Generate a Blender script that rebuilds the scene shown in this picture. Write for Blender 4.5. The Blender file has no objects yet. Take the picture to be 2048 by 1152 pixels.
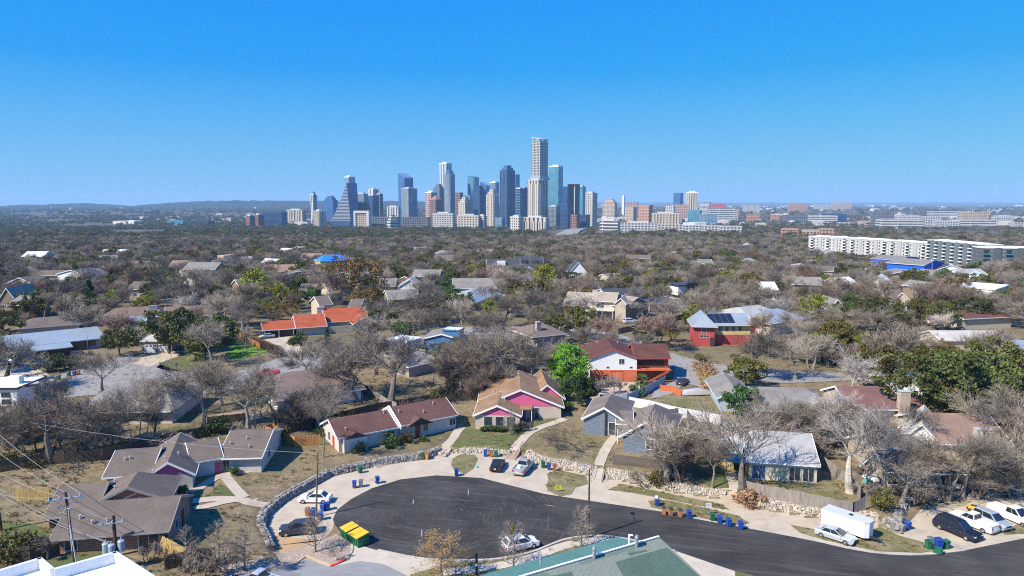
import bpy, bmesh, math, random
import numpy as np
from mathutils import Vector, Matrix
R = math.radians
random.seed(7)
SC = bpy.context.scene
COL = SC.collection

# ------------------------------------------------------------------ camera, sky, sun, exposure
CAM_H, FPX, HOR = 43.0, 1420.0, 402.0
PITCH = math.atan((576 - HOR) / FPX)
cd = bpy.data.cameras.new('camera')
cam = bpy.data.objects.new('camera', cd); COL.objects.link(cam)
cd.sensor_fit = 'HORIZONTAL'; cd.sensor_width = 36.0; cd.lens = 36.0 * FPX / 2048
cd.clip_start = 0.5; cd.clip_end = 90000
cam.location = (0, 0, CAM_H); cam.rotation_euler = (math.pi / 2 - PITCH, 0, 0)
SC.camera = cam
SUN_EL, SUN_DIR = R(45), (-0.84, -0.54)          # horizontal direction towards the sun
SUN_AZ = math.atan2(SUN_DIR[0], SUN_DIR[1])      # clockwise from +Y
world = bpy.data.worlds.new('World'); SC.world = world; world.use_nodes = True
wn = world.node_tree.nodes; wl = world.node_tree.links
sky = wn.new('ShaderNodeTexSky'); sky.sky_type = 'NISHITA'; sky.sun_disc = False
sky.sun_elevation = SUN_EL; sky.sun_rotation = SUN_AZ
sky.altitude = 200; sky.air_density = 1.0; sky.dust_density = 0.0; sky.ozone_density = 3.0
sep = wn.new('ShaderNodeSeparateColor'); wl.new(sky.outputs[0], sep.inputs[0]); cmb = wn.new('ShaderNodeCombineColor')
for i_, (g_, a_) in enumerate(((1.7, .15), (.46, .365), (-.06, .585))):     # grade of the clear winter sky, channel by channel
    pw = wn.new('ShaderNodeMath'); pw.operation = 'POWER'; pw.inputs[1].default_value = g_; wl.new(sep.outputs[i_], pw.inputs[0])
    ml = wn.new('ShaderNodeMath'); ml.operation = 'MULTIPLY'; ml.inputs[1].default_value = a_ * .1 ** g_ / .125; wl.new(pw.outputs[0], ml.inputs[0]); wl.new(ml.outputs[0], cmb.inputs[i_])
wtc = wn.new('ShaderNodeTexCoord'); wsp = wn.new('ShaderNodeSeparateXYZ'); wl.new(wtc.outputs['Generated'], wsp.inputs[0])   # paler towards the horizon
wr2 = wn.new('ShaderNodeMapRange'); wr2.inputs[1].default_value = .17; wr2.inputs[2].default_value = 0; wr2.inputs[4].default_value = .6; wl.new(wsp.outputs[2], wr2.inputs[0])
wmx = wn.new('ShaderNodeMix'); wmx.data_type = 'RGBA'; wl.new(wr2.outputs[0], wmx.inputs[0]); wl.new(cmb.outputs[0], wmx.inputs[6]); wmx.inputs[7].default_value = (1.7, 3.15, 4.4, 1); wl.new(wmx.outputs[2], wn['Background'].inputs['Color'])
wn['Background'].inputs['Strength'].default_value = 0.125
sd = bpy.data.lights.new('sun', 'SUN'); sd.energy = 5.0; sd.angle = R(0.5); sd.color = (1.0, 0.925, 0.80)
sun = bpy.data.objects.new('sun', sd); COL.objects.link(sun)
sv = Vector((SUN_DIR[0] * math.cos(SUN_EL), SUN_DIR[1] * math.cos(SUN_EL), math.sin(SUN_EL)))
sun.rotation_euler = sv.to_track_quat('Z', 'Y').to_euler()
sun.location = (-60, -40, 120)
SC.view_settings.view_transform = 'Standard'; SC.view_settings.look = 'None'
SC.view_settings.exposure = 0.6; SC.view_settings.gamma = 1.0
SC.render.engine = 'CYCLES'
try:
    SC.cycles.use_denoising = False; SC.cycles.filter_width = 1.1; SC.cycles.max_bounces = 5; SC.cycles.diffuse_bounces = 3
    SC.cycles.volume_bounces = 1; SC.cycles.transparent_max_bounces = 8
except Exception: pass

# ------------------------------------------------------------------ terrain and pixel helpers
def ray(px, py):
    a, b = (px - 1024) / FPX, (py - 576) / FPX
    c, s = math.cos(PITCH), math.sin(PITCH)
    return a, c - b * s, -s - b * c
def flat(px, py, z=0.0):
    x, y, w = ray(px, py); t = (z - CAM_H) / w
    return (x * t, y * t)
WALL_PX = [(580,1150),(554,1102),(545,1081),(531,1054),(539,1032),(555,1017),(578,1000),(633,971),(664,953),(691,947),(762,931),(856,918),(884,907),
           (921,906),(964,907),(1022,912),(1045,912),(1078,930),(1119,935),(1185,950),(1208,955),(1299,971),(1350,984),(1449,998),(1476,1005),
           (1527,1018),(1650,1039),(1759,1048),(1800,1066),(1812,1020),(1860,1003),(1909,1001),(1990,996),(2090,990)]
WALL = [flat(*p) for p in WALL_PX]
LOT = WALL + [(260, WALL[-1][1] - 3), (20000, 3000), (20000, 40000), (-20000, 40000), (-20000, 3000), (-200, 60), (-62, 62)] 
PROF_Y = [0, 330, 450, 650, 1000, 1500, 2300, 3500, 6000, 10000, 40000]
PROF_Z = [0, 0, -3, -8, -18, -31, -46, -48, -42, -38, -42]
_wa = np.array(WALL); _lp = np.array(LOT)
def T(x, y):
    x = np.atleast_1d(np.asarray(x, float)); y = np.atleast_1d(np.asarray(y, float))
    z = np.interp(y, PROF_Y, PROF_Z)
    z = z + 1.2 * np.sin(x * .011 + 1) * np.sin(y * .013) * np.clip((y - 190) / 150, 0, 1)
    q = x / np.maximum(y, 1); sm = lambda t: (lambda c: c * c * (3 - 2 * c))(np.clip(t, 0, 1))
    z = z - 250 * sm((y - 8600) / 6000) * sm((.12 - q) / .1)              # falls away behind the hills
    z = z - 9.5 * sm((q - .28) / .12) * sm((y - 400) / 110) * sm((1150 - y) / 250)   # the hollow the apartments stand in
    near = y < 420
    if near.any():
        xn, yn = x[near], y[near]
        ins = np.zeros(len(xn), bool)
        n = len(_lp)
        for i in range(n):
            x1, y1 = _lp[i]; x2, y2 = _lp[(i + 1) % n]
            if y1 == y2: continue
            c = ((y1 > yn) != (y2 > yn)) & (xn < (x2 - x1) * (yn - y1) / (y2 - y1) + x1)
            ins ^= c
        d = np.full(len(xn), 1e9)
        for i in range(len(_wa) - 1):
            a, b = _wa[i], _wa[i + 1]; e = b - a; L2 = e @ e
            t = np.clip(((xn - a[0]) * e[0] + (yn - a[1]) * e[1]) / L2, 0, 1)
            d = np.minimum(d, np.hypot(xn - a[0] - t * e[0], yn - a[1] - t * e[1]))
        s = np.clip((d - .25) / 1.0, 0, 1)
        h = .95 * s * s * (3 - 2 * s) + np.clip((d - 1) * .05, 0, 1.2)
        h = np.where(ins, h, 0) * np.clip((420 - yn) / 120, 0, 1)
        z[near] += h
    return z
def tz(x, y): return float(T(x, y)[0])
def G(px, py):
    rx, ry, rz = ray(px, py)
    t1 = 70 / max(-rz, .001)
    t = np.linspace(t1 * .4, t1 * 2.2, 700)
    dz = CAM_H + rz * t - T(rx * t, ry * t)
    i = np.argmax(dz < 0)
    if dz[i] >= 0: i = len(t) - 1
    a, b = t[max(i - 1, 0)], t[i]
    f = dz[max(i - 1, 0)] / (dz[max(i - 1, 0)] - dz[i] + 1e-9)
    tt = a + (b - a) * f
    x, y = rx * tt, ry * tt
    return Vector((x, y, tz(x, y)))
def zat(px, py, Y):
    x, y, w = ray(px, py); return CAM_H + w * Y / y
def xat(px, Y, py=576):
    x, y, w = ray(px, py); return x * Y / y
def project(p):
    c, s = math.cos(PITCH), math.sin(PITCH)
    f = p[1] * c - (p[2] - CAM_H) * s; u = p[1] * s + (p[2] - CAM_H) * c
    return 1024 + FPX * p[0] / f, 576 - FPX * u / f

# ------------------------------------------------------------------ materials
MATS = {}
class N:
    def __init__(s, name):
        s.m = bpy.data.materials.new(name); s.m.use_nodes = True
        s.t = s.m.node_tree; s.b = s.t.nodes['Principled BSDF']
    def n(s, t, **k):
        o = s.t.nodes.new('ShaderNode' + t)
        for a, v in k.items(): setattr(o, a, v)
        return o
    def l(s, a, b): s.t.links.new(a, b)
    def math(s, op, a, b=None, c=None):
        o = s.n('Math', operation=op)
        for i, v in enumerate((a, b, c)):
            if v is None: continue
            if isinstance(v, (int, float)): o.inputs[i].default_value = v
            else: s.l(v, o.inputs[i])
        return o.outputs[0]
    def mix(s, f, a, b):
        o = s.n('Mix', data_type='RGBA')
        for i, v in ((0, f), (6, a), (7, b)):
            if isinstance(v, (int, float)): o.inputs[i].default_value = v
            elif isinstance(v, tuple): o.inputs[i].default_value = (*v[:3], 1)
            else: s.l(v, o.inputs[i])
        return o.outputs[2]
    def coord(s, scale=(1, 1, 1), out='Object'):
        c = s.n('TexCoord'); m = s.n('Mapping'); m.inputs['Scale'].default_value = scale
        s.l(c.outputs[out], m.inputs[0]); return m.outputs[0]
    def noise(s, vec, sc, det=4, rough=.6, dist=0):
        o = s.n('TexNoise'); s.l(vec, o.inputs['Vector']); o.inputs['Scale'].default_value = sc
        o.inputs['Detail'].default_value = det; o.inputs['Roughness'].default_value = rough; o.inputs['Distortion'].default_value = dist
        return o.outputs[0]
    def ramp(s, v, a, b):
        o = s.n('MapRange'); s.l(v, o.inputs[0]); o.inputs[1].default_value = a; o.inputs[2].default_value = b
        return o.outputs[0]
    def base(s, v, rough=.8, metal=0, spec=.4):
        if isinstance(v, tuple): s.b.inputs['Base Color'].default_value = (*v, 1)
        else: s.l(v, s.b.inputs['Base Color'])
        s.b.inputs['Roughness'].default_value = rough; s.b.inputs['Metallic'].default_value = metal
        s.b.inputs['Specular IOR Level'].default_value = spec
    def bump(s, h, st=.5, d=.05):
        o = s.n('Bump'); o.inputs['Strength'].default_value = st; o.inputs['Distance'].default_value = d
        s.l(h, o.inputs['Height']); s.l(o.outputs[0], s.b.inputs['Normal'])
def mul(c, k): return tuple(min(1, x * k) for x in c)
def M(name, col, rough=.8, var=.18, sc=2.0, metal=0, spec=.4, stretch=(1, 1, 1), fine=0, rnd=0.0, bump=0):
    """a plain material with blotchy variation"""
    key = name
    if key in MATS: return MATS[key]
    k = N(name); v = k.coord(stretch)
    n1 = k.noise(v, sc, 5, .65)
    c = k.mix(k.ramp(n1, .3, .7), mul(col, 1 - var), mul(col, 1 + var))
    if fine:
        n2 = k.noise(v, sc * 9, 3, .7)
        c = k.mix(k.math('MULTIPLY', k.ramp(n2, .4, .75), fine), c, mul(col, .45))
    if rnd:
        oi = k.n('ObjectInfo'); h = k.n('HueSaturation'); k.l(c, h.inputs['Color'])
        k.l(k.math('MULTIPLY_ADD', oi.outputs['Random'], rnd, 1 - rnd / 2), h.inputs['Value'])
        r2 = k.math('FRACT', k.math('MULTIPLY', oi.outputs['Random'], 7.3))
        k.l(k.math('MULTIPLY_ADD', r2, .05 * rnd, .5 - .025 * rnd), h.inputs['Hue'])
        c = h.outputs[0]
    k.base(c, rough, metal, spec)
    if bump: k.bump(n1, bump)
    MATS[key] = k.m; return k.m
def shingle(name, col, streak=.5, stain=None):
    if name in MATS: return MATS[name]
    k = N(name); v = k.coord((1, 1, 1))
    vs = k.coord((1.6, 1.6, 14))
    c = k.mix(k.ramp(k.noise(v, .35, 4), .3, .7), mul(col, .78), mul(col, 1.2))
    c = k.mix(k.math('MULTIPLY', k.ramp(k.noise(vs, 2.2, 4, .8), .42, .66), min(1, streak * 1.35)), c, mul(col, .55))
    if stain: c = k.mix(k.math('MULTIPLY', k.ramp(k.noise(v, .5, 5, .7), .46, .68), .75), c, stain)
    c = k.mix(k.math('MULTIPLY', k.ramp(k.noise(v, 14, 2), .5, .8), .35), c, mul(col, 1.5))
    k.base(c, .9, 0, .25); k.bump(k.noise(vs, 3, 3), .35, .03)
    MATS[name] = k.m; return k.m
def brick(name, c1, c2, mortar, sc=1.0, stain=.25):
    """coursed masonry, mapped on whichever wall direction the face has"""
    if name in MATS: return MATS[name]
    k = N(name); tc = k.n('TexCoord'); sp = k.n('SeparateXYZ'); k.l(tc.outputs['Object'], sp.inputs[0])
    sn = k.n('SeparateXYZ'); k.l(tc.outputs['Normal'], sn.inputs[0])
    ax = k.math('GREATER_THAN', k.math('ABSOLUTE', sn.outputs[0]), .7)
    u = k.math('ADD', k.math('MULTIPLY', sp.outputs[1], ax), k.math('MULTIPLY', sp.outputs[0], k.math('SUBTRACT', 1, ax)))
    cb = k.n('CombineXYZ'); k.l(u, cb.inputs[0]); k.l(sp.outputs[2], cb.inputs[1])
    b = k.n('TexBrick'); k.l(cb.outputs[0], b.inputs['Vector']); b.inputs['Scale'].default_value = sc
    b.inputs['Color1'].default_value = (*c1, 1); b.inputs['Color2'].default_value = (*c2, 1); b.inputs['Mortar'].default_value = (*mortar, 1)
    b.inputs['Mortar Size'].default_value = .03; b.inputs['Brick Width'].default_value = .5; b.inputs['Row Height'].default_value = .22
    v = k.coord()
    c = k.mix(k.math('MULTIPLY', k.ramp(k.noise(v, .9, 5, .7), .45, .75), stain), b.outputs[0], mul(c1, .45))
    k.base(c, .85, 0, .3); MATS[name] = k.m; return k.m
def facade(name, wall, glass, fh=4.0, bw=6.0, fz=.6, fu=.75, gm=.25, gr=.14, wr=.7, vary=.5):
    """storeys and bays: glass where the bay and storey masks meet, wall between"""
    if name in MATS: return MATS[name]
    k = N(name); tc = k.n('TexCoord'); sp = k.n('SeparateXYZ'); k.l(tc.outputs['Object'], sp.inputs[0])
    sn = k.n('SeparateXYZ'); k.l(tc.outputs['Normal'], sn.inputs[0])
    ax = k.math('GREATER_THAN', k.math('ABSOLUTE', sn.outputs[0]), .7)
    u = k.math('ADD', k.math('MULTIPLY', sp.outputs[1], ax), k.math('MULTIPLY', sp.outputs[0], k.math('SUBTRACT', 1, ax)))
    ub = k.math('DIVIDE', k.math('ADD', u, 500.25 * bw), bw); zb = k.math('DIVIDE', sp.outputs[2], fh)
    m = k.math('MULTIPLY', k.math('LESS_THAN', k.math('FRACT', ub), fu), k.math('LESS_THAN', k.math('FRACT', zb), fz))
    m = k.math('MULTIPLY', m, k.math('LESS_THAN', k.math('ABSOLUTE', sn.outputs[2]), .6))
    cb = k.n('CombineXYZ'); k.l(k.math('FLOOR', ub), cb.inputs[0]); k.l(k.math('FLOOR', zb), cb.inputs[1]); k.l(ax, cb.inputs[2])
    wn_ = k.n('TexWhiteNoise', noise_dimensions='3D'); k.l(cb.outputs[0], wn_.inputs['Vector'])
    big = k.noise(k.coord((.02, .02, .02)), 1.3, 3)
    f = k.math('ADD', k.math('MULTIPLY', wn_.outputs[0], vary), k.math('MULTIPLY', k.ramp(big, .3, .7), .5))
    g = k.mix(f, mul(glass, .4), mul(glass, 1.3))
    w = k.mix(k.ramp(k.noise(k.coord((.05, .05, .05)), 1, 4), .3, .7), mul(wall, .88), mul(wall, 1.1))
    k.l(k.mix(m, w, g), k.b.inputs['Base Color'])
    k.l(k.math('MULTIPLY_ADD', m, gr - wr, wr), k.b.inputs['Roughness']); k.l(k.math('MULTIPLY', m, gm), k.b.inputs['Metallic'])
    MATS[name] = k.m; return k.m

# ------------------------------------------------------------------ mesh builder
def org(o):
    v = Vector((0, 0, 0))
    while o is not None: v += Vector(o.location); o = o.parent
    return v
def tag(o, label=None, cat=None, group=None, kind=None):
    for a, b in (('label', label), ('category', cat), ('group', group), ('kind', kind)):
        if b: o[a] = b
    return o
def empty(name, loc, rz=0.0, label=None, cat=None, group=None):
    o = bpy.data.objects.new(name, None); COL.objects.link(o)
    o.location = loc; o.rotation_euler = (0, 0, rz); o.empty_display_size = .3
    return tag(o, label, cat, group)
class MB:
    def __init__(s): s.v = []; s.f = []
    def add(s, vs, fs):
        n = len(s.v); s.v.extend(tuple(v) for v in vs); s.f.extend(tuple(i + n for i in f) for f in fs); return s
    def poly(s, pts): return s.add(pts, [tuple(range(len(pts)))])
    def obox(s, o, a, b, c):
        o, a, b, c = map(Vector, (o, a, b, c))
        return s.add([o, o + a, o + a + b, o + b, o + c, o + a + c, o + a + b + c, o + b + c],
                     [(3, 2, 1, 0), (4, 5, 6, 7), (0, 1, 5, 4), (1, 2, 6, 5), (2, 3, 7, 6), (3, 0, 4, 7)])
    def box(s, x0, x1, y0, y1, z0, z1): return s.obox((x0, y0, z0), (x1 - x0, 0, 0), (0, y1 - y0, 0), (0, 0, z1 - z0))
    def frust(s, x0, x1, y0, y1, z0, z1, t=.1, tx=None):
        tx = t if tx is None else tx
        v = [(x0, y0, z0), (x1, y0, z0), (x1, y1, z0), (x0, y1, z0), (x0 + tx, y0 + t, z1), (x1 - tx, y0 + t, z1), (x1 - tx, y1 - t, z1), (x0 + tx, y1 - t, z1)]
        return s.add(v, [(3, 2, 1, 0), (4, 5, 6, 7), (0, 1, 5, 4), (1, 2, 6, 5), (2, 3, 7, 6), (3, 0, 4, 7)])
    def prism(s, pts, vec):
        n = len(pts); vec = Vector(vec); p = [Vector(q) for q in pts]
        return s.add(p + [q + vec for q in p], [tuple(reversed(range(n))), tuple(range(n, 2 * n))] + [(i, (i + 1) % n, n + (i + 1) % n, n + i) for i in range(n)])
    def tube(s, p0, p1, r0, r1=None, n=8, cap=True):
        p0, p1 = Vector(p0), Vector(p1); r1 = r0 if r1 is None else r1
        d = (p1 - p0); d = d.normalized() if d.length > 1e-6 else Vector((0, 0, 1))
        a = d.orthogonal().normalized(); b = d.cross(a)
        vs = []
        for p, r in ((p0, r0), (p1, r1)):
            for i in range(n):
                t = 2 * math.pi * i / n; vs.append(p + a * (r * math.cos(t)) + b * (r * math.sin(t)))
        fs = [(i, (i + 1) % n, n + (i + 1) % n, n + i) for i in range(n)]
        if cap: fs += [tuple(reversed(range(n))), tuple(range(n, 2 * n))]
        return s.add(vs, fs)
    def build(s, name, mat, parent=None, smooth=False, local=False):
        me = bpy.data.meshes.new(name)
        o_ = (0, 0, 0) if (local or parent is None) else org(parent)
        vs = s.v if (local or parent is None) else [(v[0] - o_[0], v[1] - o_[1], v[2] - o_[2]) for v in s.v]
        me.from_pydata(vs, [], s.f)
        bm = bmesh.new(); bm.from_mesh(me); bmesh.ops.recalc_face_normals(bm, faces=bm.faces); bm.to_mesh(me); bm.free()
        me.materials.append(mat)
        if smooth: me.shade_smooth()
        ob = bpy.data.objects.new(name, me); COL.objects.link(ob)
        if parent is not None: ob.parent = parent
        return ob
def copy_tree(o, parent=None):
    c = o.copy(); COL.objects.link(c); c.parent = parent
    for ch in o.children: copy_tree(ch, c)
    return c
def drape(name, pts, mat, off=.05, cell=2.0, px=True, kind='structure', thick=0):
    """a polygon laid on the ground as one sheet that follows it"""
    P = [G(*p) if px else Vector((p[0], p[1], 0)) for p in pts]
    bm = bmesh.new(); vs = [bm.verts.new((p.x, p.y, 0)) for p in P]; bm.faces.new(vs)
    bmesh.ops.triangulate(bm, faces=bm.faces[:])
    for ax in (0, 1):
        lo = min(p[ax] for p in P); hi = max(p[ax] for p in P)
        n = int((hi - lo) / cell)
        for i in range(1, n + 1):
            co = [0, 0, 0]; co[ax] = lo + i * cell; no = [0, 0, 0]; no[ax] = 1
            bmesh.ops.bisect_plane(bm, geom=bm.verts[:] + bm.edges[:] + bm.faces[:], plane_co=co, plane_no=no)
    bmesh.ops.recalc_face_normals(bm, faces=bm.faces)
    bm.verts.ensure_lookup_table()
    xy = np.array([v.co[:2] for v in bm.verts]); zz = T(xy[:, 0], xy[:, 1]) + off
    for v, z in zip(bm.verts, zz): v.co.z = z
    for f in bm.faces:
        if f.normal.z < 0: f.normal_flip()
    me = bpy.data.meshes.new(name); bm.to_mesh(me); bm.free(); me.materials.append(mat)
    ob = bpy.data.objects.new(name, me); COL.objects.link(ob); ob['kind'] = kind
    return ob
def resample(P, step):
    out = [Vector(P[0])]
    for a, b in zip(P, P[1:]):
        a, b = Vector(a), Vector(b); n = max(1, int((b - a).length / step))
        out += [a + (b - a) * (i / n) for i in range(1, n + 1)]
    return out
def smooth_line(P, it=2):
    for _ in range(it):
        Q = [P[0]]
        for a, b in zip(P, P[1:]): Q += [a * .75 + b * .25, a * .25 + b * .75]
        P = Q + [P[-1]]
    return P
def strip(name, pts, w, mat, off=.05, px=True, kind='structure', smooth=1, h=0, step=2.0):
    """a path or kerb of width w along a line; h > 0 makes it a raised kerb"""
    P = [Vector(G(*p)[:2]) if px else Vector(p[:2]) for p in pts]
    if smooth: P = smooth_line(P, smooth)
    P = resample(P, step); m = MB(); rows = []
    for i, p in enumerate(P):
        d = (P[min(i + 1, len(P) - 1)] - P[max(i - 1, 0)]).normalized(); nrm = Vector((-d.y, d.x))
        a, b = p + nrm * w / 2, p - nrm * w / 2
        za, zb = tz(a.x, a.y) + off, tz(b.x, b.y) + off
        if h: rows.append([(a.x, a.y, za - .1), (a.x, a.y, za + h), (b.x, b.y, zb + h), (b.x, b.y, zb - .1)])
        else: rows.append([(a.x, a.y, za), (b.x, b.y, zb)])
    k = len(rows[0]); m.v = [q for r in rows for q in r]
    for i in range(len(rows) - 1):
        for j in range(k - 1): m.f.append((i * k + j, i * k + j + 1, (i + 1) * k + j + 1, (i + 1) * k + j))
    if h:
        e = (len(rows) - 1) * k; m.f += [(0, 1, 2, 3), (e, e + 1, e + 2, e + 3)]
    o = m.build(name, mat)
    if not h:
        for f in o.data.polygons:
            if f.normal.z < 0: f.flip()
    if kind: o['kind'] = kind
    return o
# ------------------------------------------------------------------ ground, roads, paths
def ground_mat():
    k = N('dry_ground'); v = k.coord()
    dry, green, dirt, dark = (.27, .205, .115), (.145, .14, .055), (.3, .215, .14), (.075, .055, .04)
    c = k.mix(k.ramp(k.noise(v, .055, 5, .6), .44, .62), dry, green)
    c = k.mix(k.math('MULTIPLY', k.ramp(k.noise(v, .12, 5, .7, .5), .5, .64), .8), c, dirt)
    c = k.mix(k.math('MULTIPLY', k.ramp(k.noise(v, .35, 7, .82), .46, .64), .72), c, dark)
    c = k.mix(k.math('MULTIPLY', k.ramp(k.noise(v, 3.2, 6, .85), .42, .66), .75), c, mul(dry, .35))
    c = k.mix(k.math('MULTIPLY', k.ramp(k.noise(v, 1.1, 7, .85), .53, .68), .6), c, mul(dry, 1.7))
    g = k.n('NewGeometry'); sp = k.n('SeparateXYZ'); k.l(g.outputs['Position'], sp.inputs[0])
    far = k.ramp(sp.outputs[1], 150, 420)          # woodland floor beyond the houses: leaf litter and scrub
    wood = k.mix(k.ramp(k.noise(v, .02, 6, .7), .42, .6), (.085, .07, .053), (.055, .056, .032))
    wood = k.mix(k.ramp(k.noise(v, .004, 6, .75), .5, .66), wood, (.13, .11, .085))
    c = k.mix(k.math('MULTIPLY', far, .85), c, wood)
    k.base(c, .95, 0, .2); k.bump(k.noise(v, 3, 5, .8), .5, .08); return k.m
def grass_mat(name, col, dry):
    k = N(name); v = k.coord()
    c = k.mix(k.ramp(k.noise(v, .3, 5, .7, .4), .42, .62), col, dry)
    c = k.mix(k.math('MULTIPLY', k.ramp(k.noise(v, 3.5, 6, .85), .42, .68), .75), c, mul(dry, .4))
    k.base(c, .95, 0, .2); k.bump(k.noise(v, 6, 4, .8), .6, .06); return k.m
BULB = flat(858, 1032)
def asphalt_mat():
    k = N('fresh_asphalt'); v = k.coord()
    tc = k.n('TexCoord'); sp = k.n('SeparateXYZ'); k.l(tc.outputs['Object'], sp.inputs[0])
    dx = k.math('SUBTRACT', sp.outputs[0], BULB[0]); dy = k.math('SUBTRACT', sp.outputs[1], BULB[1])
    r = k.math('SQRT', k.math('ADD', k.math('MULTIPLY', dx, dx), k.math('MULTIPLY', dy, dy)))
    th = k.math('ARCTAN2', dy, dx)
    cb = k.n('CombineXYZ'); k.l(k.math('MULTIPLY', r, 1.1), cb.inputs[0]); k.l(k.math('MULTIPLY', th, 1.4), cb.inputs[1])
    s1 = k.ramp(k.noise(cb.outputs[0], 2.4, 5, .75, .6), .54, .76)
    cb2 = k.n('CombineXYZ'); k.l(k.math('MULTIPLY_ADD', dx, .07, k.math('MULTIPLY', dy, .02)), cb2.inputs[0]); k.l(k.math('MULTIPLY_ADD', dx, .25, dy), cb2.inputs[1])
    s2 = k.ramp(k.noise(cb2.outputs[0], 1.3, 5, .75, .5), .52, .78)
    c = k.mix(k.ramp(k.noise(v, .12, 4), .3, .7), (.024, .023, .0225), (.064, .061, .058))
    c = k.mix(k.math('MULTIPLY', k.math('MULTIPLY', s1, k.ramp(r, 26, 15)), .6), c, (.18, .17, .155)); c = k.mix(k.math('MULTIPLY', s2, .5), c, (.17, .16, .145))
    c = k.mix(k.math('MULTIPLY', k.ramp(k.noise(v, 9, 3, .8), .5, .8), .35), c, (.07, .07, .07))
    k.base(c, .9, 0, .15); k.bump(k.noise(v, 18, 3), .3, .02); return k.m
def conc_mat(name, col, stain=(.19, .16, .12), amt=.5):
    k = N(name); v = k.coord()
    c = k.mix(k.ramp(k.noise(v, .4, 5, .65), .3, .7), mul(col, .88), mul(col, 1.1))
    c = k.mix(k.math('MULTIPLY', k.ramp(k.noise(v, .23, 6, .75, .6), .52, .7), amt), c, stain)
    c = k.mix(k.math('MULTIPLY', k.ramp(k.noise(v, 2.2, 4, .75), .56, .78), .35), c, mul(col, .5))
    k.base(c, .9, 0, .25); return k.m
m_ground = ground_mat(); m_asph = asphalt_mat()
m_conc = conc_mat('pale_concrete', (.46, .385, .285)); m_conc2 = conc_mat('clean_concrete', (.48, .415, .325), amt=.25)
m_kerb = conc_mat('kerb_concrete', (.44, .41, .35), amt=.35)
m_road = conc_mat('old_road', (.27, .255, .23), (.17, .155, .14), .5)
m_park = conc_mat('grey_parking_asphalt', (.25, .25, .24), (.12, .12, .12), .4)
m_lawn = grass_mat('green_lawn', (.095, .135, .035), (.17, .145, .07)); m_verge = grass_mat('dry_verge', (.14, .145, .05), (.28, .22, .125))
m_bright = grass_mat('bright_lawn', (.12, .25, .02), (.14, .24, .03)); m_dirt = conc_mat('bare_dirt', (.3, .22, .14), (.17, .13, .08), .6)
m_sand = conc_mat('orange_sand', (.42, .27, .14), (.3, .2, .11), .4)
def gravel_mat():
    k = N('pink_gravel'); v = k.coord(); vo = k.n('TexVoronoi'); k.l(v, vo.inputs['Vector']); vo.inputs['Scale'].default_value = 5
    c = k.mix(k.ramp(k.noise(v, .5, 4), .3, .7), (.36, .27, .2), (.44, .36, .28)); c = k.mix(k.ramp(vo.outputs['Distance'], .05, .6), mul((.4, .3, .24), .5), c)
    k.base(c, .95, 0, .2); k.bump(vo.outputs['Distance'], .6, .1); return k.m
m_gravel = gravel_mat()

# one ground sheet out to the horizon
def build_ground():
    ys = list(np.arange(42, 190, .9)); y = 190.0
    while y < 32000: ys.append(y); y *= 1.035 if y < 3000 else 1.08
    ys = np.array(ys); nx = 230; u = np.linspace(-1, 1, nx)
    X = np.outer(ys * .95 + 25, u); Y = np.repeat(ys[:, None], nx, 1)
    Z = T(X.ravel(), Y.ravel()); vs = np.stack([X.ravel(), Y.ravel(), Z], 1)
    fs = [(i * nx + j, i * nx + j + 1, (i + 1) * nx + j + 1, (i + 1) * nx + j) for i in range(len(ys) - 1) for j in range(nx - 1)]
    me = bpy.data.meshes.new('ground'); me.from_pydata(vs.tolist(), [], fs); me.materials.append(m_ground); me.shade_smooth()
    o = bpy.data.objects.new('ground', me); COL.objects.link(o); o['kind'] = 'structure'
build_ground()
# low plate under the ground's near edge, so nothing is open from a step aside
gp = MB(); gp.add([(-400, -60, -.3), (400, -60, -.3), (400, 60, -.3), (-400, 60, -.3)], [(0, 1, 2, 3)]); gp.build('ground', m_ground)['kind'] = 'structure'

ASPH_TOP = [(668,1047),(666,1038),(674,1020),(703,998),(743,977),(801,959),(872,951),(962,956),(1037,975),(1088,988),(1194,1004),(1320,1023),(1412,1042),(1497,1057),(1633,1083),(1691,1097),(1759,1108),(1844,1111),(1930,1101),(2048,1077),(2230,1035),(2560,985)]
ASPH_BOT = [(2700,1080),(2300,1175),(1700,1215),(1473,1144),(1350,1103),(1290,1086),(1245,1077),(1198,1071),(1135,1077),(1096,1092),(1069,1104),(1020,1115),(978,1121),(900,1122),(835,1118),(755,1101),(725,1092),(700,1080),(682,1066)]
# concrete apron from the retaining wall down to the asphalt, and the pavement on the far side
drape('pavement', [(571,1112)] + WALL_PX[1:30] + [(1800,1066),(1850,1010),(1940,1000),(2090,992),(2230,972),(2500,945),(2558,980)] + ASPH_TOP[::-1] + [(664,1060),(640,1085)], m_conc, .010, 1.6)
drape('road', ASPH_TOP + ASPH_BOT, m_asph, .030, 3)
strip('kerb', [(1320,1022),(1412,1041),(1497,1056),(1633,1082),(1691,1096),(1759,1108),(1844,1111),(1930,1101)], .3, m_kerb, .0, h=.1)
strip('kerb', ASPH_BOT[4:16], .35, m_kerb, .0, h=.13)
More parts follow.
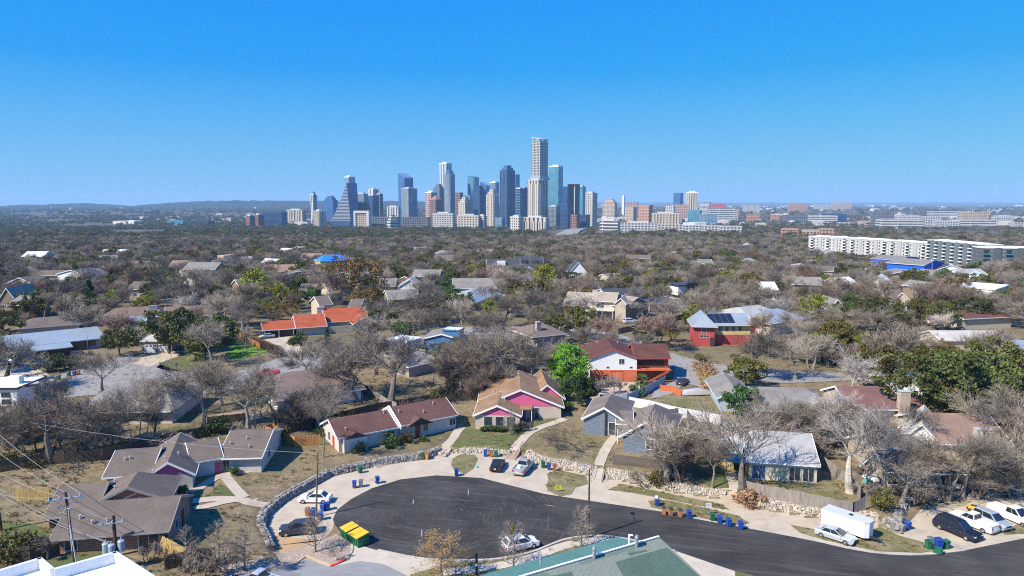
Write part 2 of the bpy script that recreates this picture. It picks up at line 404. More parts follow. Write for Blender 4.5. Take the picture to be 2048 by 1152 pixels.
# apron, parking, gravel island below the bulb
drape('pavement', [(678,1064),(700,1080),(725,1092),(755,1101),(835,1118),(900,1122),(830,1160),(800,1230),(560,1230),(545,1152),(612,1116),(661,1133),(700,1120),(705,1100),(695,1085)], m_conc2, .006, 3)
drape('car_park', [(548,1141),(612,1117),(661,1134),(720,1122),(766,1128),(812,1150),(820,1240),(500,1240),(490,1165)], m_park, .016, 3)
drape('gravel_bed', [(545,1104),(600,1094),(650,1078),(672,1068),(693,1082),(704,1100),(700,1116),(662,1131),(612,1112),(560,1136),(500,1154),(430,1160),(440,1132),(510,1120)], m_gravel, .045, 2)
strip('kerb', [(500,1155),(560,1136),(612,1113),(640,1124),(661,1132)], .3, conc_mat('tan_kerb', (.5, .38, .24)), .0, h=.13, smooth=0)
strip('kerb', [(661,1133),(675,1128),(690,1119)], .32, M('red_kerb_paint', (.62, .06, .05), .7), .0, h=.14, smooth=1)
strip('kerb', [(694,1116),(704,1104),(705,1092),(698,1081),(688,1072)], .25, m_kerb, .0, h=.12)
strip('road_marking', [(574,1153),(600,1165),(640,1186)], .14, M('white_road_paint', (.75, .75, .72)), .02, smooth=0)
strip('road_marking', [(573,1153),(597,1162)], .14, M('white_road_paint', (.75, .75, .72)), .025, smooth=0)
drape('dirt_patch', [(552,1072),(600,1077),(640,1083),(655,1078),(600,1094),(562,1108),(548,1092)], m_sand, .035, 2)
for q in ([(937,980),(936,991)],[(827,1000),(826,1009)],[(844,1060),(843,1072)],[(1090,1010),(1110,1013)]): strip('road_marking', q, .09, M('chalk_survey_mark', (.42, .41, .4), .8), .045, smooth=0)
# verge islands and grass between the drives
ISL = [[(905,918),(921,909),(950,910),(956,918),(947,938),(930,948),(908,940),(902,930)],
       [(1094,948),(1110,941),(1135,944),(1172,952),(1176,968),(1150,976),(1143,989),(1120,993),(1097,982),(1092,972),(1097,962)],
       [(1245,968),(1300,980),(1350,990),(1440,1008),(1460,1020),(1400,1012),(1330,998),(1260,985),(1215,980)],
       [(1296,1002),(1330,1000),(1400,1014),(1470,1030),(1496,1044),(1488,1052),(1420,1040),(1325,1020),(1302,1014)],
       [(1580,1050),(1635,1060),(1690,1080),(1760,1054),(1800,1072),(1850,1086),(1905,1098),(1840,1106),(1759,1103),(1700,1092),(1640,1078),(1600,1066)],
       [(1995,1060),(2048,1046),(2120,1040),(2120,1060),(2048,1068),(2010,1070)]]
for q in ISL: drape('verge', q, m_verge, .05, 1.5)
drape('verge', [(1245,1081),(1198,1075),(1135,1082),(1096,1097),(1069,1109),(1000,1124),(900,1127),(820,1150),(830,1175),(930,1180),(1100,1150),(1260,1100),(1275,1088)], m_verge, .05, 2)
strip('footpath', [(880,1146),(960,1139),(1020,1128),(1070,1115),(1110,1098),(1150,1087),(1200,1081),(1250,1085)], 1.6, m_conc2, .09)
drape('pavement', [(1330,1098),(1356,1104),(1473,1144),(1600,1190),(1430,1230),(1380,1140)], m_conc2, .035, 3)
drape('verge', [(1470,1142),(1500,1150),(1560,1170),(1520,1190),(1470,1152)], m_lawn, .06, 2)
# lots: lawns, paths
drape('lawn', [(905,893),(925,862),(945,858),(985,872),(1040,866),(1045,880),(1022,909),(964,904),(922,903)], m_lawn, .07, 1.2)
drape('lawn', [(1062,846),(1100,838),(1124,840),(1080,858),(1065,860)], m_lawn, .07, 1.2)
drape('lawn', [(1384,955),(1402,905),(1440,925),(1470,960),(1476,972),(1430,984)], m_lawn, .07, 1.5)
drape('lawn', [(1500,972),(1630,968),(1668,960),(1690,1000),(1600,990),(1520,986)], m_verge, .07, 1.5)
drape('lawn', [(0,1040),(70,1050),(110,1080),(60,1100),(0,1090)], m_lawn, .07, 2)
drape('lawn', [(95,1118),(190,1102),(215,1110),(120,1150),(60,1150)], m_lawn, .07, 2)
drape('lawn', [(392,1006),(440,1000),(400,990)], m_lawn, .07, 1.5)
drape('lawn', [(412,992),(440,968),(470,985),(478,996),(440,996)], m_lawn, .07, 1.5)
drape('lawn', [(452,712),(462,682),(505,680),(545,700),(500,714),(470,722)], m_bright, .1, 2)
drape('lawn', [(312,735),(345,712),(388,716),(420,730),(380,745),(330,742)], m_lawn, .1, 2)
drape('lawn', [(315,862),(360,852),(395,858),(360,880),(318,885)], m_lawn, .1, 2)
strip('footpath', [(1193,951),(1200,925),(1208,905),(1222,882),(1232,872)], 1.7, m_conc, .09)
strip('footpath', [(1028,905),(1040,885),(1055,868),(1080,855),(1110,846),(1130,838)], 1.7, m_conc, .09)
strip('footpath', [(888,903),(905,880),(915,862),(925,855)], 1.6, m_conc, .09)
strip('footpath', [(385,1003),(430,998),(480,999),(505,1008),(540,1022)], 1.7, m_conc, .09)
strip('footpath', [(445,950),(458,962),(470,978),(488,996)], 1.6, m_conc, .11)
strip('footpath', [(388,1018),(420,1012),(450,1004),(478,1000)], 1.4, m_conc, .10)
strip('footpath', [(330,992),(385,985),(440,950),(500,942)], 1.5, m_conc, .08)
strip('footpath', [(1460,945),(1468,965),(1470,985),(1462,1000)], 1.6, m_conc, .09)
# streets farther back
ROADS = [[(60,775),(110,752),(150,742),(210,722),(255,708),(300,722),(345,738),(400,750),(470,745),(540,722),(620,705),(700,705),(720,722),(640,738),(560,765),(400,790),(200,790),(80,800)],
         [(1085,650),(1130,648),(1235,668),(1300,690),(1360,712),(1420,728),(1560,742),(1700,745),(1760,735),(1740,760),(1560,768),(1400,752),(1330,730),(1250,700),(1180,682),(1100,665)],
         [(770,690),(900,655),(985,655),(1085,650),(1100,665),(960,672),(900,676),(800,700)],
         [(1640,692),(1900,674),(2060,690),(2060,712),(1900,690),(1650,706)]]
for q in ROADS: drape('road', q, m_road, .10, 4)
drape('driveway', [(1350,735),(1400,742),(1440,770),(1430,782),(1372,768),(1340,790),(1300,800),(1310,780),(1345,765)], m_road, .14, 3)
drape('driveway', [(285,712),(345,700),(360,712),(300,735),(265,728)], m_conc, .14, 3)
drape('driveway', [(528,680),(590,672),(598,690),(612,716),(585,722),(565,700)], m_conc, .14, 3)
drape('dirt_patch', [(1180,765),(1290,765),(1285,790),(1230,808),(1150,795)], conc_mat('pale_patio', (.48, .36, .26)), .12, 2.5)
drape('verge', [(1295,806),(1340,785),(1425,812),(1440,835),(1390,832),(1300,812)], m_verge, .12, 2.5)
drape('verge', [(1140,690),(1215,690),(1225,710),(1150,705)], m_verge, .12, 3)
drape('driveway', [(0,745),(50,730),(90,745),(110,760),(60,772),(0,775)], m_conc, .12, 3)
drape('dirt_patch', [(430,830),(520,812),(560,830),(470,850)], m_dirt, .12, 3)

# highway into downtown and its traffic lane lines are far: a pale strip
def world_strip(name, pts, w, mat, off=.5):
    return strip(name, pts, w, mat, off, px=False, smooth=1, step=30)
hx = [(xat(1128, 1350), 1350), (xat(1140, 1900), 1900), (xat(1160, 2300), 2300), (xat(1185, 2900), 2900), (xat(1195, 3900), 3900)]
world_strip('road', hx, 46, m_road, 3.0)
# hills on the horizon
def hills():
    m_h = N('wooded_hills'); v = m_h.coord(); c = m_h.mix(m_h.ramp(m_h.noise(v, .004, 6, .7), .4, .62), (.026, .036, .026), (.045, .05, .04))
    c = m_h.mix(m_h.ramp(m_h.noise(v, .02, 4, .8), .5, .7), c, (.015, .022, .014)); m_h.base(c, .95, 0, .1); m_h = m_h.m
    def ridge(top, Y, depth, seed, x0, x1):
        rs = random.Random(seed); xs = [x0 + (x1 - x0) * i / 160 for i in range(161)]
        rows = []; prof = [(-.55, 0), (-.38, .25), (-.24, .5), (-.1, .8), (0, 1), (.2, .8), (.5, .3), (.8, 0)]
        vs = []; kx = [t[0] for t in top]; ky = [t[1] for t in top]
        for k, (dy, f) in enumerate(prof):
            for i, x in enumerate(xs):
                yy = float(np.interp(x, kx, ky)) + .6 * math.sin(x * .21 + seed) + .4 * math.sin(x * .077 * seed) + rs.uniform(-.35, .35)
                zt = zat(x, yy, Y); y = Y + dy * depth + rs.uniform(-.04, .04) * depth
                vs.append((xat(x, Y), y, -60 + (zt + 60) * max(0, f + rs.uniform(-.06, .06) * (0 < f < 1))))
        n = len(xs); fs = [(k * n + i, k * n + i + 1, (k + 1) * n + i + 1, (k + 1) * n + i) for k in range(len(prof) - 1) for i in range(n - 1)]
        m = MB(); m.add(vs, fs); o = m.build('hills', m_h, smooth=True); o['kind'] = 'structure'
    ridge([(-500,415),(0,416),(40,414),(60,410),(100,410),(150,408),(180,406),(200,410),(260,413),(300,410),(350,405),(430,402),(520,401),(660,402),(830,402),(900,406),(1000,410)], 8200, 2600, 3, -500, 1000)
    ridge([(-500,428),(0,424),(60,421),(130,424),(250,430),(330,424),(420,420),(520,417),(620,417),(720,420),(800,428)], 6000, 2200, 5, -500, 800)
    ridge([(700,407),(1200,405),(1400,405),(1600,406),(1900,405),(2100,406),(2700,405)], 22000, 5000, 8, 700, 2700)
hills()
# ------------------------------------------------------------------ houses
m_white = M('white_paint', (.78, .77, .74), .6, .05); m_cream = M('cream_wall', (.62, .54, .38), .8, .1, .8)
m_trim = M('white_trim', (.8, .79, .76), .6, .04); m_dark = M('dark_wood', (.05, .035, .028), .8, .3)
m_glass = M('window_glass', (.035, .05, .06), .12, .4, .6, 0, .6); m_frame = M('window_frame', (.6, .59, .56), .5, .05)
m_blackf = M('black_frame', (.03, .03, .03), .5, .1)
m_wbrick = brick('whitewashed_brick', (.58, .52, .46), (.5, .44, .39), (.6, .56, .5)); m_pbrick = brick('pinkish_cream_brick', (.55, .44, .36), (.5, .39, .31), (.56, .5, .44))
m_bbrick = brick('blue_grey_brick', (.17, .21, .27), (.12, .155, .21), (.2, .235, .28), .9, .3); m_rbrick = brick('red_brick', (.34, .13, .075), (.25, .09, .06), (.4, .33, .27))
m_gbrick = brick('rosy_grey_brick', (.42, .34, .31), (.34, .27, .25), (.45, .4, .36)); m_tbrick = brick('tan_brick', (.47, .38, .28), (.4, .31, .22), (.5, .44, .36))
m_pink = M('pink_siding', (.62, .12, .25), .7, .08, .6, stretch=(.3, .3, 8)); m_metal = M('pale_metal_roof', (.36, .4, .4), .4, .1, .4, .3)
m_steel = M('galvanised_steel', (.42, .44, .45), .4, .15, 3, .6); m_pipe = M('vent_pipe', (.55, .54, .52), .5, .15, 3, .2)
r_tan = shingle('rusty_tan_shingles', (.3, .185, .105), .5, (.15, .085, .05)); r_maroon = shingle('maroon_shingles', (.135, .068, .055), .4)
r_brown = shingle('brown_shingles', (.165, .13, .105), .6); r_grey = shingle('grey_brown_shingles', (.2, .165, .135), .45, (.12, .095, .075))
r_tile = shingle('terracotta_roof', (.36, .085, .036), .3); r_pale = shingle('pale_grey_shingles', (.4, .39, .37), .6, (.24, .235, .22))
r_dark = shingle('charcoal_shingles', (.06, .066, .075), .4); r_dkgrey = shingle('dark_grey_shingles', (.12, .105, .092), .45, (.075, .065, .058))
r_mid = shingle('mid_grey_shingles', (.24, .22, .195), .4, (.16, .14, .12)); r_wine = shingle('red_brown_roof', (.115, .048, .036), .35); r_terra = shingle('faded_terracotta_shingles', (.28, .185, .135), .5)
r_flat = M('flat_white_roof', (.7, .7, .68), .7, .08, .3); r_bone = shingle('bone_shingles', (.5, .46, .4), .4)
OCC = []      # footprints kept clear of scattered trees: (x, y, radius, front clearance)
LAND = []     # landmarks for labels: (phrase, x, y)
class Wing:
    def __init__(w, h, A, B, depth, H, roof=None, rise=1.6, style='v', ov=.42, wall=None, rmat=None, gable=None, hip=(0, 0), base=None, lift=0.0, trim=None, eave=True, sink=.8):
        w.h = h; A = G(*A) if len(A) == 2 else Vector(A); B = G(*B) if len(B) == 2 else Vector(B)
        d = Vector((B.x - A.x, B.y - A.y, 0)); w.L = d.length; w.u = d.normalized(); w.v = Vector((-w.u.y, w.u.x, 0)); w.D = depth; w.H = H
        z0 = min(A.z, B.z) if base is None else base
        w.O = Vector((A.x, A.y, z0 + lift)); w.rise = rise; w.style = style
        if h.root is None: h.start(w)
        wm, rm, tm = wall or h.wall, rmat or h.roof, trim or h.trim
        OCC.append((*(w.P(w.L / 2, depth / 2, 0).xy), max(w.L, depth) * .55 + 1.0, depth * .5 + H * 1.0))
        m = MB(); lo = -sink if lift == 0 else 0; L, D = w.L, w.D; P = w.P
        if style == 'flat':
            m.obox(P(0, 0, lo), w.u * L, w.v * D, (0, 0, H - lo)); w.wallo = m.build('wall', wm, h.root)
            r = MB(); r.obox(P(-ov, -ov, H + .003), w.u * (L + 2 * ov), w.v * (D + 2 * ov), (0, 0, .28)); w.roofo = r.build('roof', rm, h.root)
            f = MB()
            for a0, b0, la, lb in ((-ov - .05, -ov - .05, L + 2 * ov + .1, .12), (-ov - .05, D + ov - .07, L + 2 * ov + .1, .12)): f.obox(P(a0, b0, H - .06), w.u * la, w.v * lb, (0, 0, .42))
            for a0 in (-ov - .05, L + ov - .07): f.obox(P(a0, -ov + .07, H - .06), w.u * .12, w.v * (D + 2 * ov - .14), (0, 0, .42))
            f.build('fascia', tm, w.roofo); return
        th = .2
        if style in ('v', 'u'):
            Lg, Dg = (L, D) if style == 'v' else (D, L)         # gable width and ridge length
            Q = (lambda a, b, c: P(a, b, c)) if style == 'v' else (lambda a, b, c: P(b, a, c))
            ext = w.v if style == 'v' else w.u
            s = rise / (Lg / 2); hf, hb = hip
            if not (hf or hb):
                m.prism([Q(0, 0, lo), Q(Lg, 0, lo), Q(Lg, 0, H), Q(Lg / 2, 0, H + rise - .02), Q(0, 0, H)], ext * Dg)
                w.wallo = m.build('wall', wm, h.root)
                r = MB(); og = .35; top = [(-ov, H - ov * s), (Lg / 2, H + rise), (Lg + ov, H - ov * s)]
                sec = [Q(a, -og, c + th) for a, c in top] + [Q(a, -og, c + .02) for a, c in reversed(top)]
                r.prism(sec, ext * (Dg + 2 * og)); w.roofo = r.build('roof', rm, h.root)
                f = MB()
                for bb in (-og - .07, Dg + og):
                    for k in (0, 1):
                        (a0, c0), (a1, c1) = top[k], top[k + 1]
                        f.prism([Q(a0, bb, c0 - .1), Q(a1, bb, c1 - .1), Q(a1, bb, c1 + th + .04), Q(a0, bb, c0 + th + .04)], ext * .07)
                if eave:
                    for a in (-ov - .08, Lg + ov): f.prism([Q(a, -og, H - ov * s - .02), Q(a + .08, -og, H - ov * s - .02), Q(a + .08, -og, H - ov * s + th - .02), Q(a, -og, H - ov * s + th - .02)], ext * (Dg + 2 * og))
                f.build('fascia', tm, w.roofo)
                if gable:
                    for bb in (-.03, Dg): g = MB(); g.prism([Q(.02, bb, H + .02), Q(Lg - .02, bb, H + .02), Q(Lg / 2, bb, H + rise - .03)], ext * .03); g.build('gable', gable, h.root)
            else:
                m.obox(P(0, 0, lo), w.u * L, w.v * D, (0, 0, H - lo))
                if not hf: m.prism([Q(.0, 0, H), Q(Lg, 0, H), Q(Lg / 2, 0, H + rise - .03)], ext * .3)
                w.wallo = m.build('wall', wm, h.root)
                og0 = ov if hf else .3; og1 = ov if hb else .3
                i0 = -og0 + hf; i1 = Dg + og1 - hb
                if i1 < i0 + .3: i0 = i1 = (i0 + i1) / 2; i0 -= .15; i1 += .15
                e = H - ov * s
                r = MB(); top = [Q(-ov, -og0, e), Q(Lg + ov, -og0, e), Q(Lg + ov, Dg + og1, e), Q(-ov, Dg + og1, e)]
                r.add([p + Vector((0, 0, .02)) for p in top] + [p + Vector((0, 0, th)) for p in top] + [Q(Lg / 2, i0, H + rise + th), Q(Lg / 2, i1, H + rise + th)],
                      [(1, 2, 6, 5), (2, 3, 7, 6), (3, 0, 4, 7), (5, 6, 9, 8), (6, 7, 9), (7, 4, 8, 9)] + ([(0, 1, 5, 4), (4, 5, 8), (3, 2, 1, 0)] if hf else []))
                w.roofo = r.build('roof', rm, h.root)
                f = MB()
                if not hf:
                    bb = -.42
                    for a0, c0, a1, c1 in ((-ov, e, Lg / 2, H + rise), (Lg / 2, H + rise, Lg + ov, e)): f.prism([Q(a0, bb, c0 - .1), Q(a1, bb, c1 - .1), Q(a1, bb, c1 + th + .04), Q(a0, bb, c0 + th + .04)], ext * .07)
                else: f.obox(Q(-ov, -og0 - .06, e - .02), Q(Lg + ov, -og0, e) - Q(-ov, -og0, e), ext * .06, (0, 0, .2))
                for a in (-ov - .07, Lg + ov): f.prism([Q(a, -og0, e), Q(a + .07, -og0, e), Q(a + .07, -og0, e + .19), Q(a, -og0, e + .19)], ext * (Dg + og0 + og1))
                f.build('fascia', tm, w.roofo)
        elif style in ('shed', 'shedb'):                         # one slope, falling to the front ('shed') or to the back
            h0, h1 = (H, H + rise) if style == 'shed' else (H + rise, H)
            m.prism([P(0, 0, lo), P(0, D, lo), P(0, D, h1), P(0, 0, h0)], w.u * L); w.wallo = m.build('wall', wm, h.root)
            s = (h1 - h0) / D; r = MB()
            r.prism([P(-ov, -ov, h0 - s * ov + .02), P(-ov, D + ov, h1 + s * ov + .02), P(-ov, D + ov, h1 + s * ov + .2), P(-ov, -ov, h0 - s * ov + .2)], w.u * (L + 2 * ov))
            w.roofo = r.build('roof', rm, h.root)
            f = MB(); f.obox(P(-ov, -ov - .07, h0 - s * ov), w.u * (L + 2 * ov), w.v * .07, (0, 0, .22))
            for a in (-ov - .07, L + ov): f.prism([P(a, -ov, h0 - s * ov), P(a, D + ov, h1 + s * ov), P(a, D + ov, h1 + s * ov + .23), P(a, -ov, h0 - s * ov + .23)], w.u * .07)
            f.build('fascia', tm, w.roofo)
    def P(w, a, b, c): return w.O + w.u * a + w.v * b + Vector((0, 0, c))
    def face(w, f):
        if f == 'f': return (lambda s, o, c: w.P(s, -o, c)), w.u, -w.v
        if f == 'r': return (lambda s, o, c: w.P(w.L + o, s, c)), w.v, w.u
        if f == 'l': return (lambda s, o, c: w.P(-o, w.D - s, c)), -w.v, -w.u
        return (lambda s, o, c: w.P(w.L - s, w.D + o, c)), -w.u, w.v
    def win(w, f, s, z, ww, hh, frame=None, mull=1, name='window', glass=None):
        q, a, n = w.face(f); fr = MB(); t = .09
        fr.obox(q(s - t, 0, z - t), a * (ww + 2 * t), n * .05, (0, 0, t)); fr.obox(q(s - t, 0, z + hh), a * (ww + 2 * t), n * .05, (0, 0, t))
        for x in (s - t, s + ww): fr.obox(q(x, 0, z), a * t, n * .05, (0, 0, hh))
        for i in range(mull): fr.obox(q(s + ww * (i + 1) / (mull + 1) - .03, .03, z), a * .06, n * .03, (0, 0, hh))
        fo = fr.build(name, frame or w.h.frame, w.h.root)
        g = MB(); g.obox(q(s, -.05, z), a * ww, n * .08, (0, 0, hh)); g.build('pane', glass or m_glass, fo); return fo
    def panel(w, f, s, z, ww, hh, mat, name='door', d=.06):
        q, a, n = w.face(f); g = MB(); g.obox(q(s, -.02, z), a * ww, n * (d + .02), (0, 0, hh)); o = g.build(name, mat, w.h.root)
        if name == 'door':
            k = MB(); k.obox(q(s + ww * .85, d, z + 1), a * .06, n * .05, (0, 0, .12)); k.build('handle', m_steel, o)
        return o
    def chim(w, a, b, z, sx, sy, mat, z0=-.5):
        m = MB(); m.obox(w.P(a, b, z0), w.u * sx, w.v * sy, (0, 0, z - z0)); o = m.build('chimney', mat, w.roofo)
        c = MB(); c.obox(w.P(a - .08, b - .08, z), w.u * (sx + .16), w.v * (sy + .16), (0, 0, .12)); c.build('chimney_cap', m_pipe, w.h.root); return o
    def vents(w, n=3, seed=1, mat=None):
        rs = random.Random(seed)
        for i in range(n):
            if w.style == 'v': a, b = w.L * rs.choice((rs.uniform(.15, .4), rs.uniform(.6, .85))), w.D * rs.uniform(.1, .9); t = abs(a - w.L / 2) / (w.L / 2)
            else: a, b = w.L * rs.uniform(.1, .9), w.D * rs.uniform(.1, .42); t = abs(b - w.D / 2) / (w.D / 2)
            z = w.H + w.rise * (1 - t); m = MB(); m.tube(w.P(a, b, z), w.P(a, b, z + .6), .09, n=6); m.tube(w.P(a, b, z + .58), w.P(a, b, z + .68), .16, n=6); m.build('roof_vent', mat or m_pipe, w.roofo)
    def box(w, name, a, b, c, sa, sb, sc, mat, parent=None):
        m = MB(); m.obox(w.P(a, b, c), w.u * sa, w.v * sb, (0, 0, sc)); return m.build(name, mat, parent or w.h.root)
class House:
    def __init__(h, label, wall, roof, name='house', cat='house', trim=None, frame=None, group=None, phrase=None):
        h.label, h.wall, h.roof, h.name, h.cat, h.trim, h.frame, h.group = label, wall, roof, name, cat, trim or m_trim, frame or m_frame, group; h.root = None; h.phrase = phrase
    def start(h, w):
        h.root = empty(h.name, w.O, 0, h.label, h.cat, h.group); LAND.append((h.phrase or h.label, w.O.x + w.L / 2, w.O.y + w.D / 2, w))
    def wing(h, *a, **k): return Wing(h, *a, **k)

# pink gabled house, centre of the cul-de-sac
h = House('ranch house with pink gables under a rusty tan roof', m_pbrick, r_tan, phrase='the pink gabled house')
w = h.wing((951,858),(1039,859), 9, 2.7, rise=1.75, gable=m_pink, style='v'); w.vents(1, 4)
for i in range(3): w.win('f', 1.6 + i * 2.1, .7, 1.5, 1.7, mull=0)
w2 = h.wing((960,838),(1122,836), 15, 2.7, rise=3.2, gable=m_pink, style='v', base=w.O.z, ov=.6); w2.vents(2, 8)
w2.win('f', w2.L * .62, .3, 1.6, 2.1, mull=1); w2.win('r', 5, .9, 1.4, 1.2)
w3 = h.wing((1062,818),(1126,816), 12, 2.7, rise=2.6, gable=m_pink, style='v', base=w.O.z + .1); w3.vents(2, 3)
w2.panel('f', w2.L * .5, 0, 1.0, 2.1, M('pink_door', (.4, .08, .16), .6))
w2.box('porch_roof', w2.L * .42, -2.6, 2.75, 3.4, 2.5, .18, r_tan); w2.box('porch_post', w2.L * .42 + 3.2, -2.5, -.6, .14, .14, 3.3, m_trim)

# long white brick house with maroon roof
h = House('long white brick house with a maroon roof and red shutter', m_wbrick, r_maroon, phrase='the long maroon roofed house')
w = h.wing((678,905),(799,881), 8.5, 2.6, rise=1.9, style='u'); w.vents(2, 2)
w.win('f', 1.2, .5, 1.1, 1.5); w.win('f', 2.5, .5, 1.1, 1.5); w.win('f', w.L * .8, .8, 1.1, 1.3); w.panel('l', 5.4, 0, .9, 2.1, M('red_shutter', (.55, .03, .04), .5), 'door'); w.win('l', 3.2, .8, .9, 1.4)
g = MB(); g.prism([w.P(.7, -1.0, 2.35), w.P(4.6, -1.0, 2.35), w.P(2.65, -1.0, 3.25)], w.v * 4); g.build('porch_roof', r_maroon, w.roofo)
w.box('screen_porch', .6, -1.0, -.6, 4.0, .95, 2.9, m_wbrick); 
b = h.wing((800,881),(911,857), 8.5, 2.75, rise=2.05, style='u'); b.vents(3, 6)
b.panel('f', 3.0, 0, 1.0, 2.1, M('brick_red_door', (.3, .05, .04), .6)); b.win('f', 4.6, .9, .9, 1.3); b.win('f', 10, .9, 1.2, 1.2)
g = MB(); g.prism([b.P(1.0, -.9, 2.4), b.P(6.2, -.9, 2.4), b.P(3.6, -.9, 3.7)], b.v * 4.5); po = g.build('porch_roof', r_maroon, b.roofo)
g = MB(); g.prism([b.P(1.5, -.93, 2.44), b.P(5.7, -.93, 2.44), b.P(3.6, -.93, 3.5)], b.v * .02); g.build('gable', m_dark, po)
p = MB(); p.prism([b.P(-.2, -.75, 2.2), b.P(-.2, 4.25, 4.6), b.P(-.2, 9.2, 2.2), b.P(-.2, 9.2, 2.75), b.P(-.2, 4.25, 5.3), b.P(-.2, -.75, 2.75)], b.u * .28); p.build('parapet', m_trim, h.root)

# blue-grey brick house
h = House('blue-grey brick house with twin front gables', m_bbrick, r_grey, frame=m_frame, phrase='the blue-grey brick house')
w = h.wing((1168,868),(1248,874), 13, 3.0, rise=2.1, style='v', hip=(0, 5), ov=.5)
w.win('f', w.L * .62, .3, 1.1, 2.2, mull=0); w.box('pilaster', w.L * .52, -.16, -.6, .35, .18, 4.9, m_blackf); w.box('pilaster', w.L * .80, -.16, -.6, .35, .18, 4.0, m_blackf); w.vents(1, 3)
w2 = h.wing((1246,904),(1335,914), 15, 2.8, rise=2.5, style='v', hip=(0, 5), ov=.7, base=w.O.z)
for s in (.52, .78): w2.win('f', w2.L * s, .8, 1.35, 1.7, frame=m_trim, mull=1)
w2.vents(2, 5); w3 = h.wing((1235,878),(1262,879), 8, 2.8, rise=1.0, style='u', base=w.O.z, ov=.3)
w.box('porch_roof', w.L * .86, -3.2, 2.6, 2.4, 3.2, .14, r_grey); w.box('porch_post', w.L * .88, -3.1, -.6, .14, .14, 3.2, m_trim)

# brown-roofed ranch with white brick, left of the bulb
h = House('low whitewashed ranch with brown roof and pink gable end', m_wbrick, r_brown, phrase='the whitewashed ranch')
w = h.wing((442,944),(523,945), 13, 2.6, rise=1.9, style='u', ov=.6); w.win('f', .4, .5, .9, 1.7); w.win('r', 4, .9, 1.2, 1.2); w.vents(3, 12)
w2 = h.wing((292,984),(386,977), 13, 2.6, rise=1.9, style='v', base=w.O.z, gable=m_pink, ov=.5); w2.vents(4, 2); w2.win('r', 5, .2, .9, 2.1); w2.win('r', 7.5, .8, .9, 1.4)
w3 = h.wing((214,975),(300,972), 11, 2.5, rise=1.7, style='u', base=w.O.z, ov=.6); w3.vents(2, 3)
w4 = h.wing((388,955),(444,946), 9, 2.6, rise=1.7, style='u', base=w.O.z, ov=.2); w4.panel('f', 3, 0, 1.0, 2.1, M('pink_door', (.4, .08, .16), .6))

# near red brick house with grey-brown roof
h = House('red brick ranch under a weathered grey-brown roof near power pole', m_rbrick, r_brown, phrase='the red brick ranch')
w = h.wing((114,1106),(338,1097), 9.5, 2.6, rise=1.8, style='u', ov=.7, trim=M('grey_trim', (.3, .28, .26), .7)); w.vents(3, 4)
w.win('f', .9, .8, 1.3, 1.3); w.win('f', w.L * .73, .1, 2.2, 2.1, mull=1, frame=m_frame); w.panel('r', 5.8, 0, 1.0, 2.1, m_dark); w.win('r', 3.0, .9, 1.2, 1.2)
A = w.P(.8, 8.2, 0); B = w.P(9.6, 8.8, 0)
w2 = h.wing(tuple(A), tuple(B), 7.5, 2.7, rise=2.0, style='v', base=w.O.z, ov=.6, trim=M('grey_trim', (.3, .28, .26), .7), hip=(0, 3)); w2.vents(3, 9)
A = w.P(-3.6, 6.8, 0); B = w.P(1.6, 6.8, 0)
w3 = h.wing(tuple(A), tuple(B), 9, 2.4, rise=1.9, style='u', base=w.O.z, ov=.6, wall=m_dark, trim=M('grey_trim', (.3, .28, .26), .7))

# white and orange two-storey house
m_orange = M('orange_siding', (.58, .15, .07), .75, .1, .7); m_rust = M('rust_red_siding', (.3, .075, .045), .75, .12, .7)
h = House('white over orange two-storey house with red-brown gable roof', m_white, r_wine, trim=M('rust_trim', (.33, .08, .05), .7), phrase='the white and orange house')
w = h.wing((1180,762),(1273,762), 13, 5.4, rise=1.9, style='v', ov=.9); w.vents(2, 3)
w.box('lower_cladding', -.03, -.05, -.6, w.L + .1, .05, 3.2, m_orange); w.win('f', w.L * .62, 4.0, 1.1, 1.1); w.win('f', w.L * .46, .1, 2.6, 2.1, mull=1); w.win('f', w.L * .35, 3.0, .6, .35, mull=0); w.win('f', w.L * .85, 3.0, .6, .35, mull=0)
w2 = h.wing(tuple(w.P(w.L + .02, 1.5, 0)), tuple(w.P(w.L + 7.5, 1.5, 0)), 10, 5.3, rise=1.9, style='u', wall=m_rust, base=w.O.z, ov=.9)
w2.box('balcony_recess', .1, -.04, 2.9, 6.4, .05, 2.2, m_dark); w2.box('balcony', -.1, -2.2, 2.55, 7.8, 2.2, .18, m_orange)  # flat dark panel on the wall: the recess's shade put into colour
r = MB()
for i in range(14): r.obox(w2.P(.1 + i * .55, -2.15, 2.73), w2.u * .06, w2.v * .06, (0, 0, .9))
r.obox(w2.P(-.1, -2.18, 3.6), w2.u * 7.8, w2.v * .1, (0, 0, .08)); r.build('railing', m_rust, h.root)
w2.panel('r', 1.0, 0, 2.6, 2.3, M('grey_garage_door', (.45, .42, .4), .6), 'garage_door'); w2.panel('r', 4.4, 0, 2.6, 2.3, M('grey_garage_door', (.45, .42, .4), .6), 'garage_door')
st = MB()
for i in range(12): st.obox(w2.P(6.5 - i * .38, -3.6, 2.45 - i * .2), w2.u * .4, w2.v * 1.2, (0, 0, .12))
st.prism([w2.P(6.9, -3.65, 2.5), w2.P(6.9, -3.65, 2.85), w2.P(2.2, -3.65, .35), w2.P(2.2, -3.65, 0)], w2.v * .06); st.build('stair', m_rust, h.root)

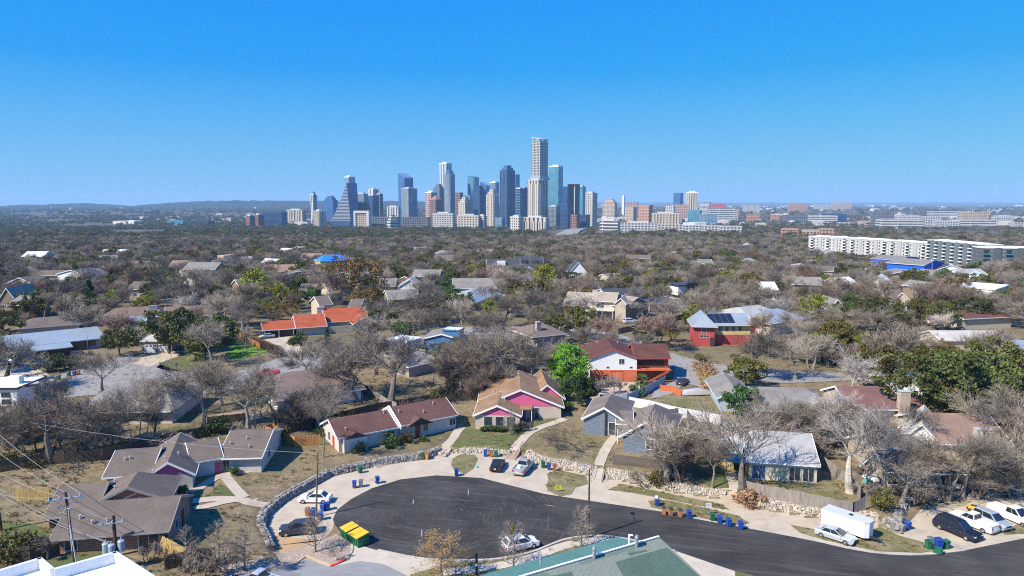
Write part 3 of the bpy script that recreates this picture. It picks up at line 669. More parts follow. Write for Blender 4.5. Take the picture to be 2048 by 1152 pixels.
# terracotta-roofed ranch with carport
h = House('pale brick ranch with a bright terracotta roof and open carport', M('pale_wall', (.5, .44, .36), .8, .1, .6), r_tile, phrase='the terracotta roofed ranch')
w = h.wing((594,672),(652,668), 13, 2.8, rise=2.4, style='u', ov=.9); w.vents(2, 2)
c0 = w.P(-9.5, .5, 0); c1 = w.P(-.6, .5, 0)
c = h.wing(tuple(c0), tuple(c1), 8, 2.5, rise=1.7, style='u', ov=.6, wall=m_dark, base=w.O.z); c.box('carport_post', .2, -.35, -.5, .25, .25, 3.0, m_white); c.box('carport_post', 4.2, -.35, -.5, .25, .25, 3.0, m_white); c.box('carport_post', 8.4, -.35, -.5, .25, .25, 3.0, m_white)  # carport stands open: its dark solid walls are painted shade under the roof
e = h.wing(tuple(w.P(w.L + 1, 6, 0)), tuple(w.P(w.L + 14, 6, 0)), 14, 3.0, rise=2.8, style='u', base=w.O.z, ov=.9); e.chim(-2, 6, 6.6, 2.2, 1.2, m_gbrick)
e2 = h.wing(tuple(w.P(w.L + 9, 0, 0)), tuple(w.P(w.L + 15, 0, 0)), 7, 2.8, rise=1.6, style='v', base=w.O.z, ov=.8)
w.box('garden_wall', w.L, .1, -.5, 9, .35, 2.6, m_tbrick)

# long house with pale metal roof, far left
h = House('long rosy brick house with a pale blue metal roof', m_gbrick, m_metal, phrase='the long metal roofed house')
w = h.wing((22,716),(204,695), 9.5, 2.7, rise=1.5, style='shed', ov=.8, trim=m_metal); w.win('f', w.L * .28, .8, 2.2, 1.5, frame=m_blackf, mull=1); w.win('f', w.L * .55, .3, 6.5, 2.1, frame=m_blackf, mull=5); w.win('f', w.L * .82, .9, 2.2, 1.3, frame=m_blackf); w.panel('l', 3, 0, 2.4, 3.6, m_white, 'panel')
c = h.wing(tuple(w.P(w.L * .22, -6.5, 0)), tuple(w.P(w.L * .6, -6.5, 0)), 4.5, 2.5, rise=.4, style='shed', wall=m_dark, rmat=m_metal, base=w.O.z - .3, ov=.5, trim=m_metal)

# brown house with chimney and the garage in front of it
h = House('sprawling brown roofed house with stone chimney behind live oaks', m_tbrick, shingle('warm_brown_shingles', (.2, .135, .1), .5), phrase='the brown house with stone chimney')
w = h.wing((208,655),(330,648), 13, 3.0, rise=2.2, style='u', hip=(4, 4), ov=.9); w.vents(2, 4); w.box('cooler_box', w.L * .72, 4, 3.8, 2.6, 1.6, 2.0, m_steel, w.roofo)
w2 = h.wing((330,652),(448,646), 12, 3.2, rise=2.2, style='u', ov=.9); w2.chim(w2.L * .74, -1.4, 6.6, 1.6, 1.2, m_gbrick); w2.win('f', 2, .8, 3, 1.6, mull=2)
w3 = h.wing((248,660),(292,657), 7, 2.7, rise=.9, style='u', rmat=m_metal, ov=.8)
h = House('tan brick garage with two white panelled doors', m_tbrick, r_bone, name='garage', cat='garage', phrase='the tan brick garage')
w = h.wing((284,706),(344,704), 8, 3.1, style='flat', ov=.3)
for s in (.08, .55): 
    d = w.panel('f', w.L * s, 0, w.L * .38, 2.3, m_white, 'garage_door'); q = MB()
    for i in range(4): q.obox(w.P(w.L * s + .4 + i * .95, -.1, 1.75), w.u * .6, w.v * .02, (0, 0, .3))
    q.build('pane', m_glass, d)

# white flat-roofed house at the left edge
h = House('white flat roofed modern house with black roof edge', m_white, r_flat, trim=m_blackf, name='modern_house', phrase='the white flat roofed house')
w = h.wing((-60,812),(36,811), 9, 3.4, style='flat', ov=.3); w.win('f', w.L * .68, 1.8, 1.6, .8, frame=m_blackf); w.win('f', w.L * .68, .4, 1.6, .8, frame=m_blackf)
w2 = h.wing((34,806),(78,800), 9, 3.2, style='flat', ov=.3, base=w.O.z); w.box('roof_unit', w.L * .6, 3, 3.7, 2.4, 1.6, 1.5, m_white)
h = House('small white house with deck behind red-brown fence', m_white, r_flat, name='cottage', phrase='the small white cottage'); h.wing((-40,752),(22,748), 9, 3.2, rise=1.2, style='u')
h = House('low brown roofed house behind the metal roofed one', m_tbrick, r_brown, phrase='the low brown roofed house'); h.wing((40,676),(160,666), 12, 2.8, rise=2.0, style='u', hip=(4, 4))

# grey hipped house screened by bare trees
h = House('wide grey hip roofed house screened by bare trees', m_wbrick, r_mid, phrase='the wide grey roofed house')
w = h.wing((150,851),(345,847), 15, 2.7, rise=3.1, style='u', hip=(5, 5), ov=.8); w.win('f', w.L * .7, .8, 2, 1.2); w.vents(2, 2)
# brown roofed house with white walls behind the fence
h = House('white walled house with a broad brown hip roof behind bare trees', m_white, shingle('taupe_shingles', (.19, .14, .115), .5), phrase='the white walled brown roofed house')
w = h.wing((556,826),(722,801), 17, 2.7, rise=2.9, style='u', hip=(4, 1), ov=.9); w.win('f', w.L * .3, .9, 1.6, 1.1); w.panel('f', w.L * .55, .2, 2.2, 2.2, m_trim, 'panel'); w.vents(2, 5)
# grey two-storey in the middle of the bare trees
h = House('grey sided two-storey house behind bare brown trees', M('grey_siding', (.24, .225, .21), .8, .1, 1, stretch=(.3, .3, 9)), shingle('taupe_shingles', (.19, .14, .115), .5), phrase='the grey two-storey house')
w = h.wing((1068,711),(1128,704), 12, 5.2, rise=1.9, style='u', hip=(4, 4), ov=.8); w.chim(2, 2, 8.4, 1.2, 1.0, m_gbrick); w2 = h.wing((960,712),(1070,711), 12, 2.8, rise=2.2, style='u', ov=.8, wall=m_wbrick); w2.win('f', 3, .8, 3, 1.4, mull=2); w2.box('cooler_box', w2.L * .1, 4, 3.6, 2, 1.6, 1.7, m_steel, w2.roofo)
# blue house
m_blue = M('blue_siding', (.05, .16, .34), .7, .1, 1, stretch=(.3, .3, 9))
h = House('blue sided house with low gable and boxy tower', m_blue, r_mid, phrase='the blue sided house')
w = h.wing((848,700),(920,702), 11, 3.2, rise=1.3, style='v', ov=.6); w2 = h.wing((886,699),(918,701), 4, 5.4, style='flat', ov=.15, rmat=r_flat, trim=m_blue); w.win('f', 1.5, .8, 1.6, 1.2)
h = House('pale blue-grey shed wall with flat top beside blue house', M('pale_blue_siding', (.36, .42, .47), .7, .08), r_flat, name='shed', cat='shed', phrase='the pale blue shed'); h.wing((775,702),(815,708), 6, 3.2, style='flat', ov=.1)
h = House('weathered grey shed with tilted roof under bare trees', m_gbrick, r_mid, name='shed', cat='shed', phrase='the weathered grey shed'); h.wing((818,755),(880,740), 7, 2.3, rise=.9, style='shed', ov=.3)
h = House('low grey outbuilding with flat roof near turquoise pool cover', m_gbrick, r_mid, name='shed', cat='shed', phrase='the low outbuilding'); h.wing((790,735),(850,722), 6, 2.4, style='flat', ov=.2)

# tan two-storey with balcony
m_tan = M('tan_stucco', (.52, .44, .33), .8, .08, .6); m_tan2 = M('brown_siding', (.24, .18, .13), .8, .1, .6)
h = House('tan two-storey house with white balcony and stone chimney', m_tan, shingle('tan_shingles', (.36, .295, .225), .4), phrase='the tan balcony house')
w = h.wing((1128,626),(1200,630), 13, 3.4, rise=3.6, style='u', ov=.9); w.chim(w.L * .8, -.9, 9.0, 1.9, 1.2, m_tbrick)
w2 = h.wing((1184,636),(1230,638), 11, 6.4, rise=2.2, style='u', ov=.8, base=w.O.z); w2.box('balcony', -.2, -2.6, 3.1, w2.L, 2.5, .2, m_white); w2.win('f', 1.5, 3.6, 2.6, 2.0, frame=m_trim); w2.win('f', 1.5, .3, 2.6, 2.0, frame=m_trim)
r = MB()
for i in range(18): r.obox(w2.P(-.2 + i * w2.L / 18, -2.6, 3.3), w2.u * .08, w2.v * .08, (0, 0, 1.0))
r.obox(w2.P(-.2, -2.62, 4.2), w2.u * w2.L, w2.v * .12, (0, 0, .12)); r.build('railing', m_trim, h.root)
for s in (.1, .5, .95): w2.box('porch_post', w2.L * s - .3, -2.6, -.6, .3, .3, 3.7, m_trim)
w3 = h.wing((1230,641),(1251,642), 12, 6.2, rise=1.6, style='v', ov=.4, base=w.O.z); w4 = h.wing((1251,641),(1296,632), 11, 5.0, rise=2.4, style='v', ov=.6, base=w.O.z, wall=m_tan2); w4.win('f', w4.L * .5, 2.9, 1.3, 1.8, frame=m_trim)
# dark-roofed neighbours
h = House('white house with low charcoal gable roof and strip windows', m_white, r_dark, phrase='the charcoal roofed white house'); w = h.wing((1216,610),(1300,606), 13, 3.4, rise=2.3, style='u', ov=.7)
for i in range(5): w.win('f', w.L * (.5 + .09 * i), .9, 1.6, 1.8, frame=m_blackf)
h = House('open white patio pavilion with charcoal hip roof', m_white, r_dark, name='pavilion', cat='pavilion', phrase='the patio pavilion')
w = h.wing((1298,622),(1356,622), 9, 3.0, rise=1.5, style='u', hip=(4, 4), ov=.9, wall=m_dark);  # dark block fills the open pavilion, its colour standing for the shade inside
for s in (0, .33, .66, 1): w.box('column', w.L * s - .25, -.8, -.6, .45, .45, 3.6, m_white)
h = House('white two-storey modern house with a black box volume', m_white, r_flat, name='modern_house', trim=m_blackf, phrase='the black and white modern house')
w = h.wing((1360,610),(1428,606), 12, 3.3, style='flat', ov=.6, rmat=r_dark); w2 = h.wing(tuple(w.P(1.0, 3, 0)), tuple(w.P(10, 3, 0)), 8, 7.4, style='flat', ov=.5, base=w.O.z, rmat=r_dark); w2.box('black_volume', 3.6, -1.0, 3.4, 4.6, 1.0, 5.0, m_blackf); w.box('deck', 1, -4, -.5, 8, 3.6, 1.0, M('red_deck', (.33, .09, .06), .7))

# red and yellow two-storey with solar panels
m_red = M('red_siding', (.42, .07, .065), .75, .1, .7); m_yel = M('yellow_siding', (.6, .46, .2), .75, .08, .7)
h = House('red and yellow two-storey house with solar panels on metal roof', m_red, m_metal, trim=M('pale_trim', (.5, .54, .54), .6), phrase='the red and yellow solar house')
w = h.wing((1388,692),(1428,693), 11, 6.3, rise=2.6, style='v', hip=(3, 3), ov=.8)
w2 = h.wing((1428,690),(1500,690), 11, 6.0, rise=2.2, style='u', ov=.8, base=w.O.z, wall=m_yel); w2.box('lower_cladding', -.02, -.06, -.6, w2.L + .1, .06, 3.6, m_red)
for s in (.12, .3, .48, .66): w2.win('f', w2.L * s, 4.0, .9, 1.4)
w2.win('f', w2.L * .25, .8, 1.4, 1.3); w.win('f', 2.0, 3.9, 1.2, 1.3); w.win('f', 1.6, 2.6, 2.6, .6, mull=2); w.panel('f', 4.4, 0, 1.3, 2.6, m_dark)
sp = MB(); s_ = 2.2 / 5.5
for i in range(4):
    for j in range(2):
        a0, b0 = -1.0 + i * 1.75, .3 + j * 2.4
        sp.prism([w2.P(a0, b0, 6.0 + s_ * b0 + .28), w2.P(a0 + 1.65, b0, 6.0 + s_ * b0 + .28), w2.P(a0 + 1.65, b0 + 2.3, 6.0 + s_ * (b0 + 2.3) + .28), w2.P(a0, b0 + 2.3, 6.0 + s_ * (b0 + 2.3) + .28)], (0, 0, .06))
sp.build('solar_panel', M('solar_panel', (.02, .025, .04), .2, .2, 1, .2), w2.roofo)
w3 = h.wing((1540,672),(1606,662), 13, 4.0, rise=2.6, style='u', hip=(5, 5), ov=.9, wall=m_tan); w4 = h.wing((1500,668),(1560,660), 14, 5.2, rise=2.0, style='u', hip=(3, 3), ov=.7, rmat=shingle('pale_grey_shingles', (.46, .5, .52)))

# houses on the slope right of the road
h = House('long low grey roofed house with pale teal fascia behind thicket', m_gbrick, r_mid, trim=M('teal_trim', (.45, .62, .62), .6), phrase='the low grey roofed house')
w = h.wing((1490,846),(1668,852), 14, 2.8, rise=2.2, style='u', hip=(0, 4), ov=.8); w2 = h.wing((1440,822),(1502,824), 14, 2.8, rise=1.3, style='v', ov=.8, wall=M('pale_blue_siding', (.36, .42, .47), .7, .08)); w2.win('f', 2, .6, 2.2, 1.6)
h = House('maroon roofed house with a tall tan brick chimney', m_tbrick, shingle('plum_shingles', (.19, .1, .085), .45), phrase='the brick chimney house')
w = h.wing((1698,845),(1806,846), 12, 2.9, rise=2.3, style='u', ov=.8); w.chim(w.L - 1.4, -1.3, 6.2, 1.8, 1.3, m_tbrick); w2 = h.wing((1806,846),(1862,842), 9, 2.7, rise=1.2, style='u', wall=m_dark, ov=.7, base=w.O.z)
w.box('gable_wall', -.5, -1.5, 0, .2, 7, 2.8, m_white)
h = House('cream stucco house with pale silvery shingle roof', m_cream, r_pale, phrase='the silvery roofed cream house')
w = h.wing((1497,958),(1633,966), 13.5, 2.9, rise=2.5, style='u', ov=.4, hip=(0, 0)); w.win('f', w.L * .6, .3, 1.5, 1.9); w.win('f', w.L * .8, .3, 1.5, 1.9); w.win('f', w.L * .05, .2, 1.9, 2.0, glass=M('blue_pane', (.06, .1, .2), .15)); w.vents(2, 9)
w2 = h.wing((1438,938),(1478,944), 13, 2.9, rise=2.4, style='u', ov=.5, base=w.O.z + .3, wall=M('yellow_stucco', (.62, .46, .2), .8, .08)); w2.panel('f', 2.2, 0, 1.1, 2.1, m_dark)
g = MB(); g.prism([w2.P(1.2, -2.6, 2.1), w2.P(4.4, -2.6, 2.1), w2.P(4.4, 0, 2.9), w2.P(1.2, 0, 2.9)], (0, 0, .14)); g.build('porch_roof', M('teal_metal', (.1, .19, .2), .4, .1, 2, .4), h.root); w2.box('porch_post', 1.3, -2.5, -.6, .13, .13, 2.7, M('orange_post', (.5, .27, .1), .7)); w2.box('porch_post', 4.2, -2.5, -.6, .13, .13, 2.7, M('orange_post', (.5, .27, .1), .7))
h = House('tan stone house with dark mottled roof behind bare trees', m_tbrick, r_dkgrey, phrase='the tan stone house')
w = h.wing((1770,974),(1922,982), 14, 2.9, rise=3.0, style='u', hip=(0, 5), ov=.7)
for s in (.03, .18, .72, .86): w.win('f', w.L * s, .7, 1.4, 1.9, frame=m_trim)
w2 = h.wing((1728,955),(1770,966), 13, 2.8, rise=1.8, style='v', ov=.6, wall=m_tbrick, base=w.O.z); w2.vents(1, 2)
u_ = MB(); u_.obox(w.P(w.L * .88, -.7, .6), w.u * .9, w.v * .7, (0, 0, .6)); u_.build('air_conditioner', m_pipe, h.root)
h = House('faded terracotta roofed house with bone gable beside bare trees', m_cream, r_terra, phrase='the faded terracotta house')
w = h.wing((1870,918),(2016,924), 14, 3.0, rise=2.6, style='u', ov=.7); w2 = h.wing((1808,905),(1872,917), 12, 2.9, rise=2.4, style='v', rmat=r_bone, ov=.5, wall=m_white); w.chim(w.L * .5, -1.0, 5.4, 3.0, 1.2, m_wbrick)
h = House('pale metal roofed house glimpsed through dark live oaks', m_white, m_metal, phrase='the house among the live oaks'); w = h.wing((1850,808),(1950,800), 12, 3.0, rise=2.0, style='u', ov=.6); w = h.wing((1952,790),(2030,780), 11, 3.0, rise=1.8, style='u', ov=.6)
h = House('pale sloped roof house right behind the tall oaks', m_tan, r_bone, phrase='the bone roofed house'); h.wing((1880,700),(2010,700), 10, 2.8, rise=1.6, style='u', ov=.6)
h = House('flat maroon roofed low building behind oaks', m_tan, r_maroon, phrase='the flat maroon building'); h.wing((1925,660),(2022,655), 14, 3.6, rise=1.4, style='u', ov=.6)
h = House('small orange roofed house between dark oaks', m_tan, r_terra, phrase='the small orange roofed house'); h.wing((1765,648),(1812,644), 10, 3.0, rise=1.6, style='u')
h = House('pale blue roofed house at the edge near oak trunks', m_white, m_metal, phrase='the pale blue roofed house'); h.wing((2035,730),(2130,725), 12, 3.0, rise=1.8, style='u')

# middle distance
def far_house(label, A, B, depth, H, rise, style, wall, roof, phrase=None, hip=(0, 0), name='house', wins=2, **k):
    h = House(label, wall, roof, name=name, phrase=phrase or label); w = h.wing(A, B, depth, H, rise=rise, style=style, hip=hip, ov=.6, **k)
    for i in range(wins): w.win('f', w.L * (i + .6) / (wins + .2) - .7, H * .35, 1.4, 1.4, frame=m_trim)
    return h, w
m_dkblue = M('slate_siding', (.3, .31, .33), .7, .1)
far_house('grey roofed house with white gable and barn-shaped dormer', (906,592),(992,592), 16, 3.6, 3.4, 'u', m_white, r_mid, 'the barn dormer house')
h, w = far_house('black roofed farmhouse with white dormer window', (975,556),(1040,556), 14, 6, 5.0, 'u', m_white, r_dark, 'the black roofed farmhouse', wins=3); w.box('dormer', w.L * .3, 1.5, 7.4, 5, 4, 2.6, m_white)
h, w = far_house('slate farmhouse with twin dark dormers and steep gable', (1030,552),(1086,552), 14, 6, 5.5, 'u', m_dkblue, r_dark, 'the slate farmhouse', wins=2); w.box('dormer', w.L * .2, 1.5, 7.6, 4, 4, 2.2, r_dark); w.box('dormer', w.L * .6, 1.5, 7.6, 4, 4, 2.2, r_dark)
far_house('narrow white cottage with steep gable among trees', (1140,575),(1172,575), 12, 8, 5, 'v', m_white, r_dark, 'the narrow white cottage', wins=1)
far_house('white gable end with dark roof below slate farmhouse', (1040,580),(1078,580), 10, 5, 3.5, 'v', m_white, r_dark, 'the small white gable')
far_house('pale silver metal hip roofed house with white walls', (872,618),(945,622), 13, 3, 2.4, 'u', m_white, m_metal, 'the silver hip roofed house', hip=(5, 5))
far_house('broad pale blue metal roofed house behind the olive tree', (938,612),(1012,606), 15, 3, 2.6, 'u', m_cream, m_metal, 'the broad metal roofed house', hip=(6, 6))
far_house('grey roofed two-storey house with white garage and dark gable', (778,625),(838,622), 13, 5, 2.4, 'u', m_tan2, r_mid, 'the grey two-storey by the terracotta ranch')
far_house('white gabled house with pale roof behind grey two-storey', (800,600),(840,600), 11, 6, 2.6, 'v', m_white, r_pale, 'the white gabled house')
h, w = far_house('yellow house under bright blue tarpaulin roof', (642,548),(700,546), 13, 8.5, 3, 'u', m_yel, M('blue_tarp', (.03, .2, .75), .5, .1), 'the blue tarp house', hip=(5, 5), wins=3)
h, w = far_house('rusty roofed house with rows of solar panels', (826,572),(884,568), 12, 3, 2.2, 'u', m_tan2, r_maroon, 'the solar panel house')
sp = MB()
for i in range(6): sp.prism([w.P(w.L * (.1 + .13 * i), 1, 3.9), w.P(w.L * (.2 + .13 * i), 1, 3.9), w.P(w.L * (.2 + .13 * i), 4, 5.0), w.P(w.L * (.1 + .13 * i), 4, 5.0)], (0, 0, .1))
sp.build('solar_panel', M('violet_solar_panel', (.05, .05, .2), .2), w.roofo)
far_house('slate roofed house with cream chimney in the wood', (1222,575),(1272,572), 13, 4, 2.6, 'u', m_tan, r_mid, 'the cream chimney house')
far_house('white house with broad porch amid distant trees', (46,535),(88,535), 14, 8, 3, 'u', m_white, r_flat, 'the white porch house')
far_house('tan A-shaped gable roof at the wood edge', (-6,622),(40,622), 14, 2.5, 6, 'v', m_tan2, shingle('tan_shingles', (.36, .295, .225)), 'the tan steep gable')
h = House('long curved tan building with flat roof', m_tan, r_flat, name='school_building', cat='building', phrase='the flat tan building'); w = h.wing((428,535),(532,528), 18, 5, style='flat', ov=1.2); w.box('roof_block', w.L * .25, 4, 5.3, 12, 6, 4, M('salmon_wall', (.5, .33, .24)))
h = House('white flat roofed low building among bare trees', m_white, r_flat, name='building', cat='building', phrase='the white flat building'); h.wing((1893,596),(1988,604), 22, 5, style='flat', ov=.3)
rsx = random.Random(5)
bits = [(200,512,22,'p'),(232,516,24,'w'),(120,530,20,'g'),(300,518,36,'t'),(340,512,28,'w'),(560,512,30,'w'),(600,508,24,'g'),(806,506,26,'d'),(836,512,30,'w'),(880,520,34,'g'),(1330,520,30,'o'),(1350,512,40,'g'),(1580,545,32,'w'),(1600,520,28,'g'),
        (1700,560,26,'w'),(1680,590,34,'w'),(1740,580,30,'w'),(60,560,20,'g'),(160,565,26,'g'),(260,600,40,'t'),(600,600,28,'t'),(660,612,26,'t'),(730,566,22,'g'),(760,590,30,'g'),(1400,540,26,'g'),(1460,560,26,'t'),(1530,600,24,'w'),
        (1060,560,24,'g'),(1290,560,20,'t'),(1850,600,30,'g'),(1930,575,28,'w'),(1790,620,24,'t'),(1660,640,26,'g'),(640,640,24,'t'),(480,600,26,'g'),(20,640,30,'g'),(700,640,20,'t'),(1500,505,24,'t'),(1480,500,22,'w'),(520,540,28,'w')]
bm_ = {'p': (m_white, r_pale), 'w': (m_white, r_flat), 'g': (m_tan2, r_mid), 't': (m_tan, r_brown), 'd': (m_white, r_dark), 'o': (m_tan, r_terra)}
bw_ = {'p': 'pale roofed', 'w': 'white roofed', 'g': 'grey roofed', 't': 'brown roofed', 'd': 'charcoal roofed', 'o': 'orange roofed'}
for i, (x, y, wd, c) in enumerate(bits):
    near = min(LAND, key=lambda L: math.hypot(L[1] - G(x, y).x, L[2] - G(x, y).y))[0] if i < 100 else ''
    sz = 'small' if wd < 25 else 'mid-sized' if wd < 31 else 'wide'
    far_house(f'{sz} {bw_[c]} house half hidden by trees near {near}', (x, y), (x + wd, y + rsx.choice((-2, 0, 1))), 11, rsx.uniform(4, 5.6), rsx.uniform(1.8, 2.8), rsx.choice('uuv'), *bm_[c], phrase='a')[0].root['group'] = f'{sz} {bw_[c]} houses near {near}'
    LAND.pop()
for i in range(70):
    y = 484 + 118 * rsx.random() ** .9; x = rsx.uniform(10, 2000); p = G(x, y); wd = rsx.uniform(12, 18) / p.y * FPX
    if any(abs(p.x + 7 - a) < r + 10 and abs(p.y - b) < r + 14 for a, b, r, f in OCC): continue
    c = rsx.choice('pwggttdogt'); nr = min(LAND, key=lambda L: math.hypot(L[1] - p.x, L[2] - p.y))[0]; lb = f'{bw_[c]} house deep among trees near {nr}'
    far_house(lb, (x, y), (x + wd, y + rsx.choice((-1, 0, 1))), rsx.uniform(9, 13), rsx.uniform(4, 6.5), rsx.uniform(1.8, 3), rsx.choice('uuv'), *bm_[c], phrase='a')[0].root['group'] = f'{bw_[c]} houses deep among trees near {nr}'; LAND.pop()
# ------------------------------------------------------------------ retaining walls, fences, hedges
def stone_mat(name, c1, c2):
    k = N(name); at = k.n('Attribute', attribute_name='tone'); v = k.coord()
    c = k.mix(at.outputs['Fac'], c1, c2); c = k.mix(k.math('MULTIPLY', k.ramp(k.noise(v, 3, 5, .75), .5, .75), .5), c, mul(c1, .4))
    k.base(c, .92, 0, .2); k.bump(k.noise(v, 5, 4), .5, .05); return k.m
m_stg = stone_mat('grey_field_stone', (.15, .135, .12), (.38, .35, .31)); m_stw = stone_mat('white_limestone', (.3, .25, .195), (.52, .455, .37))
def stones(label, pts, mat, hts, seed, size=.3, rows=4, jitter=.1, name='retaining_wall', slope=.1):
    rs = random.Random(seed); P = resample([Vector((*flat(*p), 0)) for p in pts], .3); m = MB(); tone = []
    L = 0; S = [0]
    for a, b in zip(P, P[1:]): L += (b - a).length; S.append(L)
    def at(s):
        i = max(0, min(len(S) - 2, next((k for k in range(len(S) - 1) if S[k + 1] >= s), len(S) - 2)))
        f = (s - S[i]) / max(S[i + 1] - S[i], 1e-6); d = (P[i + 1] - P[i]).normalized(); return P[i] + (P[i + 1] - P[i]) * f, d
    zr = 0; h_ = hts / rows
    for r in range(rows + 1):
        s = rs.uniform(0, size)
        while s < L:
            w = size * rs.uniform(.6, 1.7); p, d = at(min(s + w / 2, L)); n = Vector((-d.y, d.x, 0)); hh = h_ * rs.uniform(.8, 1.35); dp = rs.uniform(.45, .7)
            off = slope * r + rs.uniform(-jitter, jitter) * .6 + (.35 if r == rows else 0); z = r * h_ - .08 + rs.uniform(-.05, .05)
            if r == rows: hh *= .5
            ang = rs.uniform(-.2, .2) * (jitter * 8); u = (d * math.cos(ang) + n * math.sin(ang)); v = Vector((-u.y, u.x, 0))
            o = p - u * w / 2 + n * (off - .12) + Vector((0, 0, z)); a, b, c = u * w * .96, v * dp, Vector((0, 0, hh)); q = .17
            j = lambda: Vector((rs.uniform(-1, 1), rs.uniform(-1, 1), rs.uniform(-1, 1))) * w * .09
            k0 = len(m.f)
            m.add([o + j(), o + a + j(), o + a + b + j(), o + b + j(), o + a * q + b * q + c + j(), o + a * (1 - q) + b * q + c + j(), o + a * (1 - q) + b * (1 - q) + c + j(), o + a * q + b * (1 - q) + c + j()],
                  [(3, 2, 1, 0), (4, 5, 6, 7), (0, 1, 5, 4), (1, 2, 6, 5), (2, 3, 7, 6), (3, 0, 4, 7)])
            tone += [rs.random()] * (len(m.f) - k0); s += w
    for a, b in zip(P[::2], P[2::2] + [P[-1]]):
        d = b - a; L_ = d.length
        if L_ < .05: continue
        n = Vector((-d.y, d.x, 0)) / L_; k0 = len(m.f); m.prism([a + n * .12 + Vector((0, 0, -.1)), a + n * (.8 + slope * rows) + Vector((0, 0, -.1)), a + n * (.8 + slope * rows) + Vector((0, 0, hts * .93)), a + n * (.2 + slope * rows) + Vector((0, 0, hts * .9))], d); tone += [.25 + .2 * rs.random()] * (len(m.f) - k0)
    o = m.build(name, mat); at_ = o.data.attributes.new('tone', 'FLOAT', 'FACE'); at_.data.foreach_set('value', tone)
    return tag(o, label, 'wall')
stones('grey field stone retaining wall curving below the brown lawn', WALL_PX[1:10], m_stg, 1.05, 1)
stones('pale stone retaining wall below the maroon roofed house', WALL_PX[9:13], m_stg, 1.0, 2)
stones('low white rock edging below the pink gabled house lawn', WALL_PX[13:16], m_stw, .7, 3, .4, 2, .2)
stones('white limestone retaining wall below the dead curved tree', WALL_PX[16:20], m_stw, .95, 4, .28, 5, .12, slope=.16)
stones('tall white limestone wall below the slatted dark fence', WALL_PX[20:22], m_stw, 1.1, 5, .28, 6, .12, slope=.16)
stones('rough limestone wall beside the grey stone steps', WALL_PX[21:24], m_stw, .95, 6, .3, 4, .12)
stones('tumbled white rock bank below the weathered picket fence', WALL_PX[24:28], m_stw, 1.0, 7, .36, 5, .25, slope=.2)
stones('dry stacked stone corner beside the white cargo trailer', [(1759,1048),(1782,1060),(1800,1068),(1806,1050),(1810,1025),(1830,1008)], m_stg, 1.0, 8, .34, 4, .2)
stones('grey rock wall behind the parked pickups', WALL_PX[30:], m_stg, 1.0, 9, .5, 3, .25, slope=.25)
stones('loose white rocks beside the steps below the maroon roofed house', [(893,915),(905,905),(921,908),(936,909)], m_stw, .5, 10, .5, 2, .4, slope=.4)
def steps(label, a, b, w, n, mat, z0=0.0, rail=None):
    A = Vector((*flat(*a), 0)); B = G(*b); d = Vector((B.x - A.x, B.y - A.y, 0)); L = d.length; d.normalize(); v = Vector((-d.y, d.x, 0)); m = MB()
    root = empty('garden_steps', A, 0, label, 'steps')
    rise = max(B.z, .9) / n
    for i in range(n): m.obox(A + d * (L * i / n) - v * w / 2 + Vector((0, 0, -.2)), d * (L / n + .02), v * w, (0, 0, .2 + rise * (i + 1)))
    m.build('treads', mat, root)
    if rail:
        for sgn in (-1, 1):
            r = MB(); o = A + v * (sgn * w / 2)
            for i in range(0, n + 1, 2): r.tube(o + d * (L * i / n) + Vector((0, 0, rise * i)), o + d * (L * i / n) + Vector((0, 0, rise * i + .9)), .03, n=5)
            r.tube(o + Vector((0, 0, .9)), o + d * L + Vector((0, 0, rise * n + .9)), .03, n=5); r.build('handrail', rail, root)
steps('concrete steps up to the blue-grey house path', (1193,964), (1200,938), 1.7, 7, m_conc2, rail=m_blackf)
steps('wooden steps up to the pink gabled house path', (1020,919), (1037,890), 1.8, 9, M('tan_timber', (.36, .27, .19), .8), rail=m_blackf)
steps('narrow steps beside white rocks by the long maroon roofed house', (885,912), (902,884), 1.6, 7, m_conc)
steps('grey stone steps beside the tree stump', (1460,1004), (1457,976), 2.4, 6, m_conc)
steps('short concrete steps down to the dark crossover car', (550,1020), (505,1001), 1.6, 8, m_conc)
steps('timber steps set in rocks below the screen porch', (762,934), (735,914), 1.5, 9, m_conc)

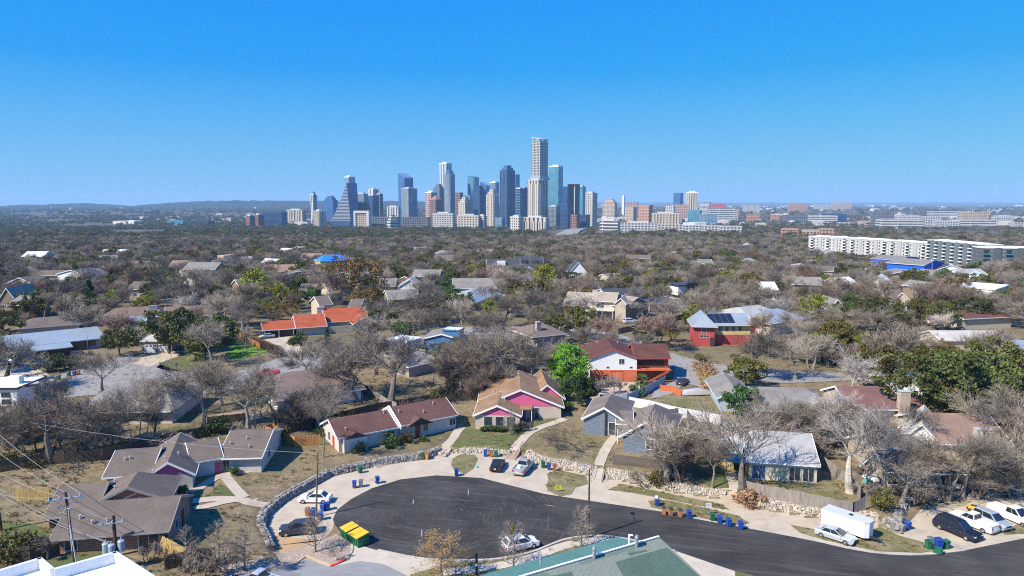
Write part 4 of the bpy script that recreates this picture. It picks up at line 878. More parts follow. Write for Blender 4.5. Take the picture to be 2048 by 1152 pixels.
def wood(name, col, var=.25): return M(name, col, .9, var, 1.2, stretch=(3, 3, .4), fine=.35)
m_cedar = wood('new_cedar', (.5, .24, .075)); m_yfence = wood('yellow_pine', (.5, .34, .13)); m_old = wood('weathered_grey_wood', (.3, .255, .22)); m_brown = wood('brown_stained_wood', (.095, .068, .05))
m_wfence = M('white_fence_panel', (.62, .62, .62), .6, .1, .6); m_bfence = M('steel_blue_fence', (.3, .36, .42), .6, .12, .6); m_horiz = M('dark_slatted_wood', (.13, .105, .09), .85, .25, 2, stretch=(.3, .3, 8)); m_rfence = wood('red_brown_wood', (.24, .1, .065))
def fence(label, pts, mat, h=1.8, style='picket', flatz=False, name='fence'):
    P = [G(*p) for p in pts]; root = empty(name, P[0], 0, label, 'fence'); rs = random.Random(len(label))
    m = MB(); post = MB(); q = resample(P, 2.4)
    for a, b in zip(q, q[1:]):
        d = b - a; d.z = 0; L = d.length
        if L < .05: continue
        d.normalize(); v = Vector((-d.y, d.x, 0))
        za, zb = tz(a.x, a.y), tz(b.x, b.y)
        if style == 'picket':
            n = max(1, int(L / .15))
            for i in range(n):
                z = za + (zb - za) * i / n; m.obox(Vector((a.x, a.y, z - .1)) + d * (L * i / n) + v * rs.uniform(0, .02), d * (L / n * .93), v * .03, (0, 0, h + .1 + rs.uniform(-.05, .05)))
        elif style == 'slat':
            n = 9
            for i in range(n): m.prism([Vector((a.x, a.y, za + h * i / n)), Vector((b.x, b.y, zb + h * i / n)), Vector((b.x, b.y, zb + h * (i + .82) / n)), Vector((a.x, a.y, za + h * (i + .82) / n))], v * .03)
        else: m.prism([Vector((a.x, a.y, za - .2)), Vector((b.x, b.y, zb - .2)), Vector((b.x, b.y, zb + h)), Vector((a.x, a.y, za + h))], v * .06)
    m.build('planks', mat, root)
    for i, a in enumerate(q):
        if i % (1 if len(q) < 24 else 2) == 0:
            p = MB(); z = tz(a.x, a.y); p.box(a.x - .06, a.x + .06, a.y - .0, a.y + .12, z - .2, z + h + .08); p.build('post', mat, root)
fence('dark stained fence behind the whitewashed ranch', [(-60,955),(90,930),(205,921),(270,905),(355,885),(420,872)], m_brown, 1.9)
fence('bright new cedar fence joining the two white brick houses', [(531,872),(560,882),(590,894),(640,890)], m_cedar, 1.8); fence('sunlit cedar fence running back from the ranch corner', [(528,872),(545,866),(575,884)], m_cedar, 1.8)
fence('yellow pine fence behind the red brick ranch', [(28,1003),(98,1000)], m_yfence, 1.8); fence('yellow pine fence beside the red brick patio', [(318,1098),(345,1112),(372,1128)], m_yfence, 1.9)
fence('brown fence at the edge of the near lawn', [(-30,1125),(60,1128),(118,1110)], m_brown, 1.8); fence('dark fence along the shrubs below the near house', [(330,1140),(372,1130),(430,1122)], m_brown, 1.7)
fence('weathered grey picket fence along the limestone bank', [(1488,986),(1530,996),(1600,1010),(1665,1024),(1706,1032)], m_old, 1.9); fence('leaning grey picket fence corner by the trailer', [(1706,1032),(1731,1020)], m_old, 2.0); fence('grey picket fence running back beside the cream house', [(1640,930),(1672,955),(1710,985),(1720,1000)], m_old, 1.8)
fence('dark slatted fence on the wall before the blue-grey house', [(1226,929),(1290,936),(1362,949)], m_horiz, 1.7, 'slat'); fence('brown slatted fence behind the blue-grey house', [(1330,838),(1372,832),(1376,845)], m_horiz, 1.8, 'slat')
fence('white panel fence behind the blue-grey house', [(1258,812),(1300,820),(1350,833),(1400,842),(1440,850)], m_wfence, 1.9, 'panel'); fence('steel blue metal fence climbing to the orange house', [(1200,806),(1254,806),(1290,790),(1330,768)], m_bfence, 1.8, 'panel')
fence('white fence behind the pink gabled house', [(1066,772),(1100,785),(1136,800)], m_wfence, 1.8, 'panel'); fence('pale wooden fence beside the brown roofed house', [(682,762),(730,785),(775,815),(793,822)], m_old, 1.7)
fence('brown plank fence behind the slender bare trees', [(415,852),(455,848),(496,843)], m_brown, 1.7); fence('dark fence along the alley behind the maroon roof', [(570,868),(660,846),(760,822),(860,806),(950,800)], m_brown, 1.7)
fence('stained fence around the tan balcony house yard', [(1199,664),(1236,668),(1300,655),(1380,634)], wood('tan_stained_wood', (.2, .14, .1)), 1.8); fence('red-brown fence beside the white cottage', [(0,720),(40,728)], m_rfence, 1.8); fence('orange fence at the edge of the parking pad', [(1320,782),(1340,784),(1362,792)], M('orange_fence_paint', (.55, .14, .05), .7), 1.4); fence('cedar fence beside the terracotta ranch hedge', [(478,675),(495,686),(520,698)], m_cedar, 1.7)
fence('thin fence by the bare thicket in the alley', [(920,775),(960,790),(1010,800)], m_bfence, 1.6, 'panel')

# ------------------------------------------------------------------ wheeled bins
def bin_proto(name, col, lidcol, label):
    mb_, ml = M(f'{name}_plastic', col, .5, .2, 3, rnd=.45), M(f'{name}_lid_plastic', lidcol, .5, .2, 3, rnd=.45)
    root = empty('wheeled_bin', (0, 0, 0), 0, label, 'bin')
    b = MB()
    lo, hi = [(-.22, -.24), (.22, -.24), (.22, .26), (-.22, .26)], [(-.31, -.36), (.31, -.36), (.31, .34), (-.31, .34)]
    b.add([(x, y, .04) for x, y in lo] + [(x, y, .98) for x, y in hi], [(3, 2, 1, 0), (0, 1, 5, 4), (1, 2, 6, 5), (2, 3, 7, 6), (3, 0, 4, 7), (4, 5, 6, 7)]); b.box(-.33, .33, -.38, .36, .93, .99); b.build('body', mb_, root, local=True)
    l = MB(); l.add([(-.33, -.4, 1.0), (.33, -.4, 1.0), (.33, .38, 1.0), (-.33, .38, 1.0), (-.28, -.32, 1.08), (.28, -.32, 1.08), (.28, .3, 1.12), (-.28, .3, 1.12)], [(3, 2, 1, 0), (4, 5, 6, 7), (0, 1, 5, 4), (1, 2, 6, 5), (2, 3, 7, 6), (3, 0, 4, 7)]); l.build('lid', ml, root, local=True)
    for s in (-1, 1):
        w = MB(); w.tube((s * .25, .32, .13), (s * .31, .32, .13), .13, n=12); w.build('wheel', m_rubber, root, local=True)
    h_ = MB(); h_.tube((-.26, .43, .98), (.26, .43, .98), .025, n=6); h_.build('handle', ml, root, local=True)
    return root
m_rubber = M('black_rubber', (.025, .025, .026), .8, .1)
PB = {'b': ((.02, .07, .36), (.02, .055, .26)), 'g': ((.02, .16, .075), (.015, .09, .05)), 'o': ((.55, .19, .06), (.28, .1, .05)), 'y': ((.2, .22, .23), (.12, .13, .14)), 't': ((.5, .24, .1), (.05, .045, .04))}
PROT = {}
GB = 'wheeled bins set out on the street'
def put_bin(c, px, py, rz, label, lying=False, sc=1.0):
    if c not in PROT: PROT[c] = o = bin_proto({'b': 'blue', 'g': 'green', 'o': 'orange', 'y': 'grey', 't': 'tan'}[c], *PB[c], label)
    else: o = copy_tree(PROT[c])
    p = G(px, py); o.location = (p.x, p.y, p.z + .03); o.rotation_euler = (0, 0, R(rz)); o['label'] = label; o['group'] = GB; o.scale = (sc, sc, sc)
    if lying: o.rotation_euler = (R(88), 0, R(rz)); o.location.z += .42
BINS = [('g',845,919,10,'green bin beside an orange one near the pale stone wall'),('o',854,919,-5,'orange bin beside a green one near the pale stone wall'),('g',721,946,30,'green bin alone below the timber steps'),
 ('b',709,976,12,'blue bin with a grey-green one at its side'),('y',722,974,8,'grey bin beside a blue one near the white sedan'),('b',755,967,20,'blue bin standing alone on the apron by the asphalt edge'),('b',913,952,5,'blue bin at the kerb of the grass island'),
 ('o',615,1031,4,'orange bin at the foot of the wooden pole'),('b',627,1032,0,'blue bin between an orange bin and the wooden pole'),('b',642,1040,18,'blue bin nearest the asphalt beside the wooden pole'),('b',646,1022,-10,'dark blue bin just behind the white sedan'),('b',655,1020,30,'blue bin closest to the white sedan tail'),
 ('b',971,913,0,'blue bin next to an orange and a green one behind the black car'),('o',982,914,4,'orange bin between blue and green bins behind the black car'),('g',992,914,-4,'green bin of three behind the black car'),
 ('g',1086,936,6,'green bin beside the silver pickup front at the limestone wall'),('b',1098,940,0,'blue bin between a green and an orange bin at the limestone wall'),('o',1109,942,5,'orange bin of three at the limestone wall'),
 ('b',1314,1012,0,'overfull blue bin with white bags on top'),('t',1327,1029,-4,'tan bin at the kerb nearest the overfull blue bin'),('t',1341,1031,6,'middle tan bin of three along the kerb'),('t',1360,1034,0,'tan bin next to a blue bin along the kerb'),('b',1378,1036,4,'blue bin at the end of the row of tan bins'),
 ('g',1425,1042,-6,'green bin beside the white kerb sign'),('b',1439,1047,0,'blue bin next to the green one along the kerb'),('b',1457,1053,5,'middle blue bin in the kerb row past the white sign'),('b',1481,1059,-3,'last blue bin of the kerb row, standing apart'),
 ('b',1815,1059,20,'blue bin by the rock corner near the dark wagon'),('y',1861,1091,0,'grey bin in the cluster on the dry verge'),('b',1877,1098,0,'big blue bin in the cluster on the dry verge',0,1.25),('g',1892,1097,15,'green bin with cardboard in the dry verge cluster'),('g',1856,1098,0,'upright green bin at the edge of the dry verge cluster'),('g',1864,1105,60,'green bin tipped over on the dry verge',1),
 ('g',118,760,0,'green bin nearest the mailbox on the old street'),('g',138,753,0,'green bin beside a blue one on the old street'),('b',149,751,0,'blue bin on the old street verge'),('o',157,750,0,'orange bin on the old street verge'),('b',856,663,0,'blue bin by the drive near the blue sided house')]
for b in BINS: put_bin(b[0], b[1], b[2], b[3], b[4], bool(b[5]) if len(b) > 5 else False, b[6] if len(b) > 6 else 1.0)
# bags on the overfull bin, cardboard
def bag(px, py, z, label, mat, s=.3):
    p = G(px, py); bm = bmesh.new(); bmesh.ops.create_icosphere(bm, subdivisions=2, radius=s); rs = random.Random(px)
    for v in bm.verts: v.co *= rs.uniform(.85, 1.12); v.co.z *= .8
    me = bpy.data.meshes.new('rubbish_bag'); bm.to_mesh(me); bm.free(); me.materials.append(mat); o = bpy.data.objects.new('rubbish_bag', me); COL.objects.link(o); o.location = (p.x, p.y, p.z + z); tag(o, label, 'bag')
bag(1313,1012,1.28,'white rubbish bag heaped on the overfull blue bin', M('white_plastic', (.75, .74, .72), .4))
# dumpsters
def dumpster(label, a, b, depth):
    A, B = Vector((*flat(*a), 0)), Vector((*flat(*b), 0)); u = (B - A); L = u.length; u.normalize(); v = Vector((-u.y, u.x, 0)); root = empty('dumpster', (A + B) / 2, 0, label, 'dumpster', 'green dumpsters by the asphalt')
    m = MB(); z0 = .12; h = 1.2
    m.prism([A + Vector((0, 0, z0)), A + v * depth + Vector((0, 0, z0)), A + v * depth + Vector((0, 0, h + .25)), A + Vector((0, 0, h))], u * L)
    for i in range(5): m.obox(A + u * (L * (i + .1) / 5) - v * .05 + Vector((0, 0, z0 + .1)), u * .09, v * .05, (0, 0, h - .35))
    m.obox(A - v * .07 - u * .05 + Vector((0, 0, h - .14)), u * (L + .1), v * .07, (0, 0, .14))
    for e in (-1, 1): m.obox(A + (u * (L + .005) if e > 0 else u * -.125) + v * (depth * .3) + Vector((0, 0, .75)), u * .12, v * .9, (0, 0, .2))
    m.build('body', M('dumpster_green', (.012, .13, .06), .5, .2, 1.5), root)
    for e in (0, 1):
        l = MB(); q = .03; o = A + u * (L * e / 2 + q) - v * .1
        l.prism([o + Vector((0, 0, h + .02)), o + v * (depth + .16) + Vector((0, 0, h + .29)), o + v * (depth + .16) + Vector((0, 0, h + .36)), o + v * (depth * .5) + Vector((0, 0, h + .24)), o + Vector((0, 0, h + .09))], u * (L / 2 - 2 * q)); l.build('lid', M('dumpster_yellow', (.72, .42, .02), .5, .12, 1.5), root)
    for e in (.06, .94):
        for f in (.1, .9):
            w = MB(); p = A + u * (L * e) + v * (depth * f); w.tube(p - u * .04 + Vector((0, 0, .08)), p + u * .04 + Vector((0, 0, .08)), .08, n=8); w.build('wheel', m_rubber, root)
dumpster('nearer green dumpster with yellow lids, beside the asphalt', (697,1085), (716,1097), 1.65)
dumpster('green dumpster with yellow lids behind its twin', (681,1073), (695,1083), 1.65)

# ------------------------------------------------------------------ vehicles
def carpaint(name, col, rough=.3, metal=.0): return M(name, col, rough, .05, 1, metal, .6)
m_chrome = M('chrome', (.6, .6, .6), .2, .05, 1, .9); m_lamp = M('headlight_glass', (.7, .72, .72), .2, .05, 1, 0, .7); m_tail = M('tail_lamp', (.35, .01, .01), .3); m_cglass = M('car_glass', (.018, .024, .03), .08, .2, 1, 0, .8); m_blackp = M('black_plastic', (.03, .03, .03), .6)
def car(label, name, cat, col, kind, px, py, heading, L=4.6, W=1.82, H=1.45, metal=0.0, group=None, loc=None, rack=False):
    """heading: direction of the nose, degrees from +X"""
    p = G(px, py) if loc is None else Vector(loc); root = empty(name, p, R(heading), label, cat, group)
    pm = carpaint(f'{label.split()[0]}_{name}_paint_{int(px)}', col, .28, metal); x0, x1 = -L / 2, L / 2; w = W / 2
    belt = {'sedan': .92, 'suv': 1.05, 'pickup': 1.1, 'hatch': 1.0}[kind] * (H / 1.45 if kind == 'sedan' else 1); sill = .3
    hood = {'sedan': .72, 'suv': .95, 'pickup': 1.05, 'hatch': .85}[kind]
    if kind == 'pickup' and H > 1.8: belt = 1.15
    prof = [(x0 + .06, sill), (x0, .55), (x0 + .03, belt - .08), (x0 + .12, belt)]
    wsx = x1 - L * ({'sedan': .27, 'suv': .25, 'pickup': .26, 'hatch': .22}[kind])
    prof += [(wsx, belt), (x1 - .25, hood + .04), (x1 - .05, hood - .1), (x1, .5), (x1 - .08, sill)]
    m = MB(); n = len(prof); rows = []
    ys = [(-w, 0), (-w * .93, 1), (0, 1.0), (w * .93, 1), (w, 0)]
    vs = []
    for y, top in ys:
        for x, z in prof:
            zz = z
            if not top: zz = min(z, belt - .1) if z > sill + .3 else z; x = x * .975
            if y == 0 and z >= hood - .05: zz = z + .03
            vs.append((x, y, zz))
    fs = [(i * n + j, i * n + (j + 1) % n, (i + 1) * n + (j + 1) % n, (i + 1) * n + j) for i in range(len(ys) - 1) for j in range(n)] + [tuple(range(n)), tuple((len(ys) - 1) * n + j for j in reversed(range(n)))]
    m.add(vs, fs)
    for sx in (x0 + L * .19, x1 - L * .19):                       # wheel arch lips
        for sy in (-1, 1): m.prism([(sx + math.cos(t) * .42, sy * (w - .02), .34 + math.sin(t) * .42) for t in [i * math.pi / 8 for i in range(9)]], (0, sy * .045, 0))
    m.build('body', pm, root, local=True)
    if kind == 'sedan': gx = [(x0 + L * .12, belt), (x0 + L * .27, H), (x0 + L * .52, H), (wsx + .05, belt)]
    elif kind in ('suv', 'hatch'): gx = [(x0 + .06, belt), (x0 + L * .10, H), (x0 + L * .58, H), (wsx + .05, belt)]
    else: gx = [(x0 + L * .40, belt), (x0 + L * .43, H), (x0 + L * .60, H), (wsx + .05, belt)]
    c = MB(); ti = .2; wi = w - .06; tw = wi - ti
    def ring(k): x, z = gx[k]; y = wi if z == belt else tw; return [(x, -y, z), (x, y, z)]
    a, b, d_, e = (ring(k) for k in range(4))
    c.add(a + b + d_ + e, [(0, 2, 3, 1), (2, 4, 5, 3), (4, 6, 7, 5), (0, 6, 4, 2), (1, 3, 5, 7), (0, 1, 7, 6)]); cab = c.build('cabin', pm, root, local=True)
    cr = MB(); x_a, x_b = gx[1][0] + .02, gx[2][0] - .02; cr.frust(x_a, x_b, -tw + .02, tw - .02, H, H + .05, .12, .2); cr.build('roof', pm, root, local=True)
    def glass(pts, off):
        g = MB(); g.prism(pts, off); g.build('window', m_cglass, cab, local=True)
    def lerp(p, q, t): return tuple(p[i] + (q[i] - p[i]) * t for i in range(3))
    def inset(q, s, t): 
        A_, B_, C_, D_ = q; top = lambda f: lerp(D_, C_, f); bot = lambda f: lerp(A_, B_, f)
        return [lerp(bot(s), top(s), t), lerp(bot(1 - s), top(1 - s), t), lerp(bot(1 - s), top(1 - s), 1 - t), lerp(bot(s), top(s), 1 - t)]
    glass(inset([e[0], e[1], d_[1], d_[0]], .06, .06), (.025, 0, .02)); glass(inset([a[1], a[0], b[0], b[1]], .08, .1), (-.025, 0, .02))
    for sgn, k in ((-1, 0), (1, 1)):
        q = [a[k], e[k], d_[k], b[k]]; nwin = 2
        qq = inset(q, .05, .1)
        for i in range(nwin):
            f0, f1 = i / nwin + .015, (i + 1) / nwin - .015
            glass([lerp(qq[0], qq[1], f0), lerp(qq[0], qq[1], f1), lerp(qq[3], qq[2], f1), lerp(qq[3], qq[2], f0)], (0, sgn * .02, .01))
        mi = MB(); mi.box(wsx - .25, wsx - .1, sgn * (w + .02) - .1, sgn * (w + .02) + .1, belt, belt + .13); mi.build('wing_mirror', pm, root, local=True)
        for hx in (-.02, .25): 
            dh = MB(); dh.box(x0 + L * (.42 + hx), x0 + L * (.42 + hx) + .2, sgn * w - .015, sgn * w + .015, belt - .2, belt - .16); dh.build('door_handle', m_chrome, root, local=True)
        hl = MB(); hl.box(x1 - .22, x1 + .005, sgn * w * .72 - .2, sgn * w * .72 + .2, hood - .22, hood - .08); hl.build('headlight', m_lamp, root, local=True)
        tl = MB(); tl.box(x0 - .006, x0 + .12, sgn * w * .8 - .14, sgn * w * .8 + .14, belt - .35, belt - .12); tl.build('tail_light', m_tail, root, local=True)
        for sx in (x0 + L * .19, x1 - L * .19):
            t = MB(); t.tube((sx, sgn * (w - .2), .34), (sx, sgn * (w + .03), .34), .345, n=16); wh = t.build('wheel', m_rubber, root, local=True); rm = MB(); rm.tube((sx, sgn * (w - .05), .34), (sx, sgn * (w + .045), .34), .21, .19, n=12); rm.build('rim', m_chrome, wh, local=True)
    g = MB(); g.box(x1 - .06, x1 + .012, -w * .5, w * .5, hood - .3, hood - .12); g.box(x1 - .1, x1 + .02, -w * .9, w * .9, .3, .4); g.build('grille', m_blackp, root, local=True)
    if kind == 'pickup' :
        bd = MB(); bd.box(x0 + .14, x0 + L * .385, -w + .14, w - .14, belt - .3, belt + .006); bd.build('truck_bed', M('bed_liner', (.035, .035, .037), .8), root, local=True)
        rl = MB(); 
        for sgn in (-1, 1): rl.box(x0 + .05, x0 + L * .39, sgn * (w - .09) - .06, sgn * (w - .09) + .06, belt - .02, belt + .1)
        rl.box(x0 + .03, x0 + .13, -w + .03, w - .03, belt - .02, belt + .1); rl.build('bed_rail', pm, root, local=True); bp = MB(); bp.box(x0 - .12, x0 + .02, -w * .92, w * .92, .42, .6); bp.build('bumper', m_chrome, root, local=True)
    if rack:
        rk = MB(); 
        for sgn in (-1, 1): rk.tube((gx[1][0] + .3, sgn * (tw - .08), H + .09), (gx[2][0] - .1, sgn * (tw - .08), H + .09), .03, n=6)
        rk.build('roof_rack', m_blackp, root, local=True)
    pl = MB(); pl.box(x0 - .02, x0 + .01, -.16, .16, .62, .76); pl.build('number_plate', m_trim, root, local=True)
    return root
def hd(a, b):
    A, B = flat(*a), flat(*b); return math.degrees(math.atan2(B[1] - A[1], B[0] - A[0]))
car('white sedan parked nose to the stone wall by the wooden pole', 'sedan', 'car', (.72, .73, .74), 'sedan', 630, 1003, hd((664,1001),(596,1000)), 4.7)
car('dark slate crossover parked on the orange sandy pad', 'crossover_car', 'car', (.045, .055, .075), 'suv', 597, 1066, hd((640,1060),(556,1068)), 4.75, 1.88, 1.68, .2)
car('silver pickup parked at the bottom edge of the car park', 'pickup_truck', 'pickup', (.5, .53, .56), 'pickup', 520, 1172, hd((552,1180),(488,1164)), 5.4, 1.9, 1.8, .3)
car('white hatchback parked along the curved kerb behind small bare tree', 'hatchback', 'car', (.68, .69, .7), 'hatch', 1041, 1096, hd((1012,1103),(1072,1090)), 4.5, 1.8, 1.6)
car('black sedan parked on the drive below the pink gabled house', 'sedan', 'car', (.012, .012, .014), 'sedan', 995, 936, hd((989,946),(1003,918)), 4.6)
tr = car('silver pickup with open bed beside the black sedan', 'pickup_truck', 'pickup', (.38, .41, .44), 'pickup', 1047, 941, hd((1035,952),(1066,920)), 5.6, 1.95, 1.8, .3)
tx = MB(); tx.box(-2.1, -1.5, -.2, .4, .85, 1.35); tag(tx.build('storage_tub', m_white), 'white tub in the bed of the silver open pickup', 'tub'); o = bpy.data.objects['storage_tub']; o.location = tr.location; o.rotation_euler = tr.rotation_euler
car('silver sedan parked at the kerb beside the white trailer', 'sedan', 'car', (.5, .54, .58), 'sedan', 1671, 1078, hd((1640,1068),(1702,1088)), 4.8, 1.82, 1.46, .3)
car('long black-blue wagon with roof rack on the truck drive', 'large_wagon', 'car', (.01, .015, .035), 'suv', 1914, 1067, hd((1880,1052),(1946,1080)), 5.6, 2.0, 1.92, .1, rack=True)
car('white crew cab pickup parked tail out beside the dark wagon', 'pickup_truck', 'pickup', (.74, .74, .74), 'pickup', 1946, 1052, hd((1979,1064),(1908,1036)), 5.7, 1.95, 1.85)
car('silver SUV parked beyond the white crew cab pickup', 'suv', 'car', (.42, .47, .5), 'suv', 1982, 1049, hd((1950,1034),(2012,1062)), 4.9, 1.9, 1.75, .3)
car('long white work pickup at the edge of the truck drive', 'pickup_truck', 'pickup', (.76, .76, .76), 'pickup', 2026, 1040, hd((1986,1022),(2062,1054)), 6.3, 2.0, 1.95)
car('pale car under the terracotta ranch carport', 'sedan', 'car', (.5, .52, .5), 'sedan', 534, 676, -150, 4.5)
car('silver SUV on the drive by the olive round tree', 'suv', 'car', (.5, .52, .54), 'suv', 1260, 646, 20, 4.8, 1.9, 1.7)
car('red and white pickup on the old street behind bare trees', 'pickup_truck', 'pickup', (.5, .05, .05), 'pickup', 536, 752, 200, 5.4, 1.9, 1.8)
car('dark car in the shade beside the orange house garage', 'sedan', 'car', (.03, .035, .04), 'sedan', 1365, 768, 60, 4.6)
car('blue-grey car parked before the broad metal roofed house', 'sedan', 'car', (.2, .28, .36), 'sedan', 1043, 632, 10, 4.6)
car('white car parked on the road behind the pale bare tree', 'sedan', 'car', (.7, .7, .7), 'sedan', 1780, 746, 5, 4.6)
car('dark car parked on the road by the pale bare tree', 'sedan', 'car', (.04, .045, .05), 'sedan', 1742, 742, 5, 4.6)
# covered boat on the pad
bt = MB(); ctr = G(1390, 790); hdg = R(5)
prof = [(-3, .7), (-2.4, 1.15), (-.8, 1.35), (.5, 1.55), (1.4, 1.3), (2.6, 1.15), (3.1, .8)]; vv = []
for y, f in ((-1, .0), (-.85, .75), (-.35, .97), (.35, .97), (.85, .75), (1, .0)): vv += [(x, y * (1 if abs(x) < 2.5 else .75), .25 + (z - .25) * f) for x, z in prof]
nn = len(prof); bt.add(vv, [(i * nn + j, i * nn + j + 1, (i + 1) * nn + j + 1, (i + 1) * nn + j) for i in range(5) for j in range(nn - 1)]); o = bt.build('covered_car', M('grey_tarp', (.36, .36, .35), .8, .15, 2), smooth=True); o.location = (ctr.x, ctr.y, ctr.z); o.rotation_euler.z = hdg; tag(o, 'vehicle under a grey fabric cover on the parking pad', 'covered car')
# cargo trailer
def trailer():
    p = Vector((*flat(1692, 1064), 0)); root = empty('cargo_trailer', p, R(hd((1655,1050),(1728,1076))), 'white enclosed cargo trailer with V nose beside the silver sedan', 'trailer')
    W, L, z0, z1 = 1.05, 2.9, .5, 2.45; m = MB(); pts = [(-L, -W), (L - .2, -W), (L + .25, -W * .55), (L + .25, W * .55), (L - .2, W), (-L, W)]; m.prism([(x, y, z0) for x, y in pts], (0, 0, z1 - z0)); m.build('body', M('trailer_white', (.78, .78, .78), .35, .04), root, local=True)
    t = MB(); t.prism([(x * 1.01, y * 1.02, z1 + .002) for x, y in pts], (0, 0, .07)); t.build('roof', M('trailer_roof', (.5, .52, .52), .5, .1), root, local=True)
    v = MB(); v.box(.3, .75, -.2, .2, z1 + .075, z1 + .2); v.build('roof_vent', m_blackp, root, local=True)
    for s in (-1, 1):
        for x in (-.5, .35):
            w = MB(); w.tube((x, s * (W - .18), .34), (x, s * (W + .06), .34), .34, n=14); wh = w.build('wheel', m_rubber, root, local=True); r = MB(); r.tube((x, s * (W - .1), .34), (x, s * (W + .075), .34), .18, n=10); r.build('rim', m_chrome, wh, local=True)
        f = MB(); f.box(-.95, .8, s * (W + .005) if s > 0 else -W - .16, s * (W + .16) if s > 0 else -W - .005, .7, .76); f.build('mudguard', m_chrome, root, local=True)
    g = MB(); g.prism([(L + .2, -.5, .45), (L + 1.5, -.05, .45), (L + 1.5, .05, .45), (L + .2, .5, .45)], (0, 0, .1)); g.tube((L + 1.2, 0, .1), (L + 1.2, 0, .9), .05, n=6); g.box(L + 1.4, L + 1.65, -.08, .08, .45, .6); g.build('tow_bar', m_blackp, root, local=True)
    d = MB(); d.box(.9, 1.7, -W - .02, -W - .002, .7, 2.2); d.build('door', M('trailer_door', (.7, .7, .7), .35, .03), root, local=True); e = MB(); e.box(-L - .02, -L - .002, -W + .1, W - .1, .6, 2.35); e.build('door', M('trailer_door', (.7, .7, .7), .35, .03), root, local=True)
trailer()
# yellow quad bike behind the pickups
def quad():
    p = G(1951, 1024); root = empty('quad_bike', p, R(-20), 'yellow and black quad bike behind the white pickups', 'quad bike'); m = MB(); m.frust(-.9, .9, -.35, .35, .55, .85, .1, .25); m.frust(.45, 1.0, -.5, .5, .6, .8, .08); m.frust(-1.0, -.45, -.5, .5, .6, .8, .08); m.build('body', M('quad_yellow', (.7, .42, .02), .4), root, local=True)
    s = MB(); s.frust(-.6, .2, -.2, .2, .85, 1.0, .05); s.tube((.4, -.4, 1.1), (.4, .4, 1.1), .03, n=6); s.build('seat', m_blackp, root, local=True)
    for x in (-.7, .7):
        for y in (-.5, .5): w = MB(); w.tube((x, y - .13, .3), (x, y + .13, .3), .3, n=10); w.build('wheel', m_rubber, root, local=True)
quad()

# ------------------------------------------------------------------ poles, wires, signs, mailboxes
m_polew = M('creosote_pole_wood', (.075, .05, .035), .9, .25, 1.5, stretch=(4, 4, .3)); m_bracket = M('grey_fibreglass_arm', (.35, .45, .52), .5, .1); m_cer = M('grey_insulator', (.4, .42, .44), .4, .1); m_tank = M('transformer_grey', (.3, .38, .43), .45, .1); m_wire = M('bright_wire', (.5, .49, .47), .4, .1, 1, .3)
def pole(label, base, h, r=.17, lean=(0, 0), name='utility_pole', mat=None, cat='pole'):
    root = empty(name, base, 0, label, cat); m = MB(); m.tube((0, 0, -.5), (lean[0], lean[1], h), r, r * .72, 10); m.build('pole', mat or m_polew, root, local=True); return root
P1 = G(150, 1128); zt = zat(131, 984, P1.y); h1 = zt - P1.z
X1 = xat(131, P1.y, 984) - P1.x
p1 = pole('tall dark power pole with a grey crossarm before the red brick ranch', P1, h1, .2, (X1, 0))
arm = []
def crossarm(root, z, c, ang, L, n, lx=0):
    d = Vector((math.cos(ang), math.sin(ang), 0)); a = MB(); o = Vector((c[0], c[1], z)) - d * L / 2 - Vector((-d.y, d.x, 0)) * .06
    a.obox(o, d * L, Vector((-d.y, d.x, 0)) * .12, (0, 0, .13)); ao = a.build('crossarm', m_bracket, root, local=True); out = []
    for i in range(n):
        t = (i + .3) / (n - .4) * L - L / 2; q = Vector((c[0], c[1], z + .13)) + d * t; s = MB(); s.tube(q, q + Vector((0, 0, .28)), .05, .07, 7); s.tube(q + Vector((0, 0, .12)), q + Vector((0, 0, .2)), .11, .09, 7); s.build('insulator', m_cer, ao, local=True); out.append(Vector(root.location) + q + Vector((0, 0, .3)))
    return out
arm1 = crossarm(p1, h1 - .75, (X1, -.2), R(24), 3.6, 4)
tb = MB(); tb.tube((X1 * .95 + .28, -.15, h1 * .2), (X1 + .26, -.15, h1 - 1.6), .05, n=6); tb.tube((.28, -.15, 0), (X1 * .95 + .28, -.15, h1 * .55), .07, n=6); tb.build('conduit', M('pale_conduit', (.55, .58, .6), .4), p1, local=True)
for dz, dx in ((1.5, -.7), (1.7, .6), (2.3, -.55)):
    q = MB(); q.tube((X1 + dx, -.3, h1 - dz), (X1 + dx, -.3, h1 - dz - .5), .09, .06, 7); q.tube((X1, -.1, h1 - dz - .2), (X1 + dx, -.3, h1 - dz - .1), .03, n=5); q.build('cutout_fuse', m_cer, p1, local=True)
P2 = G(234, 1128); P2 = Vector((xat(233, P2.y - 1, 1120), P2.y - 1, P2.z)); h2 = zat(229, 1031, P2.y) - P2.z
p2 = pole('short thick pole carrying three grey transformers by the white roof', P2, h2, .24)
arm2 = crossarm(p2, h2 - .85, (0, -.28), R(22), 2.7, 3)
for dx, dy in ((-.95, -.25), (-.12, -.55), (.72, -.1)):
    zt_ = h2 - 4.35 + (.25 if dx > .5 else 0); t = MB(); t.tube((dx, dy, zt_), (dx, dy, zt_ + 1.15), .37, .37, 14); t.tube((dx, dy, zt_ + 1.15), (dx, dy, zt_ + 1.25), .39, .3, 14); to = t.build('transformer', m_tank, p2, local=True, smooth=False)
    b = MB(); b.tube((dx, dy, zt_ + 1.25), (dx, dy, zt_ + 1.6), .08, .05, 7); b.build('bushing', m_cer, to, local=True)
b = MB(); b.obox((-.95, -.12, h2 - 3.7), (1.7, 0, 0), (0, .12, 0), (0, 0, .12)); b.build('bracket', m_bracket, p2, local=True)
